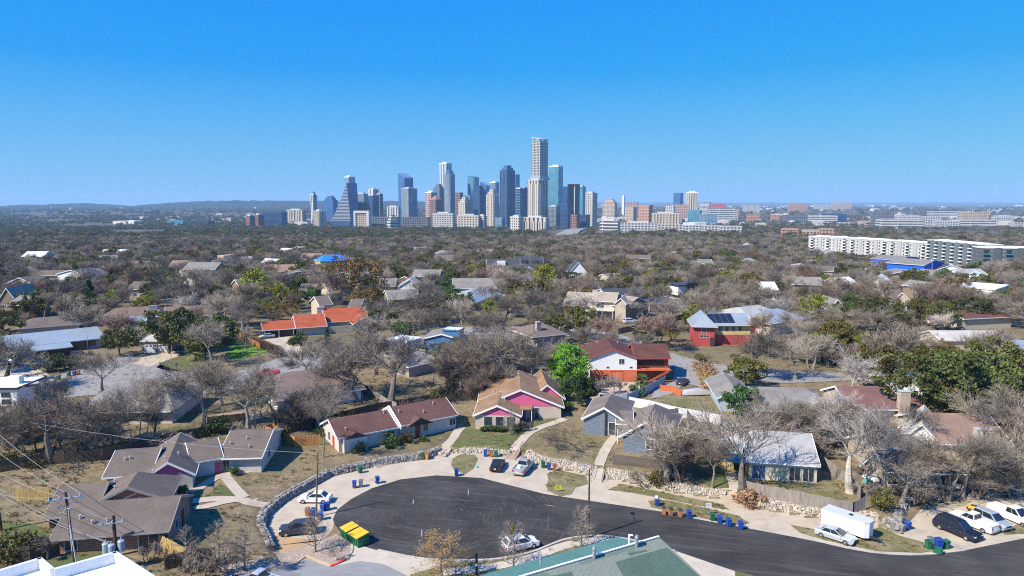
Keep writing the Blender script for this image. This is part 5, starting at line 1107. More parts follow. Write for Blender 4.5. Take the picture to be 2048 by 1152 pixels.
P3 = Vector((*flat(632, 1034), 0)); h3 = zat(635.5, 905, P3.y); p3 = pole('slim weathered wooden pole between white sedan and bins', P3, h3, .13, (xat(635.5, P3.y, 905) - P3.x, 0), mat=M('weathered_pole', (.16, .115, .08), .9, .2, 1.5, stretch=(4, 4, .3)))
P4 = Vector((*flat(1177, 1076), 0)); h4 = zat(1178, 938, P4.y); p4 = pole('dark street light pole at the curved kerb by the asphalt', P4, h4, .14, name='street_lamp', cat='street lamp')
am = MB(); am.tube((0, 0, h4 - 1.2), (-.55, 2.2, h4 - .25), .035, n=6); am.build('lamp_arm', m_steel, p4, local=True); lh = MB(); lh.frust(-.85, -.35, 2.1, 2.75, h4 - .38, h4 - .22, .08); lh.build('lamp_head', m_steel, p4, local=True)
P5 = G(3, 1062); h5 = zat(0, 968, P5.y) - P5.z; p5 = pole('dark pole cut off by the photo edge beside the near lawn', P5, h5, .2, (-.3, 0))
P6 = Vector((-112, 108, tz(-112, 108))); p6 = pole('distant power pole out beyond the photo edge', P6, 15, .2)
P7 = G(178, 722); h7 = zat(177, 668, P7.y) - P7.z; pole('slim pale flag pole before the long metal roofed house', P7, h7, .06, name='flag_pole', mat=m_steel)
P8 = G(742, 634); pole('slim pale light pole before the silver hip roofed house', P8, zat(742, 590, P8.y) - P8.z, .08, name='street_lamp', mat=m_steel, cat='street lamp')
def wire(label, a, b, sag=.6, r=.022, mat=None):
    m = MB(); a, b = Vector(a), Vector(b); n = 14; pts = [a + (b - a) * (i / n) - Vector((0, 0, sag * 4 * (i / n) * (1 - i / n))) for i in range(n + 1)]
    for p, q in zip(pts, pts[1:]): m.tube(p, q, r, n=4, cap=False)
    tag(m.build('overhead_wire', mat or m_wire), label, 'wire', 'overhead wires from the tall dark pole')
nm = ['outermost', 'second', 'third', 'innermost']
tgt = [Vector((xat(px, 112, 800), 112, zat(px, py, 112))) for px, py in ((-75,800),(-75,850),(-75,905),(-75,965))]
for i, q in enumerate(reversed(arm1)): wire(f'{["highest", "second highest", "third highest", "lowest"][i]} bright overhead wire running up from the crossarm', q, tgt[i], .9)
wire('slack wire from the edge pole to the transformers', Vector(P5) + Vector((-.3, 0, h5 - .2)), Vector(P2) + Vector((-.9, -.3, h2 - 3)), .5)
wire('second slack wire from the edge pole past the tall pole', Vector(P5) + Vector((-.3, 0, h5 - .9)), Vector(P2) + Vector((-.1, -.5, h2 - 2.9)), .8)
wire('thin wire linking the tall pole to the short pole', Vector(P1) + Vector((X1, -.2, h1 - .5)), Vector(P2) + Vector((0, -.3, h2 - .6)), .3, .015)
wire('pale cable strung past the ranch roof to the slim wooden pole', Vector(P3) + Vector((.2, 0, h3 - .1)), Vector((xat(60, 105, 845), 105, zat(60, 845, 105))), .7, .02)
def sign(label, px, py, h, w, hh, col, name='yard_sign', face=0, legs=2, lettering=None):
    p = G(px, py); root = empty(name, p, R(face), label, 'sign'); b = MB(); b.box(-w / 2, w / 2, -.02, .02, h, h + hh); bo = b.build('board', M(f'sign_{px}', col, .5, .05), root, local=True)
    l = MB()
    for x in ((-w * .35, w * .35) if legs == 2 else (0,)): l.box(x - .02, x + .02, .022, .05, -.1, h + hh * .5)
    l.build('leg', m_steel, root, local=True)
    k = MB()
    for i in range(3): k.box(-w * .38, w * (.3 - .12 * (i % 2)), -.026, -.021, h + hh * (.2 + .25 * i), h + hh * (.3 + .25 * i))
    if lettering: k.build('lettering', M(f'letters_{px}', lettering, .6), bo, local=True)
sign('yellow yard sign on the grass island', 1116, 984, .35, 1.0, .65, (.75, .68, .03), face=10, lettering=(.25, .22, .02))
sign('white kerb notice on a thin post beside the green bin', 1417, 1030, 1.0, .75, .7, (.7, .7, .68), legs=1, lettering=(.35, .35, .36))
sign('small white notice in the gravel island', 669, 1122, .1, .45, .4, (.75, .74, .7), lettering=(.4, .4, .4))
bag(954, 935, .05, 'small teal lid lying on the grass island', M('teal_plastic', (.05, .4, .36), .5), .3)
def mailbox(label, px, py):
    p = G(px, py); root = empty('mailbox', p, 0, label, 'mailbox'); m = MB(); m.box(-.06, .06, -.06, .06, -.2, 1.0); m.build('post', m_polew, root, local=True); b = MB(); b.frust(-.25, .25, -.3, .3, 1.0, 1.35, .06); b.build('box', m_blackp, root, local=True)
mailbox('black mailbox at the drive beside the white flat roofed house', 75, 776); mailbox('dark mailbox on the lawn by the brown live oak', 353, 738)
# hooded meter post in the foreground verge
p = G(953, 1150); root = empty('utility_post', p, 0, 'short dark post with white band beside the footpath', 'post'); m = MB(); m.tube((0, 0, -.2), (.02, 0, 2.6), .14, .16, 8); m.build('post', m_blackf, root, local=True); m = MB(); m.tube((.01, 0, 1.15), (.01, 0, 1.45), .165, .17, 8); m.build('band', m_trim, root, local=True)
# clutter in the yard beside the tan stone house
rs = random.Random(3)
for i, (c, nm_) in enumerate([((.7, .7, .7), 'white'), ((.1, .3, .55), 'blue'), ((.65, .5, .05), 'yellow'), ((.3, .1, .08), 'rusty'), ((.1, .35, .3), 'teal'), ((.6, .58, .55), 'pale'), ((.05, .05, .06), 'black'), ((.4, .4, .42), 'grey')]):
    p = G(1735 + (i % 4) * 12 + rs.uniform(-3, 3), 955 + (i // 4) * 9 + rs.uniform(-3, 3)); m = MB(); s = rs.uniform(.5, .9); m.frust(-s, s, -s * .6, s * .6, 0, s * .7, .1); m.frust(-s * .4, s * .5, -s * .4, s * .4, s * .7, s * 1.1, .1); o = m.build('yard_crate', M(f'{nm_}_junk', c, .6)); o.location = (p.x, p.y, p.z); o.rotation_euler.z = rs.uniform(0, 3); tag(o, f'{nm_} box of junk in the cluttered yard by the pale tree', 'crate', 'junk in the cluttered yard')

# ------------------------------------------------------------------ foreground roofs
WZ = 11.5
wq = [(-150,1185),(82,1116),(108,1138),(232,1104),(310,1154),(480,1262),(60,1500),(-500,1400)]
Pw = [Vector((*flat(x, y, WZ), WZ)) for x, y in wq]
wr = empty('apartment_block', (Pw[3].x, Pw[3].y, 0), 0, 'white flat roofed building with parapet in the near corner', 'building')
m = MB(); m.prism([Vector((p.x, p.y, -.2)) for p in Pw], (0, 0, WZ - .9)); m.build('wall', m_cream, wr)
m = MB(); m.prism([Vector((p.x, p.y, WZ - 1.1)) for p in Pw], (0, 0, .2)); m.build('roof', M('white_membrane', (.8, .8, .79), .6, .05, .4), wr)
cx = sum((p for p in Pw), Vector()) / len(Pw)
m = MB(); cap = MB()
for i in range(4):
    a, b = Pw[i], Pw[i + 1]; d = (b - a); L = d.length; d.normalize(); v = Vector((d.y, -d.x, 0)); m.obox(a + Vector((0, 0, -.9)), d * L, v * .3, (0, 0, .88)); cap.obox(a + Vector((0, 0, -.018)) - v * .04, d * L, v * .38, (0, 0, .1))
a, b = Pw[4], Pw[5]; d = (b - a); L = d.length; d.normalize(); v = Vector((d.y, -d.x, 0)); m.obox(a + Vector((0, 0, -.9)), d * L, v * .3, (0, 0, .88)); cap.obox(a + Vector((0, 0, -.018)) - v * .04, d * L, v * .38, (0, 0, .1))
m.build('parapet', M('parapet_white', (.72, .72, .7), .6, .05), wr); cap.build('coping', M('coping_metal', (.62, .66, .68), .4, .05), wr)
# green shingle roof
gm = N('green_shingles'); v = gm.coord(); vs_ = gm.coord((1.5, 1.5, 10)); bk = gm.n('TexBrick'); gm.l(gm.coord((1, 1, 1)), bk.inputs['Vector']); bk.inputs['Scale'].default_value = 2.2; bk.inputs['Color1'].default_value = (.225, .245, .195, 1); bk.inputs['Color2'].default_value = (.26, .275, .22, 1); bk.inputs['Mortar'].default_value = (.11, .145, .115, 1); bk.inputs['Mortar Size'].default_value = .035; bk.inputs['Row Height'].default_value = .3
vo = gm.n('TexVoronoi'); gm.l(gm.coord((.11, .16, .1)), vo.inputs['Vector']); vo.inputs['Scale'].default_value = 1.0; vo.distance = 'CHEBYCHEV'; hsv = gm.n('SeparateColor'); gm.l(vo.outputs['Color'], hsv.inputs[0])
c = gm.mix(gm.math('MULTIPLY', gm.math('GREATER_THAN', hsv.outputs[0], .52), .55), bk.outputs[0], (.075, .15, .12)); c = gm.mix(gm.math('MULTIPLY', gm.ramp(gm.noise(v, .7, 5, .7), .5, .75), .4), c, (.24, .29, .26)); gm.base(c, .9, 0, .25)
gz = 10.0
gp_ = shingle('dark_green_shingles', (.095, .15, .115), .6)
R0, R1 = (930, 1187), (1318, 1074)
a, b = Vector((*flat(*R0, gz), gz)), Vector((*flat(*R1, gz), gz)); d = (b - a); d.z = 0; d.normalize(); nf = Vector((d.y, -d.x, 0))    # towards the camera
e1 = Vector((*flat(1412, 1160, gz - 2.6), gz - 2.6)); run = (e1 - b).dot(nf); sh = (e1 - b).dot(d)
gr = empty('green_roofed_building', (b.x, b.y, 0), 0, 'building with faded green shingle roof and teal metal edge in the near corner', 'building')
far_ = 3.2
def RP(s, t, z): return b + d * s + nf * t + Vector((0, 0, z - gz))
K = 1.8
m = MB(); m.prism([RP(-40, 0, gz), RP(0, 0, gz), RP(sh * K, run * K, gz - 2.6 * K), RP(-40, run * K, gz - 2.6 * K)], (0, 0, -.25)); ro = m.build('roof', gm.m, gr)
m = MB(); m.prism([RP(-40, .1, gz + .02), RP(0, .1, gz + .02), RP(0, -.12, gz + .02), RP(-40, -.12, gz + .02)], (0, 0, .1)); m.build('ridge_cap', m_trim, gr)
m = MB(); m.prism([RP(-40, -.2, gz - .15), RP(-2.0, -.2, gz - .15), RP(-2.6, -far_, gz - .75), RP(-40, -far_, gz - .75)], (0, 0, -.2)); mo = m.build('metal_roof', M('teal_metal_roof', (.115, .24, .19), .45, .15, .8, .2, stretch=(1, 1, 1)), gr)
m = MB()
for i in range(60): m.prism([RP(-39.6 + i * .62, -.2, gz - .15), RP(-39.55 + i * .62, -.2, gz - .15), RP(-39.55 + i * .62, -far_, gz - .75), RP(-39.6 + i * .62, -far_, gz - .75)], (0, 0, .05))
m.build('standing_seam', M('teal_seam', (.09, .2, .16), .45, .1, 1, .2), mo)
m = MB(); m.prism([RP(-40, -far_ + .6, -.2), RP(-3.0, -far_ + .6, -.2), RP(sh * K - 1, run * K - 1, -.2), RP(-40, run * K - 1, -.2)], (0, 0, gz - 2.6 * K - .3 if gz - 2.6 * K > 1 else 3)); m.build('wall', m_cream, gr)
m = MB(); m.prism([RP(-40, -far_ + .6, 3), RP(-3.0, -far_ + .6, 3), RP(-2.2, -.5, 3), RP(-40, -.5, 3)], (0, 0, gz - 4)); m.build('wall', m_cream, gr)
def onroof(px, py):
    z = gz - 1
    for _ in range(12): q = Vector((*flat(px, py, z), z)); z = gz - 2.6 * (q - b).dot(nf) / run
    return (q - b).dot(d), (q - b).dot(nf), z
for pts in ([(1231,1123),(1334,1094),(1352,1112),(1408,1162),(1256,1170)], [(1090,1152),(1143,1141),(1150,1160),(1080,1175)], [(1254,1104),(1292,1097),(1294,1101),(1258,1108)]):
    m = MB(); m.prism([RP(s_, t_, z + .012) for s_, t_, z in (onroof(*q) for q in pts)], (0, 0, .02)); m.build('shingle_patch', gp_, ro)
for (px, py, hh, r_) in ((1273,1102,.9,.16),(1188,1126,.9,.16),(1081,1148,.6,.12)):
    s_, t_ = 0, 0; q = Vector((*flat(px, py, gz - .6), gz - .6)); t_ = (q - b).dot(nf); s_ = (q - b).dot(d); z = gz - 2.6 * t_ / run; m = MB(); m.tube(RP(s_, t_, z - .1), RP(s_, t_, z + hh), r_, n=10); m.tube(RP(s_, t_, z + hh * .45), RP(s_, t_, z + hh * .6), r_ * 1.3, n=10); m.tube(RP(s_, t_, z + hh), RP(s_, t_, z + hh + .25), r_ * 1.5, r_ * .9, n=10); m.build('roof_vent', m_steel, ro)
m = MB(); q = RP(-3.4, -.4, gz); m.tube(q - Vector((0, 0, .4)), q + Vector((0, 0, .9)), .1, n=8); m.tube(q + Vector((0, 0, .85)), q + Vector((.35, 0, .8)), .09, n=8); m.build('roof_vent', m_trim, mo)
# ------------------------------------------------------------------ downtown skyline
GL = {'blue': (.035, .125, .34), 'teal': (.05, .25, .34), 'navy': (.02, .06, .16), 'sky': (.11, .23, .36), 'grey': (.1, .14, .18), 'dark': (.025, .035, .05)}
F_ = {
 'blueglass': facade('blue_glass', (.11, .2, .33), GL['blue'], 4, 3.4, .85, .85), 'tealglass': facade('teal_glass', (.2, .36, .42), GL['teal'], 4, 4, .85, .85), 'navyglass': facade('navy_glass', (.06, .1, .2), GL['navy'], 4, 4, .85, .85),
 'skyglass': facade('sky_glass', (.3, .38, .44), GL['sky'], 4, 5, .85, .8), 'greyglass': facade('grey_glass', (.2, .22, .24), GL['grey'], 4, 5, .7, .75), 'darkglass': facade('dark_glass', (.06, .07, .09), GL['dark'], 4, 6, .75, .8),
 'cream': facade('cream_storeys', (.5, .44, .36), (.1, .11, .12), 7, 9, .5, .5, .3, .3), 'creamrib': facade('cream_ribs', (.5, .45, .37), (.08, .085, .09), 4, 13, 1.01, .42, .3, .3), 'tan': facade('tan_storeys', (.5, .38, .28), (.1, .09, .085), 6.5, 7, .45, .6, .2, .35), 'pinkish': facade('pink_granite', (.46, .3, .25), (.12, .1, .11), 7, 8, .5, .55, .3, .3),
 'brown': facade('brown_granite', (.24, .13, .1), (.05, .045, .05), 7, 8, .5, .6, .3, .3), 'white': facade('white_storeys', (.5, .485, .455), (.1, .12, .14), 6, 8, .5, .6, .3, .3), 'bands': facade('white_bands', (.52, .505, .475), (.09, .1, .11), 8, 60, .45, .97, .3, .3), 'whiterib': facade('white_ribs', (.7, .69, .66), (.1, .12, .16), 4, 14, 1.01, .6, .4, .2), 'tanrib': facade('tan_ribs', (.55, .46, .36), (.12, .11, .1), 4, 11, 1.01, .4, .2, .4), 'beigeband': facade('beige_bands', (.5, .42, .34), (.1, .09, .09), 8, 70, .4, .98, .2, .4), 'greygrid': facade('grey_grid', (.17, .18, .19), (.06, .08, .11), 6, 8, .6, .7), 'orange': facade('orange_brick', (.5, .27, .17), (.12, .08, .07), 6, 7, .45, .6, .2, .4)}
m_mech = M('rooftop_plant', (.5, .49, .46), .7, .15, .05)
def tower(label, x0, x1, yt, D, mat, rot=-32, ratio=.8, top='mech', name='tower', cat='tower', yb=None, extra=None, group=None):
    rot = rot * 1.3 if abs(rot) >= 20 and rot > -50 else rot
    xc = (x0 + x1) / 2; Wp = (x1 - x0) / FPX * D * 1.02; r = R(abs(rot)); w = Wp / (math.cos(r) + ratio * math.sin(r)); d = w * ratio
    z0 = -56.0; z1 = zat(xc, yt, D); root = empty(name, (xat(xc, D), D, z0), R(rot), label, cat, group); H = z1 - z0; hw, hd_ = w / 2, d / 2
    m = MB()
    ph = 0
    if top == 'slant': m.add([(-hw, -hd_, 0), (hw, -hd_, 0), (hw, hd_, 0), (-hw, hd_, 0), (-hw, -hd_, H), (hw, -hd_, H - .09 * H), (hw, hd_, H - .09 * H), (-hw, hd_, H)], [(3, 2, 1, 0), (4, 5, 6, 7), (0, 1, 5, 4), (1, 2, 6, 5), (2, 3, 7, 6), (3, 0, 4, 7)])
    elif top == 'curve':
        n = 8; pts = [(-hw, -hd_)] + [(hw * .2 + hw * .8 * math.sin(i / n * 1.57), -hd_ + (1 - math.cos(i / n * 1.57)) * hd_ * 1.6) for i in range(n + 1)] + [(hw, hd_), (-hw, hd_)]
        m.prism([(x, y, 0) for x, y in pts], (0, 0, H * .985))
    else: m.box(-hw, hw, -hd_, hd_, 0, H)
    b = m.build('body', mat, root, local=True)
    t = MB()
    if top == 'mech': t.box(-hw * .6, hw * .5, -hd_ * .5, hd_ * .6, H, H + 5); t.box(-hw, hw, -hd_, -hd_ + 1, H, H + 1.5); t.box(-hw, -hw + 1, -hd_ + 1, hd_, H, H + 1.5); t.build('roof_plant', m_mech, root, local=True)
    elif top == 'step':
        t.box(-hw * .75, hw * .75, -hd_ * .75, hd_ * .75, H, H + 9); t.box(-hw * .5, hw * .5, -hd_ * .5, hd_ * .5, H + 9, H + 16); t.build('setback', mat, root, local=True)
    elif top == 'pyramid': t.frust(-hw * .9, hw * .9, -hd_ * .9, hd_ * .9, H, H + 14, hd_ * .8, hw * .8); t.build('crown', mat, root, local=True)
    elif top == 'crown': t.box(-hw, hw, -hd_, hd_, H, H + 3.5); t.box(-hw * .5, hw * .5, -hd_ * .4, hd_ * .4, H + 3.5, H + 8); t.build('crown', m_white, root, local=True)
    elif top == 'curve': t.prism([(-hw, -hd_, H * .985), (hw, -hd_ * .2, H * .985), (hw, -hd_ * .2, H * .985 + 2), (0, -hd_ * .7, H + 2.5), (-hw, -hd_, H + 4)], (0, hd_ * .4, 0)); t.build('crown', mat, root, local=True)
    if extra: extra(root, w, d, H)
    FARB.append((xat(xc, D), D, max(w, d) * .8)); return root, w, d, H
FARB = []
def fins(n, mat, side=True, z0=.12, proud=1.2, z1=1.0):
    def f(root, w, d, H):
        m = MB()
        for i in range(n): x = -w / 2 + (i + .5) * w / n; m.box(x - w / n * .22, x + w / n * .22, -d / 2 - proud, -d / 2, H * z0, H * z1)
        if side:
            k = max(2, int(n * .7))
            for i in range(k): y = -d / 2 + (i + .5) * d / k; m.box(w / 2, w / 2 + proud, y - d / k * .22, y + d / k * .22, H * z0, H * z1)
        m.build('facade_fins', mat, root, local=True)
    return f
def floors(n, mat, z0=.1, proud=1.3, th=.35, sub=(0, 1)):
    def f(root, w, d, H):
        m = MB()
        for i in range(n): z = H * (z0 + (1 - z0) * i / n); m.box(-w / 2 - proud, w / 2 + proud, -d / 2 - proud, d / 2 + proud, z, z + H * (1 - z0) / n * th)
        m.build('floor_slabs', mat, root, local=True)
    return f
def podium(wk, hk, mat, more=None):
    def f(root, w, d, H):
        m = MB(); m.box(-w * wk, w * wk, -d * wk, d * wk, 0, H * hk); m.build('podium', mat, root, local=True)
        if more: more(root, w, d, H)
    return f
m_cwhite = M('tower_white', (.56, .545, .515), .7, .05, .05); m_ccream = M('tower_cream', (.5, .445, .365), .7, .08, .05); m_cgrey = M('tower_grey', (.34, .36, .38), .6, .1, .05); m_navy = M('tower_navy', (.05, .08, .14), .4, .2, .05); m_cbrown = M('tower_brown', (.22, .1, .075), .6, .1, .05)
# --- the cluster, back to front
tower('slender white residential tower standing apart at the edge of downtown', 626.6, 641, 390, 2900, F_['whiterib'], -40, .9, 'pyramid')
tower('tan ribbed low slab at the edge of downtown', 580, 616, 420, 2700, F_['tanrib'], -10, .4, extra=fins(10, m_ccream, False))
tower('tan ribbed shorter slab in front of the slender white tower', 632, 657, 422, 2350, F_['tanrib'], -35, .8, extra=fins(6, m_ccream))
tower('blue glass block with pale stepped top beside the sail tower', 653, 680, 400, 2800, F_['blueglass'], -20, .6, 'step')
tower('pale glass tower rising behind the sail shaped one', 695, 716, 355, 3000, F_['skyglass'], -35, .9, 'crown')
tower('charcoal slab just beyond the sail tower', 717, 741, 388, 2700, F_['greyglass'], -25, .6); tower('dark slab low beside the sail tower', 716, 738, 406, 2550, F_['darkglass'], -25, .6)
tower('white topped narrow tower behind navy glass', 741, 762, 379, 2900, F_['whiterib'], -30, .8, extra=fins(4, m_cwhite)); tower('navy glass tower fronting the white topped one', 740, 762, 391, 2550, F_['navyglass'], -35, .8); tower('grey ribbed slab behind navy glass tower', 757, 770, 388, 2800, F_['greygrid'], -30, .8)
def sail():
    D = 2500; X0 = xat(667, D); root = empty('sail_tower', (xat(694, D), D, -56), 0, 'sail shaped glass tower with curved pale terraced flank', 'tower'); ox = root.location.x; H = zat(694, 366, D) + 56; h0 = zat(694, 441, D) + 56
    n = 26; left = []; 
    for i in range(n + 1): t = i / n; left.append((667 + (698 - 667) * (t ** .82), h0 + (H - h0) * t))
    xs = lambda p: xat(p, D) - ox
    sp_ = MB(); b = MB()
    back = 42
    for i in range(n):
        (p0, z0), (p1, z1) = left[i], left[i + 1]; xm = 704 - 12 * ((i / n) * .5)
        b.prism([(xs(p0) + 1.5, 0, z0), (xs(xm), 10 * 0, z0), (xs(718 - 3 * i / n), 34, z0), (xs(p0) + 14, back, z0)], (0, 0, z1 - z0))
        sp_.prism([(xs(p0) - .8, -1.2, z0), (xs(xm) + 2, -1.2, z0), (xs(xm) + 2, 3, z0), (xs(p0) + 12, back * .9, z0)], (0, 0, (z1 - z0) * .42))
    b.prism([(xs(667), 0, 0), (xs(704), 0, 0), (xs(718), 34, 0), (xs(671), back, 0)], (0, 0, h0)); b.build('body', F_['blueglass'], root, local=True); sp_.build('terraces', m_cwhite, root, local=True)
    FARB.append((ox, D, 50))
sail()
tower('white ribbed mid-rise office before the slanted glass pair', 778, 804, 414, 2450, F_['whiterib'], -15, .5, extra=fins(7, m_cwhite, False)); tower('broad white framed hall with brown louvres', 714, 744, 426, 2250, F_['tan'], -8, .5, 'flat', extra=lambda r_, w, d, H: (lambda m: (m.box(-w / 2 - 2, w / 2 + 2, -d / 2 - 3, d / 2, H, H + 7), m.box(w / 2 - 6, w / 2 + 2, -d / 2 - 3, d / 2, 0, H), m.box(-w / 2 - 2, -w / 2 + 4, -d / 2 - 3, d / 2, 0, H), m.build('frame', m_cwhite, r_, local=True)))(MB()))
tower('blue glass tower with slanted chisel top', 800, 830, 346, 2800, F_['blueglass'], -50, .8, 'slant'); tower('patterned glass tower in front of the slanted one', 806, 838, 377, 2550, F_['skyglass'], -40, .7, extra=fins(9, m_cgrey, False))
tower('pink granite tower with pale crown', 853, 877, 386, 2700, F_['pinkish'], -35, .8, 'crown'); tower('brown stepped pyramid topped office tower', 861, 887, 399, 2500, F_['brown'], -35, .8, 'pyramid')
tower('grey blue stepped tower behind the brown pyramid', 869, 891, 376, 2900, F_['greyglass'], -30, .8, 'step')
tower('tall white framed tower, upper part of the stacked pair', 881, 906, 328, 2950, F_['skyglass'], -30, .7, 'crown', extra=fins(3, m_cwhite)); tower('tall ribbed glass tower beside the white framed one', 891, 912, 348, 2800, F_['blueglass'], -35, .8, 'step', extra=fins(6, m_cgrey))
tower('plain brown granite slab', 912, 928, 385, 2700, F_['brown'], -35, .6, 'flat'); tower('cream stepped hotel with dark pitched crown', 918, 946, 404, 2450, F_['cream'], -35, .9, 'step')
tower('teal glass tower with curved tip', 937, 959, 353, 3000, F_['tealglass'], -25, .8, 'curve'); tower('deep teal low block', 930, 950, 390, 2800, F_['tealglass'], -30, .8, 'flat'); tower('navy block with uneven top behind cream hotel', 946, 973, 380, 2750, F_['navyglass'], -35, .8, 'step')
tower('bright blue sloped top tower peeking behind', 961, 982, 364, 3100, F_['blueglass'], -30, .8, 'slant'); tower('white framed open top glass tower', 980, 999, 366, 2900, F_['skyglass'], -30, .8, 'crown')
tower('cream balconied tower with domed stepped crown', 973, 999, 389, 2250, F_['cream'], -34, .8, 'step', extra=fins(5, m_ccream)); tower('low grey glass block beside the cream balconied tower', 991, 1010, 435, 2150, F_['skyglass'], -25, .7, 'flat')
tower('tall dark glass tower with pale lit edge', 1000, 1030, 341, 2350, F_['blueglass'], -42, .8, 'step', extra=fins(5, m_navy)); tower('teal slab behind the tall dark glass tower', 1022, 1039, 349, 2650, F_['tealglass'], -40, .7, 'flat'); tower('navy residential block with teal balconies', 1027, 1052, 378, 2500, F_['navyglass'], -38, .8, 'mech', extra=floors(14, M('teal_slab', (.1, .24, .28), .4, .1, .05), proud=.6, th=.3)); tower('navy block right behind cream ribs', 1040, 1058, 377, 2700, F_['navyglass'], -38, .8)
def super_tower():
    D = 2480; root, w, d, H = tower('tallest tower, white diagrid shaft with slanted crown', 1062.5, 1094, 284, D, facade('diagrid', (.43, .4, .37), (.04, .045, .07), 9, 7.2, .68, .55, .3, .3), -38, .85, 'none', name='supertall_tower')
    m = MB(); hw, hd_ = w / 2 * 1.0, d / 2
    def side(a, b, n, z0a, z0b):
        a, b = Vector(a), Vector(b)
        for i in range(n + 1):
            t = i / n; p = a + (b - a) * t; zt_ = z0a + (z0b - z0a) * t; m.obox((p.x - .8, p.y - .8, H), (1.6, 0, 0), (0, 1.6, 0), (0, 0, zt_))
    zl, zr = 15, 8
    side((-hw, -hd_, 0), (hw, -hd_, 0), 7, zl, zr); side((hw, -hd_, 0), (hw, hd_, 0), 5, zr, zr); side((-hw, hd_, 0), (hw, hd_, 0), 7, zl, zr); side((-hw, -hd_, 0), (-hw, hd_, 0), 5, zl, zl)
    m.add([(-hw - .8, -hd_ - .8, H + zl), (hw + .8, -hd_ - .8, H + zr), (hw + .8, hd_ + .8, H + zr), (-hw - .8, hd_ + .8, H + zl), (-hw - .8, -hd_ - .8, H + zl + 1.5), (hw + .8, -hd_ - .8, H + zr + 1.5), (hw + .8, hd_ + .8, H + zr + 1.5), (-hw - .8, hd_ + .8, H + zl + 1.5)], [(0, 1, 5, 4), (1, 2, 6, 5), (2, 3, 7, 6), (3, 0, 4, 7), (4, 5, 6, 7), (3, 2, 1, 0)])
    m.build('crown', m_cwhite, root, local=True)
    zb = zat(1078, 352, D) + 56
    q = MB(); q.box(-w * .62, w * .62, -d * .62, d * .62, zb - 14, zb - 8); q.box(-w * .55, w * .55, -d * .55, d * .55, zb - 8, zb - 1); q.build('setback', m_cgrey, root, local=True)
    e = MB(); e.obox((-w * .9, -d * .66, zb - 16), (w * 1.6, 0, 0), (0, 2, 0), (0, 0, 1.5)); e.build('crane_deck', m_cgrey, root, local=True)
    FARB.append((root.location.x, D, 60))
super_tower()
tower('cream ribbed shaft below the tallest tower', 1055, 1095, 361, 2330, F_['creamrib'], -36, .8, 'mech', extra=fins(6, m_ccream, True, .1, 1.6, .93))
tower('bright teal glass tower beside the tallest one', 1096, 1124, 334, 2700, F_['tealglass'], -26, .8, 'crown')
tower('narrow navy tower behind the brown framed one', 1124, 1137, 373, 2800, F_['navyglass'], -30, .8, 'flat'); tower('brown topped white framed dark tower', 1134, 1157, 371, 2550, F_['darkglass'], -36, .8, 'flat', extra=lambda r_, w, d, H: (lambda m, t: (m.box(-w / 2 - .6, -w / 2 + 3, -d / 2 - .6, d / 2, 0, H - 6), m.box(w / 2 - 3, w / 2 + .1, -d / 2 - .6, -d / 2 + 2, 0, H - 6), m.build('frame', m_cwhite, r_, local=True), t.box(-w / 2 - .5, w / 2 + .5, -d / 2 - .5, d / 2 + .5, H - 6, H + 5), t.build('crown', m_cbrown, r_, local=True)))(MB(), MB()))
tower('sea green glass tower behind the brown topped one', 1154, 1169, 373, 2700, F_['tealglass'], -34, .8); tower('cream framed grid tower at the end of the cluster', 1169, 1192, 386, 2500, F_['cream'], -34, .9, 'mech', extra=fins(4, m_ccream, False))
tower('mid-height blue grey block below the teal tower', 1096, 1120, 413, 2300, F_['greyglass'], -30, .8); tower('navy stepped mid-rise near the highway', 1120, 1142, 413, 2250, F_['navyglass'], -30, .8, 'step'); tower('dark low brick block near the highway', 1140, 1158, 428, 2200, F_['brown'], -30, .8, 'flat'); tower('dark blue low office near the highway', 1156, 1178, 429, 2300, F_['navyglass'], -30, .8, 'flat')
tower('cream low hotel with tall arcade windows', 1045, 1097, 435, 2000, F_['creamrib'], -20, .35, 'mech', extra=fins(9, m_ccream, False, 0, 2.5, .8)); tower('cream slab with rows of windows by the arcade hotel', 1020, 1047, 434, 1950, F_['cream'], -40, .4)
tower('wide white office block before the brown slab', 868, 912, 427, 2200, F_['white'], -12, .5); tower('cream hotel wing below the stepped hotel', 916, 962, 431, 2150, F_['cream'], -14, .4); tower('pale salmon block beside the balconied tower', 958, 974, 432, 2150, F_['tan'], -30, .6)
tower('brown twin block far along the shore', 498, 516, 432, 2300, F_['brown'], -30, .8, extra=floors(6, m_cbrown)); tower('brown taller twin block far along the shore', 514, 534, 430, 2350, F_['brown'], -30, .8, 'mech', extra=floors(6, m_cbrown)); tower('navy shoreline office block', 533, 578, 424, 2450, F_['navyglass'], -12, .5, 'flat'); tower('dark low slab behind shoreline trees', 385, 434, 441, 2500, F_['darkglass'], -12, .5, 'flat', 'office_block', 'building'); tower('teal roofed low complex on the shore', 345, 380, 440, 2700, F_['tealglass'], -8, .5, 'flat', 'office_block', 'building')
tower('dark low terrace with pale roof under the slanted pair', 744, 800, 434, 2300, F_['greygrid'], -5, .4, 'flat', 'office_block', 'building'); tower('dark low block under the patterned glass tower', 808, 862, 434, 2350, F_['greygrid'], -5, .4, 'flat', 'office_block', 'building')
tower('round white layered pavilion on the shore', 776, 800, 441, 2100, F_['bands'], -45, .9, 'step', 'pavilion', 'building')
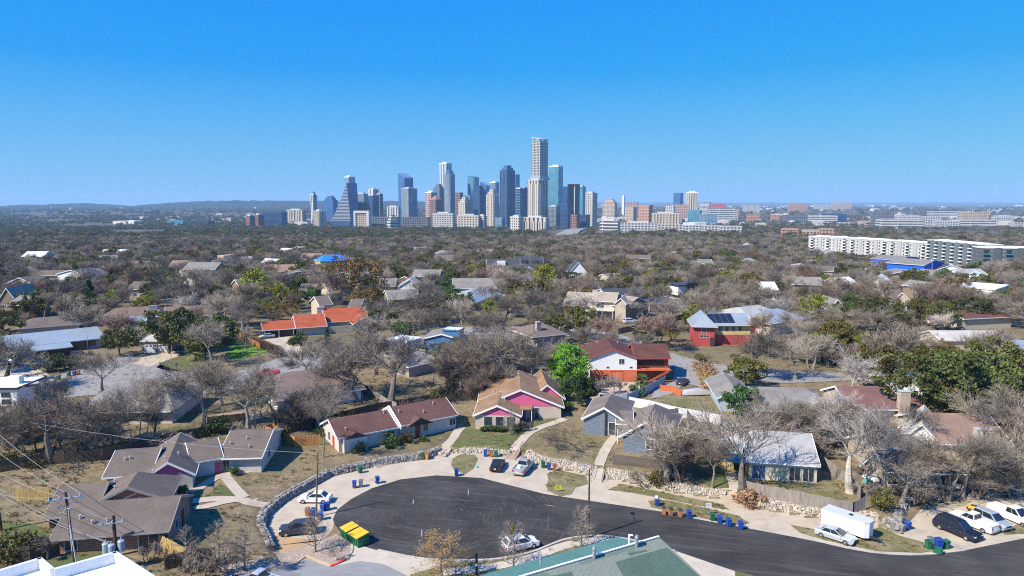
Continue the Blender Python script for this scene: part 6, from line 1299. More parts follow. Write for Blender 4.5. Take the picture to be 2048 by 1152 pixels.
# --- beyond and to the side of downtown
tower('tall slim pale spire tower beyond the plain', 1240.5, 1247, 394, 4400, M('spire_stone', (.66, .62, .56), .7, .05, .05), -30, .9, 'pyramid', 'spire_tower', 'tower')
tower('brown brick hotel block beside the highway', 1274, 1302, 410, 2900, F_['orange'], -30, .7, 'flat'); tower('tan block with dark flank near the brown hotel', 1247, 1270, 414, 3000, F_['tan'], -30, .7, 'flat'); tower('pinkish broad office far behind the tan block', 1248, 1273, 403, 3900, F_['pinkish'], -15, .6, 'flat'); tower('tan stepped hospital block', 1203, 1231, 404, 3600, F_['tan'], -20, .6, 'step'); tower('deep blue glass tower alone on the plain', 1342, 1361, 386, 3500, F_['blueglass'], -30, .8, 'flat'); tower('tan tower with white cap alone on the plain', 1365, 1392, 386, 3300, F_['tanrib'], -15, .7, 'crown', extra=fins(6, m_ccream, False)); tower('rosy brick broad hospital beside the tan tower', 1342, 1373, 409, 3000, F_['pinkish'], -15, .5, 'flat'); tower('white hospital wing with dark glazing', 1326, 1346, 411, 2900, F_['white'], -20, .6, 'flat')
tower('teal glass low office by the woods', 1371, 1399, 420, 2700, F_['tealglass'], -20, .7, 'flat', 'office_block', 'building'); tower('pale teal long low office by the woods', 1394, 1428, 429, 2600, F_['skyglass'], -8, .4, 'flat', 'office_block', 'building'); tower('curved grey arena with glazed band', 1411, 1464, 416, 3100, F_['bands'], -8, .7, 'flat', 'arena', 'building'); tower('stadium with red seating stand', 1417, 1442, 408, 4600, M('red_seats', (.5, .08, .07), .7), -5, .6, 'flat', 'stadium', 'stadium'); tower('pale stadium stand with dark struts', 1393, 1416, 404, 4500, F_['bands'], -20, .6, 'flat', 'stadium', 'stadium')
tower('broad tan hotel with window columns in the mid distance', 1300, 1356, 427, 2000, F_['tan'], -10, .3, 'mech', extra=fins(9, m_ccream, False, 0, 1.2)); tower('long cream podium below the tan hotel', 1309, 1363, 449, 1850, F_['cream'], -8, .4, 'flat', 'office_block', 'building')
tower('white and brown banded mid-rise before the highway', 1199, 1238, 442, 1700, F_['bands'], -20, .5, 'mech', extra=floors(5, m_cwhite, .3, 1.5, .3)); tower('long white capped apartment block with dark bays', 1238, 1312, 446, 1750, F_['white'], -8, .3, 'mech', 'apartment_block', 'building')
for i, (a, b, yt, D, lab) in enumerate([(1363, 1402, 450, 1750, 'first white balconied block of the long white row'), (1400, 1440, 451, 1700, 'middle white balconied block of the long white row'), (1436, 1478, 452, 1650, 'end white balconied block of the long white row')]): tower(lab, a, b, yt, D, F_['white'], -6, .4, 'flat', 'apartment_block', 'building')
for a, b, yt, D, f, lab in [(1638, 1682, 428, 3000, 'navyglass', 'navy low office amid the right hand plain'.replace('right hand ', '')), (1612, 1664, 431, 2900, 'bands', 'long white low office on the plain'), (1562, 1612, 430, 3000, 'greygrid', 'grey low office with white box on roof'), (1535, 1552, 429, 3100, 'orange', 'orange low block on the plain'), (1738, 1785, 431, 2500, 'greygrid', 'grey apartment row on the plain'), (1784, 1828, 431, 2450, 'white', 'white apartment row on the plain'), (1750, 1830, 438, 2300, 'bands', 'white low apartments before the grey row'), (1830, 1868, 433, 2500, 'white', 'white block beside the apartment rows'), (1860, 1905, 441, 2300, 'white', 'pale terrace of low apartments'), (1892, 1970, 440, 2350, 'bands', 'long white low warehouse'), (1910, 1962, 424, 3000, 'tan', 'broad tan hall on the plain'), (1961.5, 1966.5, 418, 2950, 'tan', 'slim tan bell tower by the broad hall'), (1975, 2010, 433, 2800, 'white', 'white box store beyond the bell tower'), (2015, 2060, 445, 2200, 'white', 'white low store at the photo edge'), (1850, 1912, 423, 3600, 'bands', 'very long white hall far on the plain'), (1558, 1590, 457, 1500, 'orange', 'salmon roofed low block in the woods'), (1632, 1660, 457, 1500, 'orange', 'second salmon roofed low block in the woods'), (1600, 1630, 459, 1480, 'tan', 'tan low block between the salmon ones'), (1432, 1470, 419, 3300, 'tan', 'tan flat hall by the arena'), (1488, 1512, 429, 3000, 'orange', 'yellow-orange hall edge near the woods'), (1620, 1650, 409, 6500, 'white', 'pale block near the horizon'), (1570, 1605, 407, 5500, 'orange', 'rosy campus block near the horizon'), (1655, 1690, 405, 6200, 'tan', 'rosy tower block near the horizon'), (1480, 1512, 410, 5000, 'white', 'wide white dome hall')]:
    tower(lab, a, b, yt, D, F_[f], -8, .5, 'flat', 'low_building' if b - a > 6 else 'bell_tower', 'building')
# white four-storey apartments and the dark ones at the edge
def block(label, A, B, depth, z0, z1, mat, n, bal, trim, name='apartment_building'):
    A, B = Vector(A), Vector(B); u = (B - A); L = u.length; u.normalize(); v = Vector((-u.y, u.x)); root = empty(name, (A.x, A.y, z0), math.atan2(u.y, u.x), label, 'apartments'); H = z1 - z0
    m = MB(); m.box(0, L, 0, depth, 0, H); m.build('wall', mat, root, local=True); r = MB(); r.box(-.4, L + .4, -.4, depth + .4, H, H + .7); r.box(L * .1, L * .9, depth * .4, depth * .6, H + .7, H + 1.6); r.build('roof', m_flat_, root, local=True)
    k = max(1, int(L / n))
    for i in range(k):
        x = (i + .5) * L / k
        if i % 2 == 0 and bal:
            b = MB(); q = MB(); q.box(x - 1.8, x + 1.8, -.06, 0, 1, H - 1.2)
            q.build('balcony_recess', m_blackf, root, local=True)  # flat black panel: shade behind the balconies put into its colour
            for j in range(int(H / 3.2)): b.box(x - 2, x + 2, -1.4, -.07, 1 + j * 3.2, 1.9 + j * 3.2)
            b.build('balcony', bal, root, local=True)
        else:
            q = MB(); q.box(x - 2.4, x + 2.4, -.9, -.001, 0, H + .6); q.build('bay', trim, root, local=True)
    OCC.append(((A.x + B.x) / 2, (A.y + B.y) / 2, L * .5, 10)); return root
m_flat_ = r_flat; fa_white = facade('apartment_white', (.47, .46, .445), (.06, .07, .08), 3.4, 4.2, .5, .36, .3, .3); fa_dark = facade('apartment_dark', (.1, .115, .12), (.3, .31, .32), 3.2, 4.2, .5, .34, .2, .4)
q = [(1612, 845), (1692, 800), (1772, 750), (1850, 700)]
for i in range(3): block(['far', 'middle', 'near'][i] + ' wing of the long white four-storey apartments', (xat(q[i][0], q[i][1]), q[i][1]), (xat(q[i + 1][0], q[i + 1][1]), q[i + 1][1]), 16, -16, 1.2, fa_white, 9, m_white, M('apartment_render', (.42, .41, .395), .7, .05))
block('dark apartment building with stacked white balconies', (xat(1848, 690), 690), (xat(1958, 610), 610), 18, -16, 5.2, fa_dark, 6, m_white, M('teal_grey_bay', (.14, .19, .2), .6))
block('charcoal apartment building with teal balconies at the photo edge', (xat(1956, 575), 575), (xat(2140, 560), 560), 18, -14, 5.0, fa_dark, 8, M('teal_balcony', (.06, .2, .24), .5), M('charcoal_bay', (.1, .11, .11), .6))
m_cobalt = M('cobalt_blue_wall', (.01, .11, .55), .6, .06)
h, w = far_house('tall cobalt blue gabled block with white chimney', (1792,545),(1838,540), 22, 11, 2.2, 'v', m_cobalt, r_mid, 'the cobalt blocks', wins=1); w.box('pilaster', w.L * .35, -.3, 0, 1.5, .3, 14, m_white)
h, w = far_house('nearer cobalt blue gabled block with grey roof', (1846,562),(1886,558), 20, 9, 2.2, 'v', m_cobalt, r_mid, 'the nearer cobalt block', wins=1); w.box('pilaster', w.L * .35, -.3, 0, 1.3, .3, 12, m_white)
for (a, b, lab) in [((1692,540),(1738,538),'white gabled cobalt blue clubhouse at the wood edge'), ((1762,550),(1800,549),'white gabled cobalt blue carport building'), ((1878,572),(1920,570),'small white gabled cobalt blue building')]: far_house(lab, a, b, 16, 4.2, 2.6, 'v', m_cobalt, r_mid, lab, wins=0)[1].panel('f', .3, 2.9, 14, 1.2, m_white, 'panel')
far_house('long grey roofed block before the cobalt blocks', (1690,556),(1760,552), 12, 3.4, 2.4, 'u', m_tan, r_mid, 'the long grey block'); far_house('wide taupe roofed block below the cobalt blocks', (1790,562),(1860,566), 12, 3.6, 2.6, 'u', m_tan, r_mid, 'the wide taupe block')
# distant low-rise scattered over the plain and along the shore
rd = random.Random(12)
def lowrise(key, mat):
    root = empty('low_building', (0, 0, 0), 0, 'x', 'building'); m = MB(); m.box(-.5, .5, -.5, .5, 0, 1); m.box(-.2, .25, -.3, .2, 1, 1.12); m.build('wall', mat, root, local=True); r = MB(); r.box(-.52, .52, -.52, .52, 1.0, 1.04); r.build('roof', m_flat_, root, local=True); return root
LP = [lowrise('a', M(f'far_wall_{i}', c, .8, .08, .05)) for i, c in enumerate([(.66, .65, .62), (.55, .47, .38), (.7, .7, .69), (.45, .33, .27), (.4, .41, .42), (.62, .56, .47)])]
LPL = ['white', 'tan', 'bright white', 'salmon', 'grey', 'cream']
used = set()
zones = [(78, 1195, 2100, 415, 452, 'on the plain beyond downtown'), (30, 560, 1020, 440, 452, 'along the downtown shore'), (20, 250, 560, 432, 448, 'on the far bank below the hills'), (32, 20, 620, 412, 432, 'on the wooded hills'), (22, 1195, 1420, 418, 445, 'by the highway'), (72, 1200, 2100, 408, 424, 'near the flat horizon')]
for n, xa, xb, ya, yb, where in zones:
    for i in range(n):
        px, py = rd.uniform(xa, xb), ya + (yb - ya) * rd.random() ** .8
        D = (CAM_H + 47) / (py - HOR) * FPX
        if D < 1750 or D > 13000: D = max(1900, min(13000, D))
        if where == 'on the wooded hills': D = rd.uniform(5600, 7600); wd, hh = rd.uniform(12, 34), rd.uniform(5, 12)
        else: wd, hh = rd.uniform(12, 60) * (1 + D / 12000), rd.uniform(5, 15) * (1 + D / 16000)
        k = rd.choice((0, 0, 1, 2, 2, 3, 4, 5)); 
        if k in used: o = copy_tree(LP[k])
        else: o = LP[k]; used.add(k)
        z = tz(xat(px, D), D) if where != 'on the wooded hills' else zat(px, rd.uniform(414, 428), D) - hh
        o.location = (xat(px, D), D, z - 2); o.scale = (wd, wd * rd.uniform(.4, .9), hh + 2); o.rotation_euler.z = R(rd.uniform(-40, 15)); o['label'] = f'{LPL[k]} low building far off {where}, alike many others'; o['group'] = f'{LPL[k]} far buildings {where}'
        if where != 'on the wooded hills': FARB.append((o.location.x, D, wd * .6))
# two red and white radio masts on the hills
for px, yt, lab in ((430, 358, 'thin radio mast on the ridge, with guy wires'), (484, 352, 'taller thin radio mast along the ridge')):
    D = 7800; root = empty('radio_mast', (xat(px, D), D, zat(px, 408, D)), 0, lab, 'mast'); H = zat(px, yt, D) - zat(px, 408, D); m = MB(); m.tube((0, 0, -20), (0, 0, H), 1.1, .7, 5); m.build('mast', M('mast_steel', (.35, .3, .3), .6), root, local=True)
# ------------------------------------------------------------------ trees
def leafmat(name, c, var=.35):
    k = N(name); v = k.coord(); oi = k.n('ObjectInfo')
    n1 = k.ramp(k.noise(v, .55, 4, .7), .35, .65)
    col = k.mix(n1, mul(c, 1 - var), mul(c, 1 + var)); h = k.n('HueSaturation'); k.l(col, h.inputs['Color'])
    k.l(k.math('MULTIPLY_ADD', oi.outputs['Random'], .5, .75), h.inputs['Value']); k.l(k.math('MULTIPLY_ADD', k.math('FRACT', k.math('MULTIPLY', oi.outputs['Random'], 9.1)), .05, .475), h.inputs['Hue'])
    k.base(h.outputs[0], .7, 0, .25); return k.m
def barkmat(name, c):
    k = N(name); v = k.coord(); oi = k.n('ObjectInfo'); col = k.mix(k.ramp(k.noise(v, 1.2, 4, .7), .35, .65), mul(c, .7), mul(c, 1.25)); h = k.n('HueSaturation'); k.l(col, h.inputs['Color'])
    k.l(k.math('MULTIPLY_ADD', oi.outputs['Random'], .75, .62), h.inputs['Value']); k.base(h.outputs[0], .9, 0, .15); return k.m
b_grey = barkmat('grey_bark', (.25, .22, .19)); b_twig = barkmat('grey_brown_twigs', (.245, .205, .165)); b_tan = barkmat('tan_twigs', (.26, .2, .15)); b_pale = barkmat('pale_sycamore_bark', (.47, .42, .355)); b_dark = barkmat('dark_bark', (.1, .08, .065)); b_ptwig = barkmat('pale_twigs', (.46, .405, .35)); b_red = barkmat('reddish_twigs', (.215, .15, .12)); b_gold = barkmat('golden_bud_twigs', (.3, .2, .09))
l_oak = leafmat('live_oak_leaves', (.085, .095, .024)); l_olive = leafmat('olive_leaves', (.115, .105, .025)); l_bright = leafmat('bright_spring_leaves', (.115, .25, .018), .25); l_deep = leafmat('deep_green_leaves', (.03, .065, .02)); l_yel = leafmat('yellow_green_leaves', (.19, .2, .02)); l_rust = leafmat('rusty_brown_leaves', (.17, .095, .03)); l_hedge = leafmat('hedge_leaves', (.05, .085, .022)); l_red = leafmat('reddish_hedge_leaves', (.16, .07, .035)); l_palm = leafmat('palm_fronds', (.16, .17, .06)); l_straw = leafmat('straw_fronds', (.42, .3, .13)); l_gold = leafmat('golden_buds', (.32, .21, .07)); l_mid = leafmat('mid_green_leaves', (.07, .12, .03)); l_dry = leafmat('dry_orange_grass', (.33, .22, .11))
def seg(m, p, q, r0, r1, n=3):
    d = q - p; L = d.length
    if L < 1e-5: return
    d /= L; a = d.orthogonal().normalized(); b = d.cross(a); k = len(m.v)
    for c, r in ((p, r0), (q, r1)):
        for i in range(n):
            t = 6.2832 * i / n; w = c + a * (r * math.cos(t)) + b * (r * math.sin(t)); m.v.append((w.x, w.y, w.z))
    m.f += [(k + i, k + (i + 1) % n, k + n + (i + 1) % n, k + n + i) for i in range(n)]
def bare(seed, H=10.0, spread=1.0, trunk=.22, stems=1, limbs=5, levels=4, lean=0.0, up=.25, twig=.012, tr=.2, nsub=7, cone=False):
    rs = random.Random(seed); T_, C = MB(), MB(); tips = []
    def grow(p, d, L, r, lv, n):
        ns = 4 if lv <= 1 else (3 if lv == 2 else 2 if lv < levels else 1)
        pts = [(p, r)]; q = p.copy(); dd = d.copy(); re = max(r * .35, twig * .7)
        for i in range(ns):
            dd = (dd + Vector((rs.uniform(-1, 1), rs.uniform(-1, 1), rs.uniform(-.6, 1) + up * .3)) * (.17 if lv < 3 else .25)).normalized()
            q2 = q + dd * (L / ns); ra = r + (re - r) * i / ns; rb = r + (re - r) * (i + 1) / ns
            seg(T_ if lv <= 1 else C, q, q2, ra, rb, 7 if lv == 0 else 5 if lv == 1 else 3); q = q2; pts.append((q, rb))
        if lv >= levels: tips.append(q); return
        for k in range(n):
            f = (.3 + .7 * (k + rs.random()) / n) if lv > 0 else 1.0
            i = min(int(f * ns), ns - 1); t = f * ns - i; b = pts[i][0].lerp(pts[i + 1][0], t); rb = pts[i][1] + (pts[i + 1][1] - pts[i][1]) * t
            ax = dd.orthogonal().normalized(); ax.rotate(Matrix.Rotation(rs.uniform(0, 6.283) + k * 2.4, 3, dd))
            ang = rs.uniform(.45, .95) * (spread if lv < 2 else 1.0)
            nd = (dd * math.cos(ang) + ax * math.sin(ang) + Vector((0, 0, up * (.5 if lv > 1 else .25)))).normalized()
            if nd.z < -.25: nd.z *= .3; nd.normalize()
            grow(b, nd, L * rs.uniform(.5, .8) * (1.15 if lv == 0 else 1) * (1.15 - .4 * f if cone else 1), max(rb * .62, twig), lv + 1, nsub)
    for s in range(stems):
        a = rs.uniform(0, 6.28); o = Vector((math.cos(a), math.sin(a), 0)) * (.25 * (stems > 1)); d = Vector((math.cos(a) * .25 * (stems > 1) + lean, math.sin(a) * .25 * (stems > 1), 1)).normalized()
        if cone:
            q = o.copy(); r = tr; n = 9
            for i in range(n):
                q2 = q + (d + Vector((rs.uniform(-.06, .06), rs.uniform(-.06, .06), 0))) * (H * .95 / n); seg(T_, q, q2, r * (1 - i / n) + .02, r * (1 - (i + 1) / n) + .02, 6)
                if i > 0:
                    for k in range(4):
                        ang = rs.uniform(0, 6.28); nd = Vector((math.cos(ang), math.sin(ang), rs.uniform(.5, 1.1))).normalized(); grow(q.lerp(q2, rs.random()), nd, H * .34 * spread * (1.1 - .75 * i / n), .045, 2, nsub)
                q = q2
        else: grow(o, d, H * trunk * 1.2, tr * (1 if stems == 1 else .65), 0, limbs)
    z = max(v[2] for v in C.v); k = H / z
    for m in (T_, C): m.v = [(x * k, y * k, zz * k) for x, y, zz in m.v]
    return T_, C, [t * k for t in tips]
def leaves(m, c, n, rad, size, rs, flatz=.75):
    for _ in range(n):
        d = Vector((rs.gauss(0, 1), rs.gauss(0, 1), rs.gauss(0, 1))).normalized() * rad * (rs.random() ** .35); d.z *= flatz
        p = c + d; a = Vector((rs.gauss(0, 1), rs.gauss(0, 1), rs.gauss(0, .7))).normalized(); b = a.orthogonal().normalized(); b.rotate(Matrix.Rotation(rs.uniform(0, 6.28), 3, a)); cc = a.cross(b); s = size * rs.uniform(.6, 1.3)
        k = len(m.v)
        for q in (p - b * s, p + cc * s * .6, p + b * s, p - cc * s * .6): m.v.append((q.x, q.y, q.z))
        m.f.append((k, k + 1, k + 2, k + 3))
def leafy(seed, H=10.0, W=10.0, z0=.22, clumps=60, per=85, size=.24, rad=1.1, tr=.28, hollow=.45, cone=0):
    rs = random.Random(seed); T_, C = MB(), MB(); cs = []
    lob = [(rs.uniform(0, 6.28), rs.uniform(.5, 1.0), rs.uniform(.75, 1.15)) for _ in range(6)]
    for i in range(clumps):
        a = rs.uniform(0, 6.283); zz = rs.uniform(-1, 1); rr = math.sqrt(max(0, 1 - zz * zz)); f = hollow + (1 - hollow) * rs.random() ** .6
        k = 1 + .22 * math.sin(2 * a + seed) + .15 * math.sin(3 * a + zz * 4 + seed * 2)
        if cone: zn = rs.random() ** 1.4; rr = (1 - zn) ** .8 * f; p = Vector((math.cos(a) * rr * W / 2, math.sin(a) * rr * W / 2, H * (z0 * .6 + (1 - z0 * .6) * zn)))
        else: p = Vector((math.cos(a) * rr * f * W / 2 * k, math.sin(a) * rr * f * W / 2 * k, H * (z0 + (1 - z0) * (.5 + .46 * zz * f))))
        if not cone and p.z < H * (z0 + .05) and rs.random() < .5: continue
        cs.append(p); leaves(C, p, per, rad * rs.uniform(.6, 1.25) * (1 - .4 * (p.z / H) * (cone > 0)), size, rs)
    top = Vector((rs.uniform(-.3, .3), rs.uniform(-.3, .3), H * (z0 + .12))); seg(T_, Vector((0, 0, -.3)), top, tr, tr * .75, 8)
    for p in rs.sample(cs, min(14, len(cs))):
        mid = top.lerp(p, .5) + Vector((0, 0, -.05 * H)); seg(T_, top, mid, tr * .45, tr * .28, 5); seg(T_, mid, p, tr * .28, .03, 4)
    return T_, C
PT = {}
HID = bpy.data.collections.new('prototypes')   # never linked: sources for copies
def proto(key, tc, bark, leaf, H, kind='tree'):
    t, c = tc[:2]; tm = t.build('trunk', bark, local=True); cm = c.build('crown', leaf, local=True); COL.objects.unlink(tm); COL.objects.unlink(cm); PT[key] = (tm, cm, H)
for i in range(4): proto(f'bare{i}', bare(10 + i, 10, 1.0 + .15 * (i % 2), .2, limbs=5), b_grey, b_twig, 10)
for i in range(4): proto(f'open{i}', bare(10 + i, 10, 1.0 + .15 * (i % 2), .2, limbs=5, nsub=6, tr=.24), b_grey, b_twig, 10)
proto('bare4', bare(21, 10, .8, .26, limbs=4, up=.5), b_grey, b_twig, 10); proto('bare5', bare(25, 10, 1.0, .16, stems=3, limbs=4, nsub=6, up=.4, tr=.16), b_grey, b_twig, 10)
proto('oakbare', bare(31, 10, 1.25, .17, limbs=6, up=.15, tr=.3), b_dark, b_twig, 10); proto('tan0', bare(33, 10, 1.0, .2, limbs=5), b_grey, b_tan, 10); proto('red0', bare(35, 10, 1.05, .13, stems=3, limbs=4, nsub=6, tr=.13), b_dark, b_red, 10)
proto('pale0', bare(41, 10, 1.0, .26, limbs=5, up=.35, tr=.3, twig=.014), b_pale, b_ptwig, 10); proto('pale1', bare(43, 10, 1.15, .22, limbs=6, up=.25, tr=.28, twig=.014), b_pale, b_ptwig, 10)
proto('slim0', bare(51, 10, .55, .42, limbs=4, up=.6, tr=.14, nsub=6), b_grey, b_twig, 10); proto('slim1', bare(53, 10, .6, .36, limbs=4, up=.6, tr=.14, nsub=6, lean=.15), b_grey, b_twig, 10)
proto('sapling', bare(61, 6, .8, 1, cone=True, tr=.07, nsub=5, levels=4, twig=.009), b_grey, b_twig, 6); proto('dead', bare(63, 6, 1.1, .45, limbs=4, lean=-.75, up=.0, tr=.22, levels=4, nsub=6), b_dark, b_dark, 6)
proto('multi', bare(65, 10, .9, .25, stems=5, limbs=4, nsub=4, up=.35, tr=.2), b_grey, b_twig, 10)
bg = bare(71, 8, .75, 1, cone=True, tr=.1, nsub=5, levels=4, twig=.008); rsg = random.Random(4)
for p in bg[2]: leaves(bg[1], p, 3, .14, .06, rsg)
proto('gold', bg, b_grey, b_gold, 8)
for i in range(3): proto(f'oak{i}', leafy(80 + i, 9, 11), b_dark, l_oak, 9)
for i in range(2): proto(f'olive{i}', leafy(90 + i, 9, 10), b_dark, l_olive, 9)
proto('bright', leafy(95, 11, 10, .15, 75, 110, .24, 1.2), b_dark, l_bright, 11); proto('deep', leafy(96, 9, 7, .1, 60, 120, .24, 1.0, hollow=.3), b_dark, l_deep, 9); proto('conifer', leafy(97, 10, 6, .1, 70, 90, .22, .8, cone=1, hollow=.2), b_dark, l_deep, 10)
proto('yellow', leafy(98, 9, 8, .2, 55, 70, .2, 1.0), b_dark, l_yel, 9); proto('rust', leafy(99, 9, 10, .2, 55, 60, .2, 1.1), b_grey, l_rust, 9); proto('mid', leafy(100, 8, 7.5, .12, 55, 90, .22, 1.0), b_dark, l_mid, 8)
def shrubp(key, seed, leaf, W=1.6, H=1.2, n=16, per=60, size=.1): proto(key, leafy(seed, H, W, .02, n, per, size, W * .24, .05, .3), b_dark, leaf, H)
shrubp('shrub', 110, l_hedge); shrubp('greenshrub', 111, l_mid); shrubp('dryshrub', 112, l_dry, 2.2, 1.1); shrubp('oliveshrub', 113, l_olive, 2.4, 1.8)
proto('twigshrub', bare(115, 2.4, 1.2, .12, stems=5, limbs=4, nsub=6, levels=3, tr=.05, twig=.008), b_red, b_twig, 2.4); proto('redshrub', bare(116, 2.6, 1.2, .12, stems=5, limbs=4, nsub=6, levels=3, tr=.05, twig=.009), b_red, b_red, 2.6)
def palm(seed, H, fr, nf, leaf):
    rs = random.Random(seed); t, c = MB(), MB(); seg(t, Vector((0, 0, -.2)), Vector((0, 0, H)), .28, .22, 9)
    for i in range(nf):
        a = rs.uniform(0, 6.28); e = rs.uniform(-.7, 1.2); d = Vector((math.cos(a) * math.cos(e), math.sin(a) * math.cos(e), math.sin(e))); o = Vector((0, 0, H)); s = Vector((-math.sin(a), math.cos(a), 0)); tip = o + d * fr * .5
        seg(c, o, tip, .03, .02)
        for k in range(9): an = (k - 4) * .3; dd = (d * math.cos(an) + s * math.sin(an)); q = tip + dd * fr * .6 + Vector((0, 0, -.15 * fr)); n = d.cross(s) * .05 + s.cross(dd).normalized() * .0; w = d.cross(dd); w = s * .07 if w.length < .01 else (dd.cross(w)).normalized() * .07; c.poly([tip - w, tip + w, q])
    return t, c
proto('palm', palm(3, 2.4, 2.6, 46, 0), b_dark, l_palm, 4.4); proto('smallpalm', palm(4, 1.6, 1.3, 26, 0), b_dark, l_mid, 2.8)
WK = {'bare': 1.25, 'open': 1.25, 'tan0': 1.25, 'red0': 1.3, 'oakb': 1.2, 'mult': 1.2, 'pale': 1.35, 'slim': 1.3, 'sapl': 1.35, 'gold': 2.3, 'dead': 1.4}
def tree(key, x, y, z, h, rz, name, label, cat='tree', group=None, wide=1.0, flat_=False):
    t, c, H = PT[key]; s = h / H
    root = empty(name, (x, y, z), rz, label, cat, group); root.scale = (s * wide * WK.get(key[:4], 1), s * wide * WK.get(key[:4], 1), s)
    for o in (t, c):
        q = o.copy(); COL.objects.link(q); q.parent = root
    return root
KN = {'bare': 'bare_tree', 'open': 'bare_tree', 'oakb': 'bare_tree', 'tan0': 'bare_tree', 'red0': 'bare_tree', 'pale': 'bare_tree', 'slim': 'bare_tree', 'sapl': 'sapling', 'dead': 'dead_tree', 'mult': 'bare_tree', 'gold': 'budding_tree', 'oak0': 'live_oak', 'oak1': 'live_oak', 'oak2': 'live_oak', 'oliv': 'live_oak', 'brig': 'leafy_tree', 'deep': 'evergreen_tree', 'coni': 'conifer', 'yell': 'leafy_tree', 'rust': 'leafy_tree', 'mid': 'leafy_tree', 'shru': 'shrub', 'gree': 'shrub', 'drys': 'shrub', 'twig': 'bare_shrub', 'reds': 'bare_shrub', 'palm': 'palm_tree', 'smal': 'palm_tree'}
def kname(key): return 'shrub' if key == 'oliveshrub' else KN[key[:4] if key != 'mid' else 'mid']
TP = []
rt = random.Random(17)
def at(key, px, py, top, label, wide=1.0, rz=None, cat=None):
    if key in ('bare0', 'bare1', 'bare2', 'bare3') and py > 690: key = 'open' + key[-1]
    p = G(px, py); h = zat(px, top, p.y) - p.z; n = kname(key); TP.append((p.x, p.y))
    cat = cat or ('shrub' if 'shrub' in n else 'palm' if 'palm' in n else 'tree')
    return tree(key, p.x, p.y, p.z - .05, h, rt.uniform(0, 6.28) if rz is None else rz, n, label, cat, None, wide)
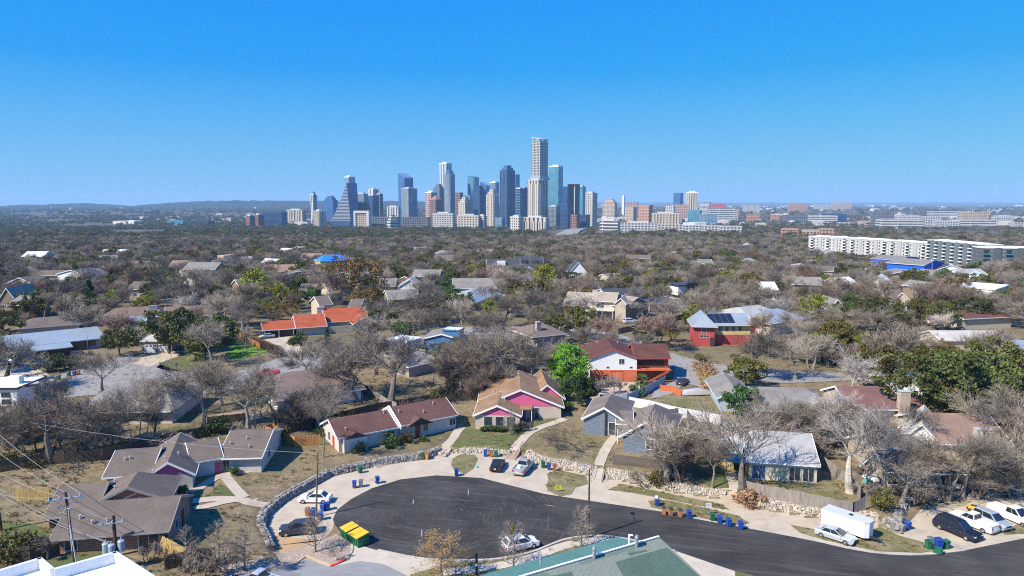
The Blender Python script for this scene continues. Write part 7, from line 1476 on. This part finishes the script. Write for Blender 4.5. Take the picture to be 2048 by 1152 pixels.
NEAR = [('bare1',104,926,762,'bare tree with forked leaning trunk behind the dark fence, nearest the wires'),('bare0',188,914,788,'bare tree with two trunks on the lawn behind the ranch fence'),('oakbare',132,845,745,'broad bare tree before the white flat roofed house'),
 ('slim1',261,898,765,'slender leaning bare tree behind the ranch roof'),('slim0',284,890,720,'tall slender bare tree in the clump behind the ranch roof'),('slim0',297,888,750,'shorter slender bare tree in the clump behind the ranch roof'),('bare5',232,880,780,'many stemmed bare tree by the wide grey roof'),
 ('slim1',398,868,735,'tall leaning bare tree behind the ranch ridge'),('bare4',408,866,700,'tall upright bare tree behind the ranch ridge'),('bare2',498,863,720,'bare tree leaning over the brown plank fence'),('slim0',512,862,700,'straight bare tree by the brown plank fence'),('bare4',551,860,730,'bare tree behind the cedar fence corner'),('bare3',636,855,752,'brown bare tree in front of the brown hip roof'),
 ('slim0',646,915,742,'tall thin bare tree at the corner of the long maroon roof'),('bare0',783,810,645,'large round bare tree by the pale wooden fence'),('oakbare',676,735,668,'round bare tree on the verge before the terracotta ranch'),('sapling',492,702,648,'thin sapling on the bright green lawn'),
 ('bare2',205,795,690,'bare tree with mistletoe on the old street'),('bare1',340,835,735,'bare tree before the dark end of the wide grey roof'),('bare5',60,880,800,'bare thicket tree before the white flat roof'),('bare3',10,890,790,'bare tree at the photo edge by the wires'),
 ('bare1',1012,778,640,'tall bare tree before the grey two-storey house'),('bare2',962,772,650,'bare tree in the alley thicket by the blue house'),('bare4',1062,770,672,'upright bare tree beside the bright green tree'),('bare0',925,785,668,'brownish bare tree at the alley corner'),('red0',900,790,712,'reddish bare thicket tree behind the maroon roof'),('red0',985,790,722,'reddish bare thicket tree behind the pink house'),('bare5',1095,762,700,'many stemmed bare tree beside the white rear fence'),('tan0',865,770,700,'tan bare tree by the turquoise pool cover'),('bare3',985,690,612,'bare tree behind the grey two-storey roof'),('bare0',925,668,590,'bare tree by the broad metal roofed house'),('red0',950,800,745,'low reddish thicket behind the pink house gable'),
 ('oakbare',1500,762,648,'big dark bare oak beside the curving road'),('bare1',1590,760,668,'bare tree with curved limbs by the road'),('pale1',1697,808,688,'pale white barked tree by the brick chimney house'),('pale0',1700,985,800,'white barked tree with a thick stump trunk by the picket fence'),('bare4',1424,977,868,'young bare tree beside the cream house entrance'),('bare2',1482,988,790,'bare tree with stout trunk by the grey steps'),
 ('bare0',1333,970,822,'bare tree before the blue-grey house windows'),('bare5',1360,965,850,'dark bare thicket tree beside the slatted fence', .7),('bare3',1545,880,775,'bare thicket tree behind the silvery roof'),('bare1',1600,885,790,'bare thicket tree behind the silvery roof ridge end'),('bare5',1650,890,800,'many stemmed bare tree behind the picket fence'),('red0',1570,890,820,'russet bare thicket behind the silvery roof'),
 ('pale1',1768,935,838,'smaller pale barked tree beside the tan stone house gable'),('pale1',1742,880,790,'pale bare tree between brick chimney and stone house'),('pale0',1655,870,775,'pale bare tree behind the cream house ridge'),('tan0',1862,985,856,'tan bare tree before the tan stone house windows'),('bare1',1803,1012,895,'leaning bare tree above the stacked rock corner'),('multi',1893,1000,840,'big many trunked bare tree by the tan stone house'),('bare4',1925,998,830,'dense many trunked bare tree above the rock wall'),('bare0',2010,985,835,'spreading bare tree at the photo edge above the pickups'),('tan0',2050,940,800,'tan bare tree at the photo edge by the faded roof'),('bare2',1960,900,775,'bare tree before the oaks by the terracotta roof'),('bare4',1850,900,800,'bare tree between stone gable and oaks'),('bare3',2030,880,760,'grey bare tree at the photo edge near the oaks'),
 ('bare2',1320,960,880,'small dark bare tree by the slatted fence end'),('sapling',440,1146,1038,'bare sapling on the lawn beside the near ranch'),('sapling',490,1140,1048,'slim bare sapling by the gravel bed'),('sapling',376,1140,1052,'bare sapling in the shade of the brick house'),('sapling',631,1104,1012,'bare sapling in the gravel island by the crossover'),('sapling',668,1121,1082,'tiny bare sapling in the gravel island'),
 ('sapling',1163,1096,1008,'round bare young tree on the curved verge by the lamp'),('sapling',1027,1142,1036,'bare young tree with mistletoe by the white hatchback'),('gold',884,1160,1062,'budding golden-brown tree at the foot of the bulb'),('sapling',1020,870,818,'small bare tree before the pink house windows'),('dead',1168,906,838,'curved dead looking tree leaning over the brown lawn'),
 ('bright',1140,775,686,'vivid bright green tree beside the white and orange house'),('deep',1163,812,745,'dark green tree below the vivid green one'),('mid',1128,800,752,'mid green tree between pink house and vivid tree'),
 ('oak0',338,708,612,'tall dark live oak before the tan garage'),('olive0',412,718,645,'rounded olive live oak beside the palm'),('oak1',240,712,655,'spreading live oak beside the long metal roofed house'),('palm',392,722,684,'fan palm with straw skirt on the lawn'),('olive1',1160,678,611,'olive live oak on the street corner island'),('deep',1290,690,634,'dense dark magnolia behind the orange house'),('olive0',1075,622,560,'broad umbrella shaped olive tree'),('yellow',1090,590,528,'yellow green tree behind the umbrella shaped one'),
 ('yellow',1627,648,587,'pale yellow green tree by the pale roof'),('oak2',1755,672,592,'big dark evergreen oak beyond the road'),('oak1',1720,660,602,'dark evergreen oak beside a bigger one'),('olive1',1700,700,655,'olive bush tree before the dark oaks'),('oak0',1880,660,598,'dark oak before the flat maroon building'),('olive0',1840,650,596,'ochre tinged oak by the orange roof'),('oak2',1940,650,590,'spreading dark oak near the flat maroon building'),
 ('oak0',1870,845,700,'large live oak screening the pale metal roof'),('oak1',1945,830,705,'tall live oak by the pale metal roof'),('oak2',1995,800,680,'broad live oak crown at the far end of oaks'),('olive0',1900,850,760,'low hanging live oak by the brick chimney'),('oak0',2045,820,700,'live oak at the photo edge'),('olive1',1850,770,690,'ochre live oak over the road bend'),('oak1',1905,760,690,'live oak behind the pale roofs'),
 ('mid',1485,842,768,'grey-green cedar before the low grey roof'),('mid',805,686,640,'green bushy tree by the terracotta garden'),('mid',842,718,690,'small bright bush beside the blue house'),('yellow',512,612,538,'tall yellow green tree among grey woods'),('mid',628,614,570,'fresh green tree behind the terracotta ranch'),('conifer',182,625,560,'dark pointed conifer at the wood edge'),('rust',705,610,508,'big brown-gold tree before the blue tarp house'),('tan0',655,620,530,'large tan bare tree before the blue tarp house'),('olive1',1240,590,545,'olive tree before the slate roofed house'),('rust',1425,610,568,'rusty tree beside the black and white house'),('deep',740,640,600,'dark shrubby tree beside the grey two-storey'),('yellow',852,640,585,'yellowish small tree on the lawn bend'),('olive0',880,632,596,'green tree before the silver hip roof'),('oak2',25,650,620,'dark oak at the photo edge'),('olive1',62,650,590,'ochre tree by the tan steep gable'),('conifer',655,690,655,'clipped dark conifer in the terracotta courtyard'),('oak1',925,560,520,'dark oak by the black roofed farmhouse'),('olive0',850,560,535,'olive tree beyond the solar panel house'),('bare2',1255,640,590,'bare tree beside the tan balcony house'),('bare1',1450,640,585,'bare tree behind the solar house'),
 ('shrub',718,905,884,'round dark shrub below the porch of the maroon roofed house'),('shrub',784,893,868,'grey green bush before the maroon roofed house'),('oliveshrub',813,886,862,'round pale bush at the maroon roofed house door'),('shrub',847,882,870,'small bush along the white brick wall'),('greenshrub',463,950,932,'round green bush at the ranch doorway'),('shrub',1032,862,845,'dark bush at the pink house corner'),('twigshrub',1050,860,838,'bare shrub at the pink house entrance'),
 ('dryshrub',1500,1012,984,'dry orange grass clump beside the stump'),('dryshrub',1490,1000,978,'dry orange grass clump above the steps'),('oliveshrub',28,1120,1060,'olive bush at the corner of the near lawn'),('twigshrub',80,1120,1075,'bare brush beside the near lawn fence'),('twigshrub',300,1120,1085,'dark bare bush on the red brick patio'),('twigshrub',400,1150,1100,'dark bare brush by the sapling'),('twigshrub',455,1150,1112,'bare brush along the gravel bed'),('greenshrub',340,984,965,'spiky green plant by the ranch wall'),('greenshrub',370,987,970,'small spiky plant by the ranch wall'),
 ('shrub',594,690,665,'clipped round bush at the terracotta carport'),('oliveshrub',90,745,705,'olive bush before the long metal roof'),('shrub',130,738,705,'dark shrub before the long metal roof'),('twigshrub',170,728,698,'grey bare shrub by the flag pole'),('oliveshrub',1960,760,735,'olive shrub by pale roofs'),('smallpalm',1283,782,744,'small palm before the orange wall'),('greenshrub',1275,790,768,'leafy shrub on the pale patio'),('greenshrub',1200,785,765,'green shrub on the pale patio'),('twigshrub',1225,796,750,'bare shrub on the pale patio'),('greenshrub',1130,820,800,'ivy bush at the pink house corner')]
for a in NEAR: at(*a)
for i, px in enumerate((969, 979, 989, 1000, 1010)): at('greenshrub', px, 864 - (i > 2), 851 - (i % 2) * 2, ['first','second','third','fourth','fifth'][i] + ' clipped bush under the pink house windows')['group'] = 'clipped bushes under the pink house windows'
for i in range(6):
    f = i / 5; at('dryshrub', 1408 + 18 * f, 742 + 42 * f, 742 + 42 * f - 20, f'golden feathery grass clump, {["first","second","third","fourth","fifth","sixth"][i]} in the row down the parking pad')['group'] = 'golden grass row beside the parking pad'
# mistletoe
def mistle(px, py, Y, s, label):
    m = MB(); rs = random.Random(px); leaves(m, Vector((0, 0, 0)), 160, s, .09, rs, 1); o = m.build('mistletoe', l_yel); o.location = (xat(px, Y, py), Y, zat(px, py, Y)); tag(o, label, 'mistletoe')
mistle(1023, 1054, G(1027, 1142).y, .38, 'green mistletoe clump in the young bare tree crown'); mistle(1023, 1064, G(1027, 1142).y, .28, 'lower green mistletoe clump in the young bare tree')
# hedge
def hedge(label, pts, h, w, mat, name='hedge'):
    rs = random.Random(len(label)); m = MB(); q = resample([G(*p) for p in pts], .8)
    for p in q:
        for k in range(3): leaves(m, Vector((p.x + rs.uniform(-w, w) * .4, p.y + rs.uniform(-w, w) * .4, tz(p.x, p.y) + h * (.2 + .3 * k))), 55, w * .5, .13, rs)
    tag(m.build(name, mat), label, 'hedge')
hedge('tall clipped hedge turning russet beside the bright lawn', [(492,682),(510,690),(535,700),(560,712)], 2.2, 1.8, l_red); hedge('green hedge end at the drive of the terracotta ranch', [(540,704),(562,714)], 2.3, 2.0, l_hedge); hedge('dark hedge along the bright lawn edge', [(450,690),(465,678),(482,674)], 2.2, 1.6, l_hedge)

# ---- scattered woods: nearest ones are trees of their own, the far woods are one mass
ROADW = [[tuple(G(*p)[:2]) for p in q] for q in ROADS] + [[flat(*p) for p in [(540,1150),(520,1040),(650,930),(900,890),(1190,930),(1760,1030),(2300,960),(2400,1300),(400,1300)]]]
ROADW += [[tuple(G(*p)[:2]) for p in q] for q in ([(1295,806),(1340,760),(1440,770),(1440,835),(1300,812)],[(1150,760),(1290,760),(1285,792),(1150,800)],[(400,785),(455,680),(520,676),(600,670),(660,668),(640,740),(560,790)],[(1360,688),(1530,686),(1540,745),(1350,745)],[(1120,650),(1300,640),(1310,665),(1120,680)],[(-40,820),(90,805),(90,835),(-40,850)],[(270,740),(290,702),(350,700),(380,720),(350,745)],[(450,905),(560,900),(700,930),(560,1010),(480,1010)],[(660,905),(1180,830),(1250,900),(1180,950),(700,945)],[(1220,880),(1720,930),(1740,1040),(1230,960)])]
def inpoly(x, y, P):
    c = False; n = len(P)
    for i in range(n):
        x1, y1 = P[i]; x2, y2 = P[(i + 1) % n]
        if (y1 > y) != (y2 > y) and x < (x2 - x1) * (y - y1) / (y2 - y1) + x1: c = not c
    return c

def blocked(x, y, k=1.0):
    for hx_, hy_, r, fr in OCC:
        dx, dy = x - hx_, y - hy_
        if abs(dx) < r * 1.05 and -(r * .8 + fr * k) < dy < r * .8: return True
    return any(inpoly(x, y, P) for P in ROADW)
KEYS = ['bare0', 'bare1', 'bare2', 'bare3', 'bare4', 'bare5', 'oakbare', 'tan0', 'red0', 'oak0', 'oak1', 'oak2', 'olive0', 'olive1', 'rust', 'yellow', 'mid']
pal_near = ['bare0', 'bare1', 'bare2', 'bare3', 'bare4', 'bare5', 'oakbare', 'tan0', 'bare0', 'bare2', 'red0', 'oak0', 'olive0', 'oak1', 'bare1', 'pale1', 'bare5', 'rust', 'tan0', 'bare4', 'yellow', 'mid', 'olive1', 'slim0', 'tan0']
def landmark(x, y):
    return min(LAND, key=lambda L: math.hypot(L[1] - x, L[2] - y))
spots = []
rn = random.Random(99)
grid = {}
def far_enough(x, y, d):
    gx, gy = int(x // 12), int(y // 12)
    for i in (-1, 0, 1):
        for j in (-1, 0, 1):
            for q in grid.get((gx + i, gy + j), ()):
                if math.hypot(q[0] - x, q[1] - y) < d: return False
    return True
def addspot(x, y): grid.setdefault((int(x // 12), int(y // 12)), []).append((x, y))
for x, y in TP: addspot(x, y)
Y = 130.0
cand = []
for _ in range(60000):
    y = 130 + 1000 * rn.random() ** .62; x = rn.uniform(-1, 1) * (y * .84 + 48)
    cand.append((x, y))
for x, y in cand:
    k = 1.0 if y < 200 else 1.9 if y < 330 else 2.3 if y < 800 else 1.2
    if not far_enough(x, y, 6.4 if y > 260 else 7.2): continue
    if y < 200 and rn.random() < .2: continue
    if blocked(x, y, k): continue
    addspot(x, y); spots.append((x, y))
spots.sort(key=lambda p: p[1])
nb, ne = 0, 0
groups = {}
FARSP = []
for x, y in spots:
    key = rn.choice(pal_near); evergreen = key[:3] in ('oak', 'oli', 'rus', 'yel', 'mid') and key != 'oakbare'
    # greener toward the far left and the band below downtown
    if y > 420 and rn.random() < (.35 if x < 0 else .16): key = rn.choice(['oak0', 'oak1', 'oak2', 'olive0', 'olive1', 'rust']); evergreen = True
    h = rn.uniform(6, 13.5) if not evergreen else rn.uniform(5, 10.5)
    if (evergreen and ne < 220) or (not evergreen and nb < 200):
        if evergreen: ne += 1
        else: nb += 1
        L = landmark(x, y); rel = 'beyond' if y > L[2] + 8 else 'in front of' if y < L[2] - 8 else 'beside'
        col = {'tan0': 'tan', 'red0': 'russet', 'oakbare': 'dark limbed', 'rust': 'rusty brown', 'yellow': 'yellow green', 'mid': 'fresh green', 'pale1': 'pale barked', 'slim0': 'slim grey', 'olive0': 'olive green', 'olive1': 'olive green'}.get(key, 'grey-brown' if not evergreen else 'dark green')
        knd = 'bare tree' if not evergreen else 'leafy tree' if key in ('rust', 'yellow', 'mid') else 'live oak'
        groups.setdefault((col, knd, rel, L[0]), []).append((h, x, y, key))
    else: FARSP.append((x, y, h, key if key in KEYS else 'bare0'))
for (col, knd, rel, lm), lst in groups.items():
    lst.sort(reverse=True); n = len(lst)
    for i, (h, x, y, key) in enumerate(lst):
        if n == 1: lab = f'{col} {knd} {rel} {lm}'
        elif n <= 4: lab = f'{["tallest", "second tallest", "third tallest", "smallest"][i if i < n - 1 else 3]} {col} {knd} {rel} {lm}'
        else: lab = f'one of many alike {col} {knd}s massed {rel} {lm}'
        lab = ' '.join(lab.split()[:16])
        tree(key, x, y, tz(x, y) - .1, h, rn.uniform(0, 6.28), kname(key), lab, 'tree', None if n <= 4 else f'{col} {knd}s {rel} {lm}', rn.uniform(.95, 1.2))
# low scrub under the woods and along the alley
SCR = [(880,800),(905,795),(930,790),(955,800),(985,795),(1005,785),(845,815),(815,820),(770,835),(730,842),(690,850),(660,860),(900,770),(940,770),(1040,785),(1075,780),(1390,900),(1380,930),(1560,905),(1590,910),(1620,905),(1660,915),(1690,900),(1540,895),(1410,905),(1400,885),(1370,880),(1755,900),(1790,890),(1820,930),(1850,1000),(1880,995),(1940,985),(1975,975),(1740,1000),(1760,1020),(1830,1000),(1345,965),(1310,965),(1290,968),(560,880),(600,888),(640,870),(570,850),(20,930),(60,935),(100,925),(150,918),(320,895),(360,885),(240,905),(430,870),(470,865),(740,650),(760,690),(700,660),(640,690),(850,720),(1320,640),(1340,660),(1400,720),(1465,720),(1620,700),(1700,730),(1760,715),(1830,740)]
for i, (px, py) in enumerate(SCR):
    p = G(px + rn.uniform(-6, 6), py + rn.uniform(-3, 3)); key = rn.choice(['twigshrub', 'redshrub', 'twigshrub', 'shrub', 'oliveshrub'] if i % 5 else ['oliveshrub']); L = landmark(p.x, p.y); c_ = {'twigshrub': 'bare grey', 'redshrub': 'bare russet', 'shrub': 'dark green', 'oliveshrub': 'olive'}[key]
    tree(key, p.x, p.y, p.z - .05, rn.uniform(1.4, 3.0), rn.uniform(0, 6), kname(key), f'{c_} scrub bush near {L[0]}', 'shrub', f'{c_} scrub near {L[0]}', rn.uniform(1, 1.7))
THK = [([(860,790),(1000,720),(1090,735),(1060,790),(930,800),(870,805)], 26, 'behind the pink gabled house'), ([(1520,880),(1700,860),(1720,905),(1650,915),(1560,900)], 11, 'behind the silvery roofed house'), ([(1370,880),(1415,880),(1410,960),(1350,965)], 7, 'beside the slatted fence'), ([(1800,985),(2040,975),(2040,995),(1850,1002)], 2, 'above the parked pickups'), ([(900,690),(1060,660),(1100,720),(960,720)], 6, 'around the grey two-storey house'), ([(1600,700),(1830,700),(1900,760),(1700,800),(1620,760)], 9, 'along the far side road'), ([(1820,860),(2040,850),(2040,905),(1830,890)], 4, 'behind the faded terracotta house'), ([(10,880),(150,860),(330,870),(420,850),(200,915),(30,935)], 14, 'behind the ranch fence'), ([(520,842),(660,845),(720,820),(600,862),(540,870)], 9, 'along the alley fence')]
for P_, n, where in THK:
    W_ = [tuple(G(*q)[:2]) for q in P_]; k = 0
    while k < n:
        x = rn.uniform(min(q[0] for q in W_), max(q[0] for q in W_)); y = rn.uniform(min(q[1] for q in W_), max(q[1] for q in W_))
        if not inpoly(x, y, W_): continue
        k += 1; key = rn.choice(['bare5', 'red0', 'bare0', 'bare3', 'red0', 'bare5', 'multi'])
        if any(abs(x - a) < r * .8 and abs(y - b) < r * .6 for a, b, r, f in OCC): continue
        tree(key, x, y, tz(x, y) - .1, rn.uniform(4, 8), rn.uniform(0, 6), 'bare_tree', f'grey-brown bare tree in the thicket {where}', 'tree', f'bare thicket {where}', rn.uniform(1, 1.3))
# the far woods as one mass
SRC = bpy.data.collections.new('wood_sources')
for i, kk in enumerate(KEYS):
    t, c, H = PT[kk]; me = bpy.data.meshes.new(f'wood_source_{i:02d}'); bm = bmesh.new(); bm.from_mesh(t.data); n1 = len(bm.faces); bm.from_mesh(c.data); bm.faces.ensure_lookup_table()
    for f in bm.faces[n1:]: f.material_index = 1
    bmesh.ops.scale(bm, vec=(1 / H,) * 3, verts=bm.verts); bm.to_mesh(me); bm.free(); me.materials.append(t.data.materials[0]); me.materials.append(c.data.materials[0]); SRC.objects.link(bpy.data.objects.new(f'{i:02d}_wood_source', me))
def woods(name, pts, label, src=None, cat='woodland'):
    """pts: (x, y, z, height, key index)"""
    me = bpy.data.meshes.new(name); me.from_pydata([p[:3] for p in pts], [], [])
    for an, ty, vals in (('hgt', 'FLOAT', [p[3] for p in pts]), ('rot', 'FLOAT', [rn.uniform(0, 6.28) for p in pts]), ('idx', 'INT', [p[4] for p in pts])):
        a = me.attributes.new(an, ty, 'POINT'); a.data.foreach_set('value', vals)
    o = bpy.data.objects.new(name, me); COL.objects.link(o); o['kind'] = 'stuff'; o['label'] = label; o['category'] = cat
    ng = bpy.data.node_groups.new(name, 'GeometryNodeTree'); ng.interface.new_socket('Geometry', in_out='INPUT', socket_type='NodeSocketGeometry'); ng.interface.new_socket('Geometry', in_out='OUTPUT', socket_type='NodeSocketGeometry')
    nd = ng.nodes; gi = nd.new('NodeGroupInput'); go = nd.new('NodeGroupOutput'); ip = nd.new('GeometryNodeInstanceOnPoints'); ci = nd.new('GeometryNodeCollectionInfo'); ci.inputs['Collection'].default_value = src or SRC; ci.inputs['Separate Children'].default_value = True; ci.inputs['Reset Children'].default_value = True
    def attr(n, t): a = nd.new('GeometryNodeInputNamedAttribute'); a.data_type = t; a.inputs['Name'].default_value = n; return a.outputs['Attribute']
    cx = nd.new('ShaderNodeCombineXYZ'); ng.links.new(attr('rot', 'FLOAT'), cx.inputs[2]); sx = nd.new('ShaderNodeCombineXYZ'); ha = attr('hgt', 'FLOAT')
    mm = nd.new('ShaderNodeMath'); mm.operation = 'MULTIPLY'; mm.inputs[1].default_value = 1.15; ng.links.new(ha, mm.inputs[0]); ng.links.new(mm.outputs[0], sx.inputs[0]); ng.links.new(mm.outputs[0], sx.inputs[1]); ng.links.new(ha, sx.inputs[2])
    ng.links.new(gi.outputs[0], ip.inputs['Points']); ng.links.new(ci.outputs[0], ip.inputs['Instance']); ip.inputs['Pick Instance'].default_value = True
    ng.links.new(attr('idx', 'INT'), ip.inputs['Instance Index']); ng.links.new(cx.outputs[0], ip.inputs['Rotation']); ng.links.new(sx.outputs[0], ip.inputs['Scale']); ng.links.new(ip.outputs[0], go.inputs[0])
    md = o.modifiers.new('woods', 'NODES'); md.node_group = ng
WOOD = [(x, y, tz(x, y) - .2, h, KEYS.index(k)) for x, y, h, k in FARSP]
# ---- far woods: points beyond the single trees, kept off the far buildings and the highway
rw = random.Random(31)
fb = np.array([(x, y, r) for x, y, r in FARB]); hxp = [p[0] for p in hx]; hyp = [p[1] for p in hx]
def farwood(n, y0, y1, hs, keysL, keysR, gap=0.0):
    for _ in range(n):
        y = math.sqrt(y0 * y0 + (y1 * y1 - y0 * y0) * rw.random()); x = rw.uniform(-1, 1) * (y * .84 + 40)
        if y > 1330 and abs(x - np.interp(y, hyp, hxp)) < 45 and y < 3600: continue
        if len(fb) and (np.hypot(fb[:, 0] - x, fb[:, 1] - y) < fb[:, 2] + 3).any(): continue
        if y > 1100 and math.sin(x * .006 + 1.3) * math.sin(y * .0043) + .5 * math.sin(x * .017) * math.sin(y * .013 + 2) > .62: continue
        if y < 1150 and blocked(x, y, 1.2): continue
        kl = keysL if x / y < .05 else keysR
        WOOD.append((x, y, tz(x, y) - .3, rw.uniform(*hs), KEYS.index(rw.choice(kl))))
B_ = ['bare0', 'bare1', 'bare2', 'bare3', 'bare4', 'bare5', 'oakbare', 'tan0', 'red0']; E_ = ['oak0', 'oak1', 'oak2', 'olive0', 'olive1', 'rust', 'mid', 'olive0']
farwood(9500, 1060, 2350, (8, 13), B_ + E_ + E_, B_ * 2 + E_); farwood(9000, 2350, 4300, (9, 15), B_ + E_ + E_, B_ * 2 + E_); farwood(5000, 4300, 8000, (16, 26), B_ + E_, B_ * 2 + E_)
woods('woods', WOOD, 'mass of bare and evergreen woods stretching to downtown and the hills')
# ---- dry tufts and weeds over the lots and verges
TS = bpy.data.collections.new('tuft_sources'); rg = random.Random(8)
for i, lf in enumerate((l_dry, l_olive, leafmat('straw_grass', (.3, .24, .12)), leafmat('weed_green', (.11, .14, .04)), leafmat('fallen_leaves', (.2, .12, .07)))):
    m = MB()
    for _ in range(26):
        a = rg.uniform(0, 6.28); r_ = rg.random() * .8; p = Vector((math.cos(a) * r_, math.sin(a) * r_, 0)); w_ = Vector((-math.sin(a), math.cos(a), 0)) * .09; t_ = p + Vector((math.cos(a) * .3, math.sin(a) * .3, rg.uniform(.3, 1) * (.25 if i == 4 else 1))); m.poly([p - w_, p + w_, t_])
    o = m.build(f'{i:02d}_tuft_source', lf, local=True); COL.objects.unlink(o); TS.objects.link(o)
PATHS = [[Vector(G(*q)[:2]) for q in P_] for P_ in ([(1193,951),(1208,905),(1232,872)],[(1028,905),(1055,868),(1130,838)],[(888,903),(925,855)],[(385,1003),(480,999),(540,1022)],[(445,950),(470,978),(488,996)],[(388,1018),(478,1000)],[(330,992),(440,950),(500,942)],[(1460,945),(1462,1000)])]
VG = [[flat(*q) for q in P_] for P_ in ISL] + [[flat(*q) for q in [(1245,1081),(1198,1075),(1135,1082),(1069,1109),(1000,1124),(900,1127),(1000,1122)]]]
PTS = []
while len(PTS) < 9000:
    y = 70 + 115 * rg.random(); x = rg.uniform(-1, 1) * (y * .78)
    if inpoly(x, y, ROADW[4]) and not any(inpoly(x, y, P_) for P_ in VG): continue
    if y < 79 and -28 < x: continue
    if any(abs(x - a) < r * .95 and abs(y - b) < r * .8 for a, b, r, f in OCC): continue
    v = Vector((x, y)); bad = False
    for P_ in PATHS:
        for a, b in zip(P_, P_[1:]):
            t = max(0, min(1, (v - a).dot(b - a) / (b - a).length_squared)); bad = bad or (v - a - (b - a) * t).length < 1.2
    if bad or math.sin(x * .35 + math.sin(y * .21) * 2) * math.sin(y * .3 + 1) < -.15 and rg.random() < .8: continue
    PTS.append((x, y, tz(x, y) + .03, rg.uniform(.14, .42), rg.choice((0, 1, 2, 2, 2, 3, 4, 4))))
woods('grass_tufts', PTS, 'dry grass tufts and fallen leaves over the yards', TS, 'grass')
# ---- the air: one even box of thin haze round everything
hz = MB(); hz.box(-42000, 42000, -400, 34000, -320, 286); ho = hz.build('haze', bpy.data.materials.new('haze')); ho.data.materials[0].cycles.homogeneous_volume = True; ho.data.materials[0].cycles.volume_sampling = 'DISTANCE'; ho['kind'] = 'stuff'; ho['label'] = 'thin blue haze in the air'; hm = ho.data.materials[0]; hm.use_nodes = True
nt = hm.node_tree; nt.nodes.remove(nt.nodes['Principled BSDF']); pv = nt.nodes.new('ShaderNodeVolumePrincipled'); pv.inputs['Color'].default_value = (.44, .71, 1, 1); pv.inputs['Density'].default_value = 6e-5; pv.inputs['Anisotropy'].default_value = 0; nt.links.new(pv.outputs[0], nt.nodes['Material Output'].inputs['Volume'])
print('woods', len(WOOD), 'singles', nb, ne, 'objects', len(bpy.data.objects))
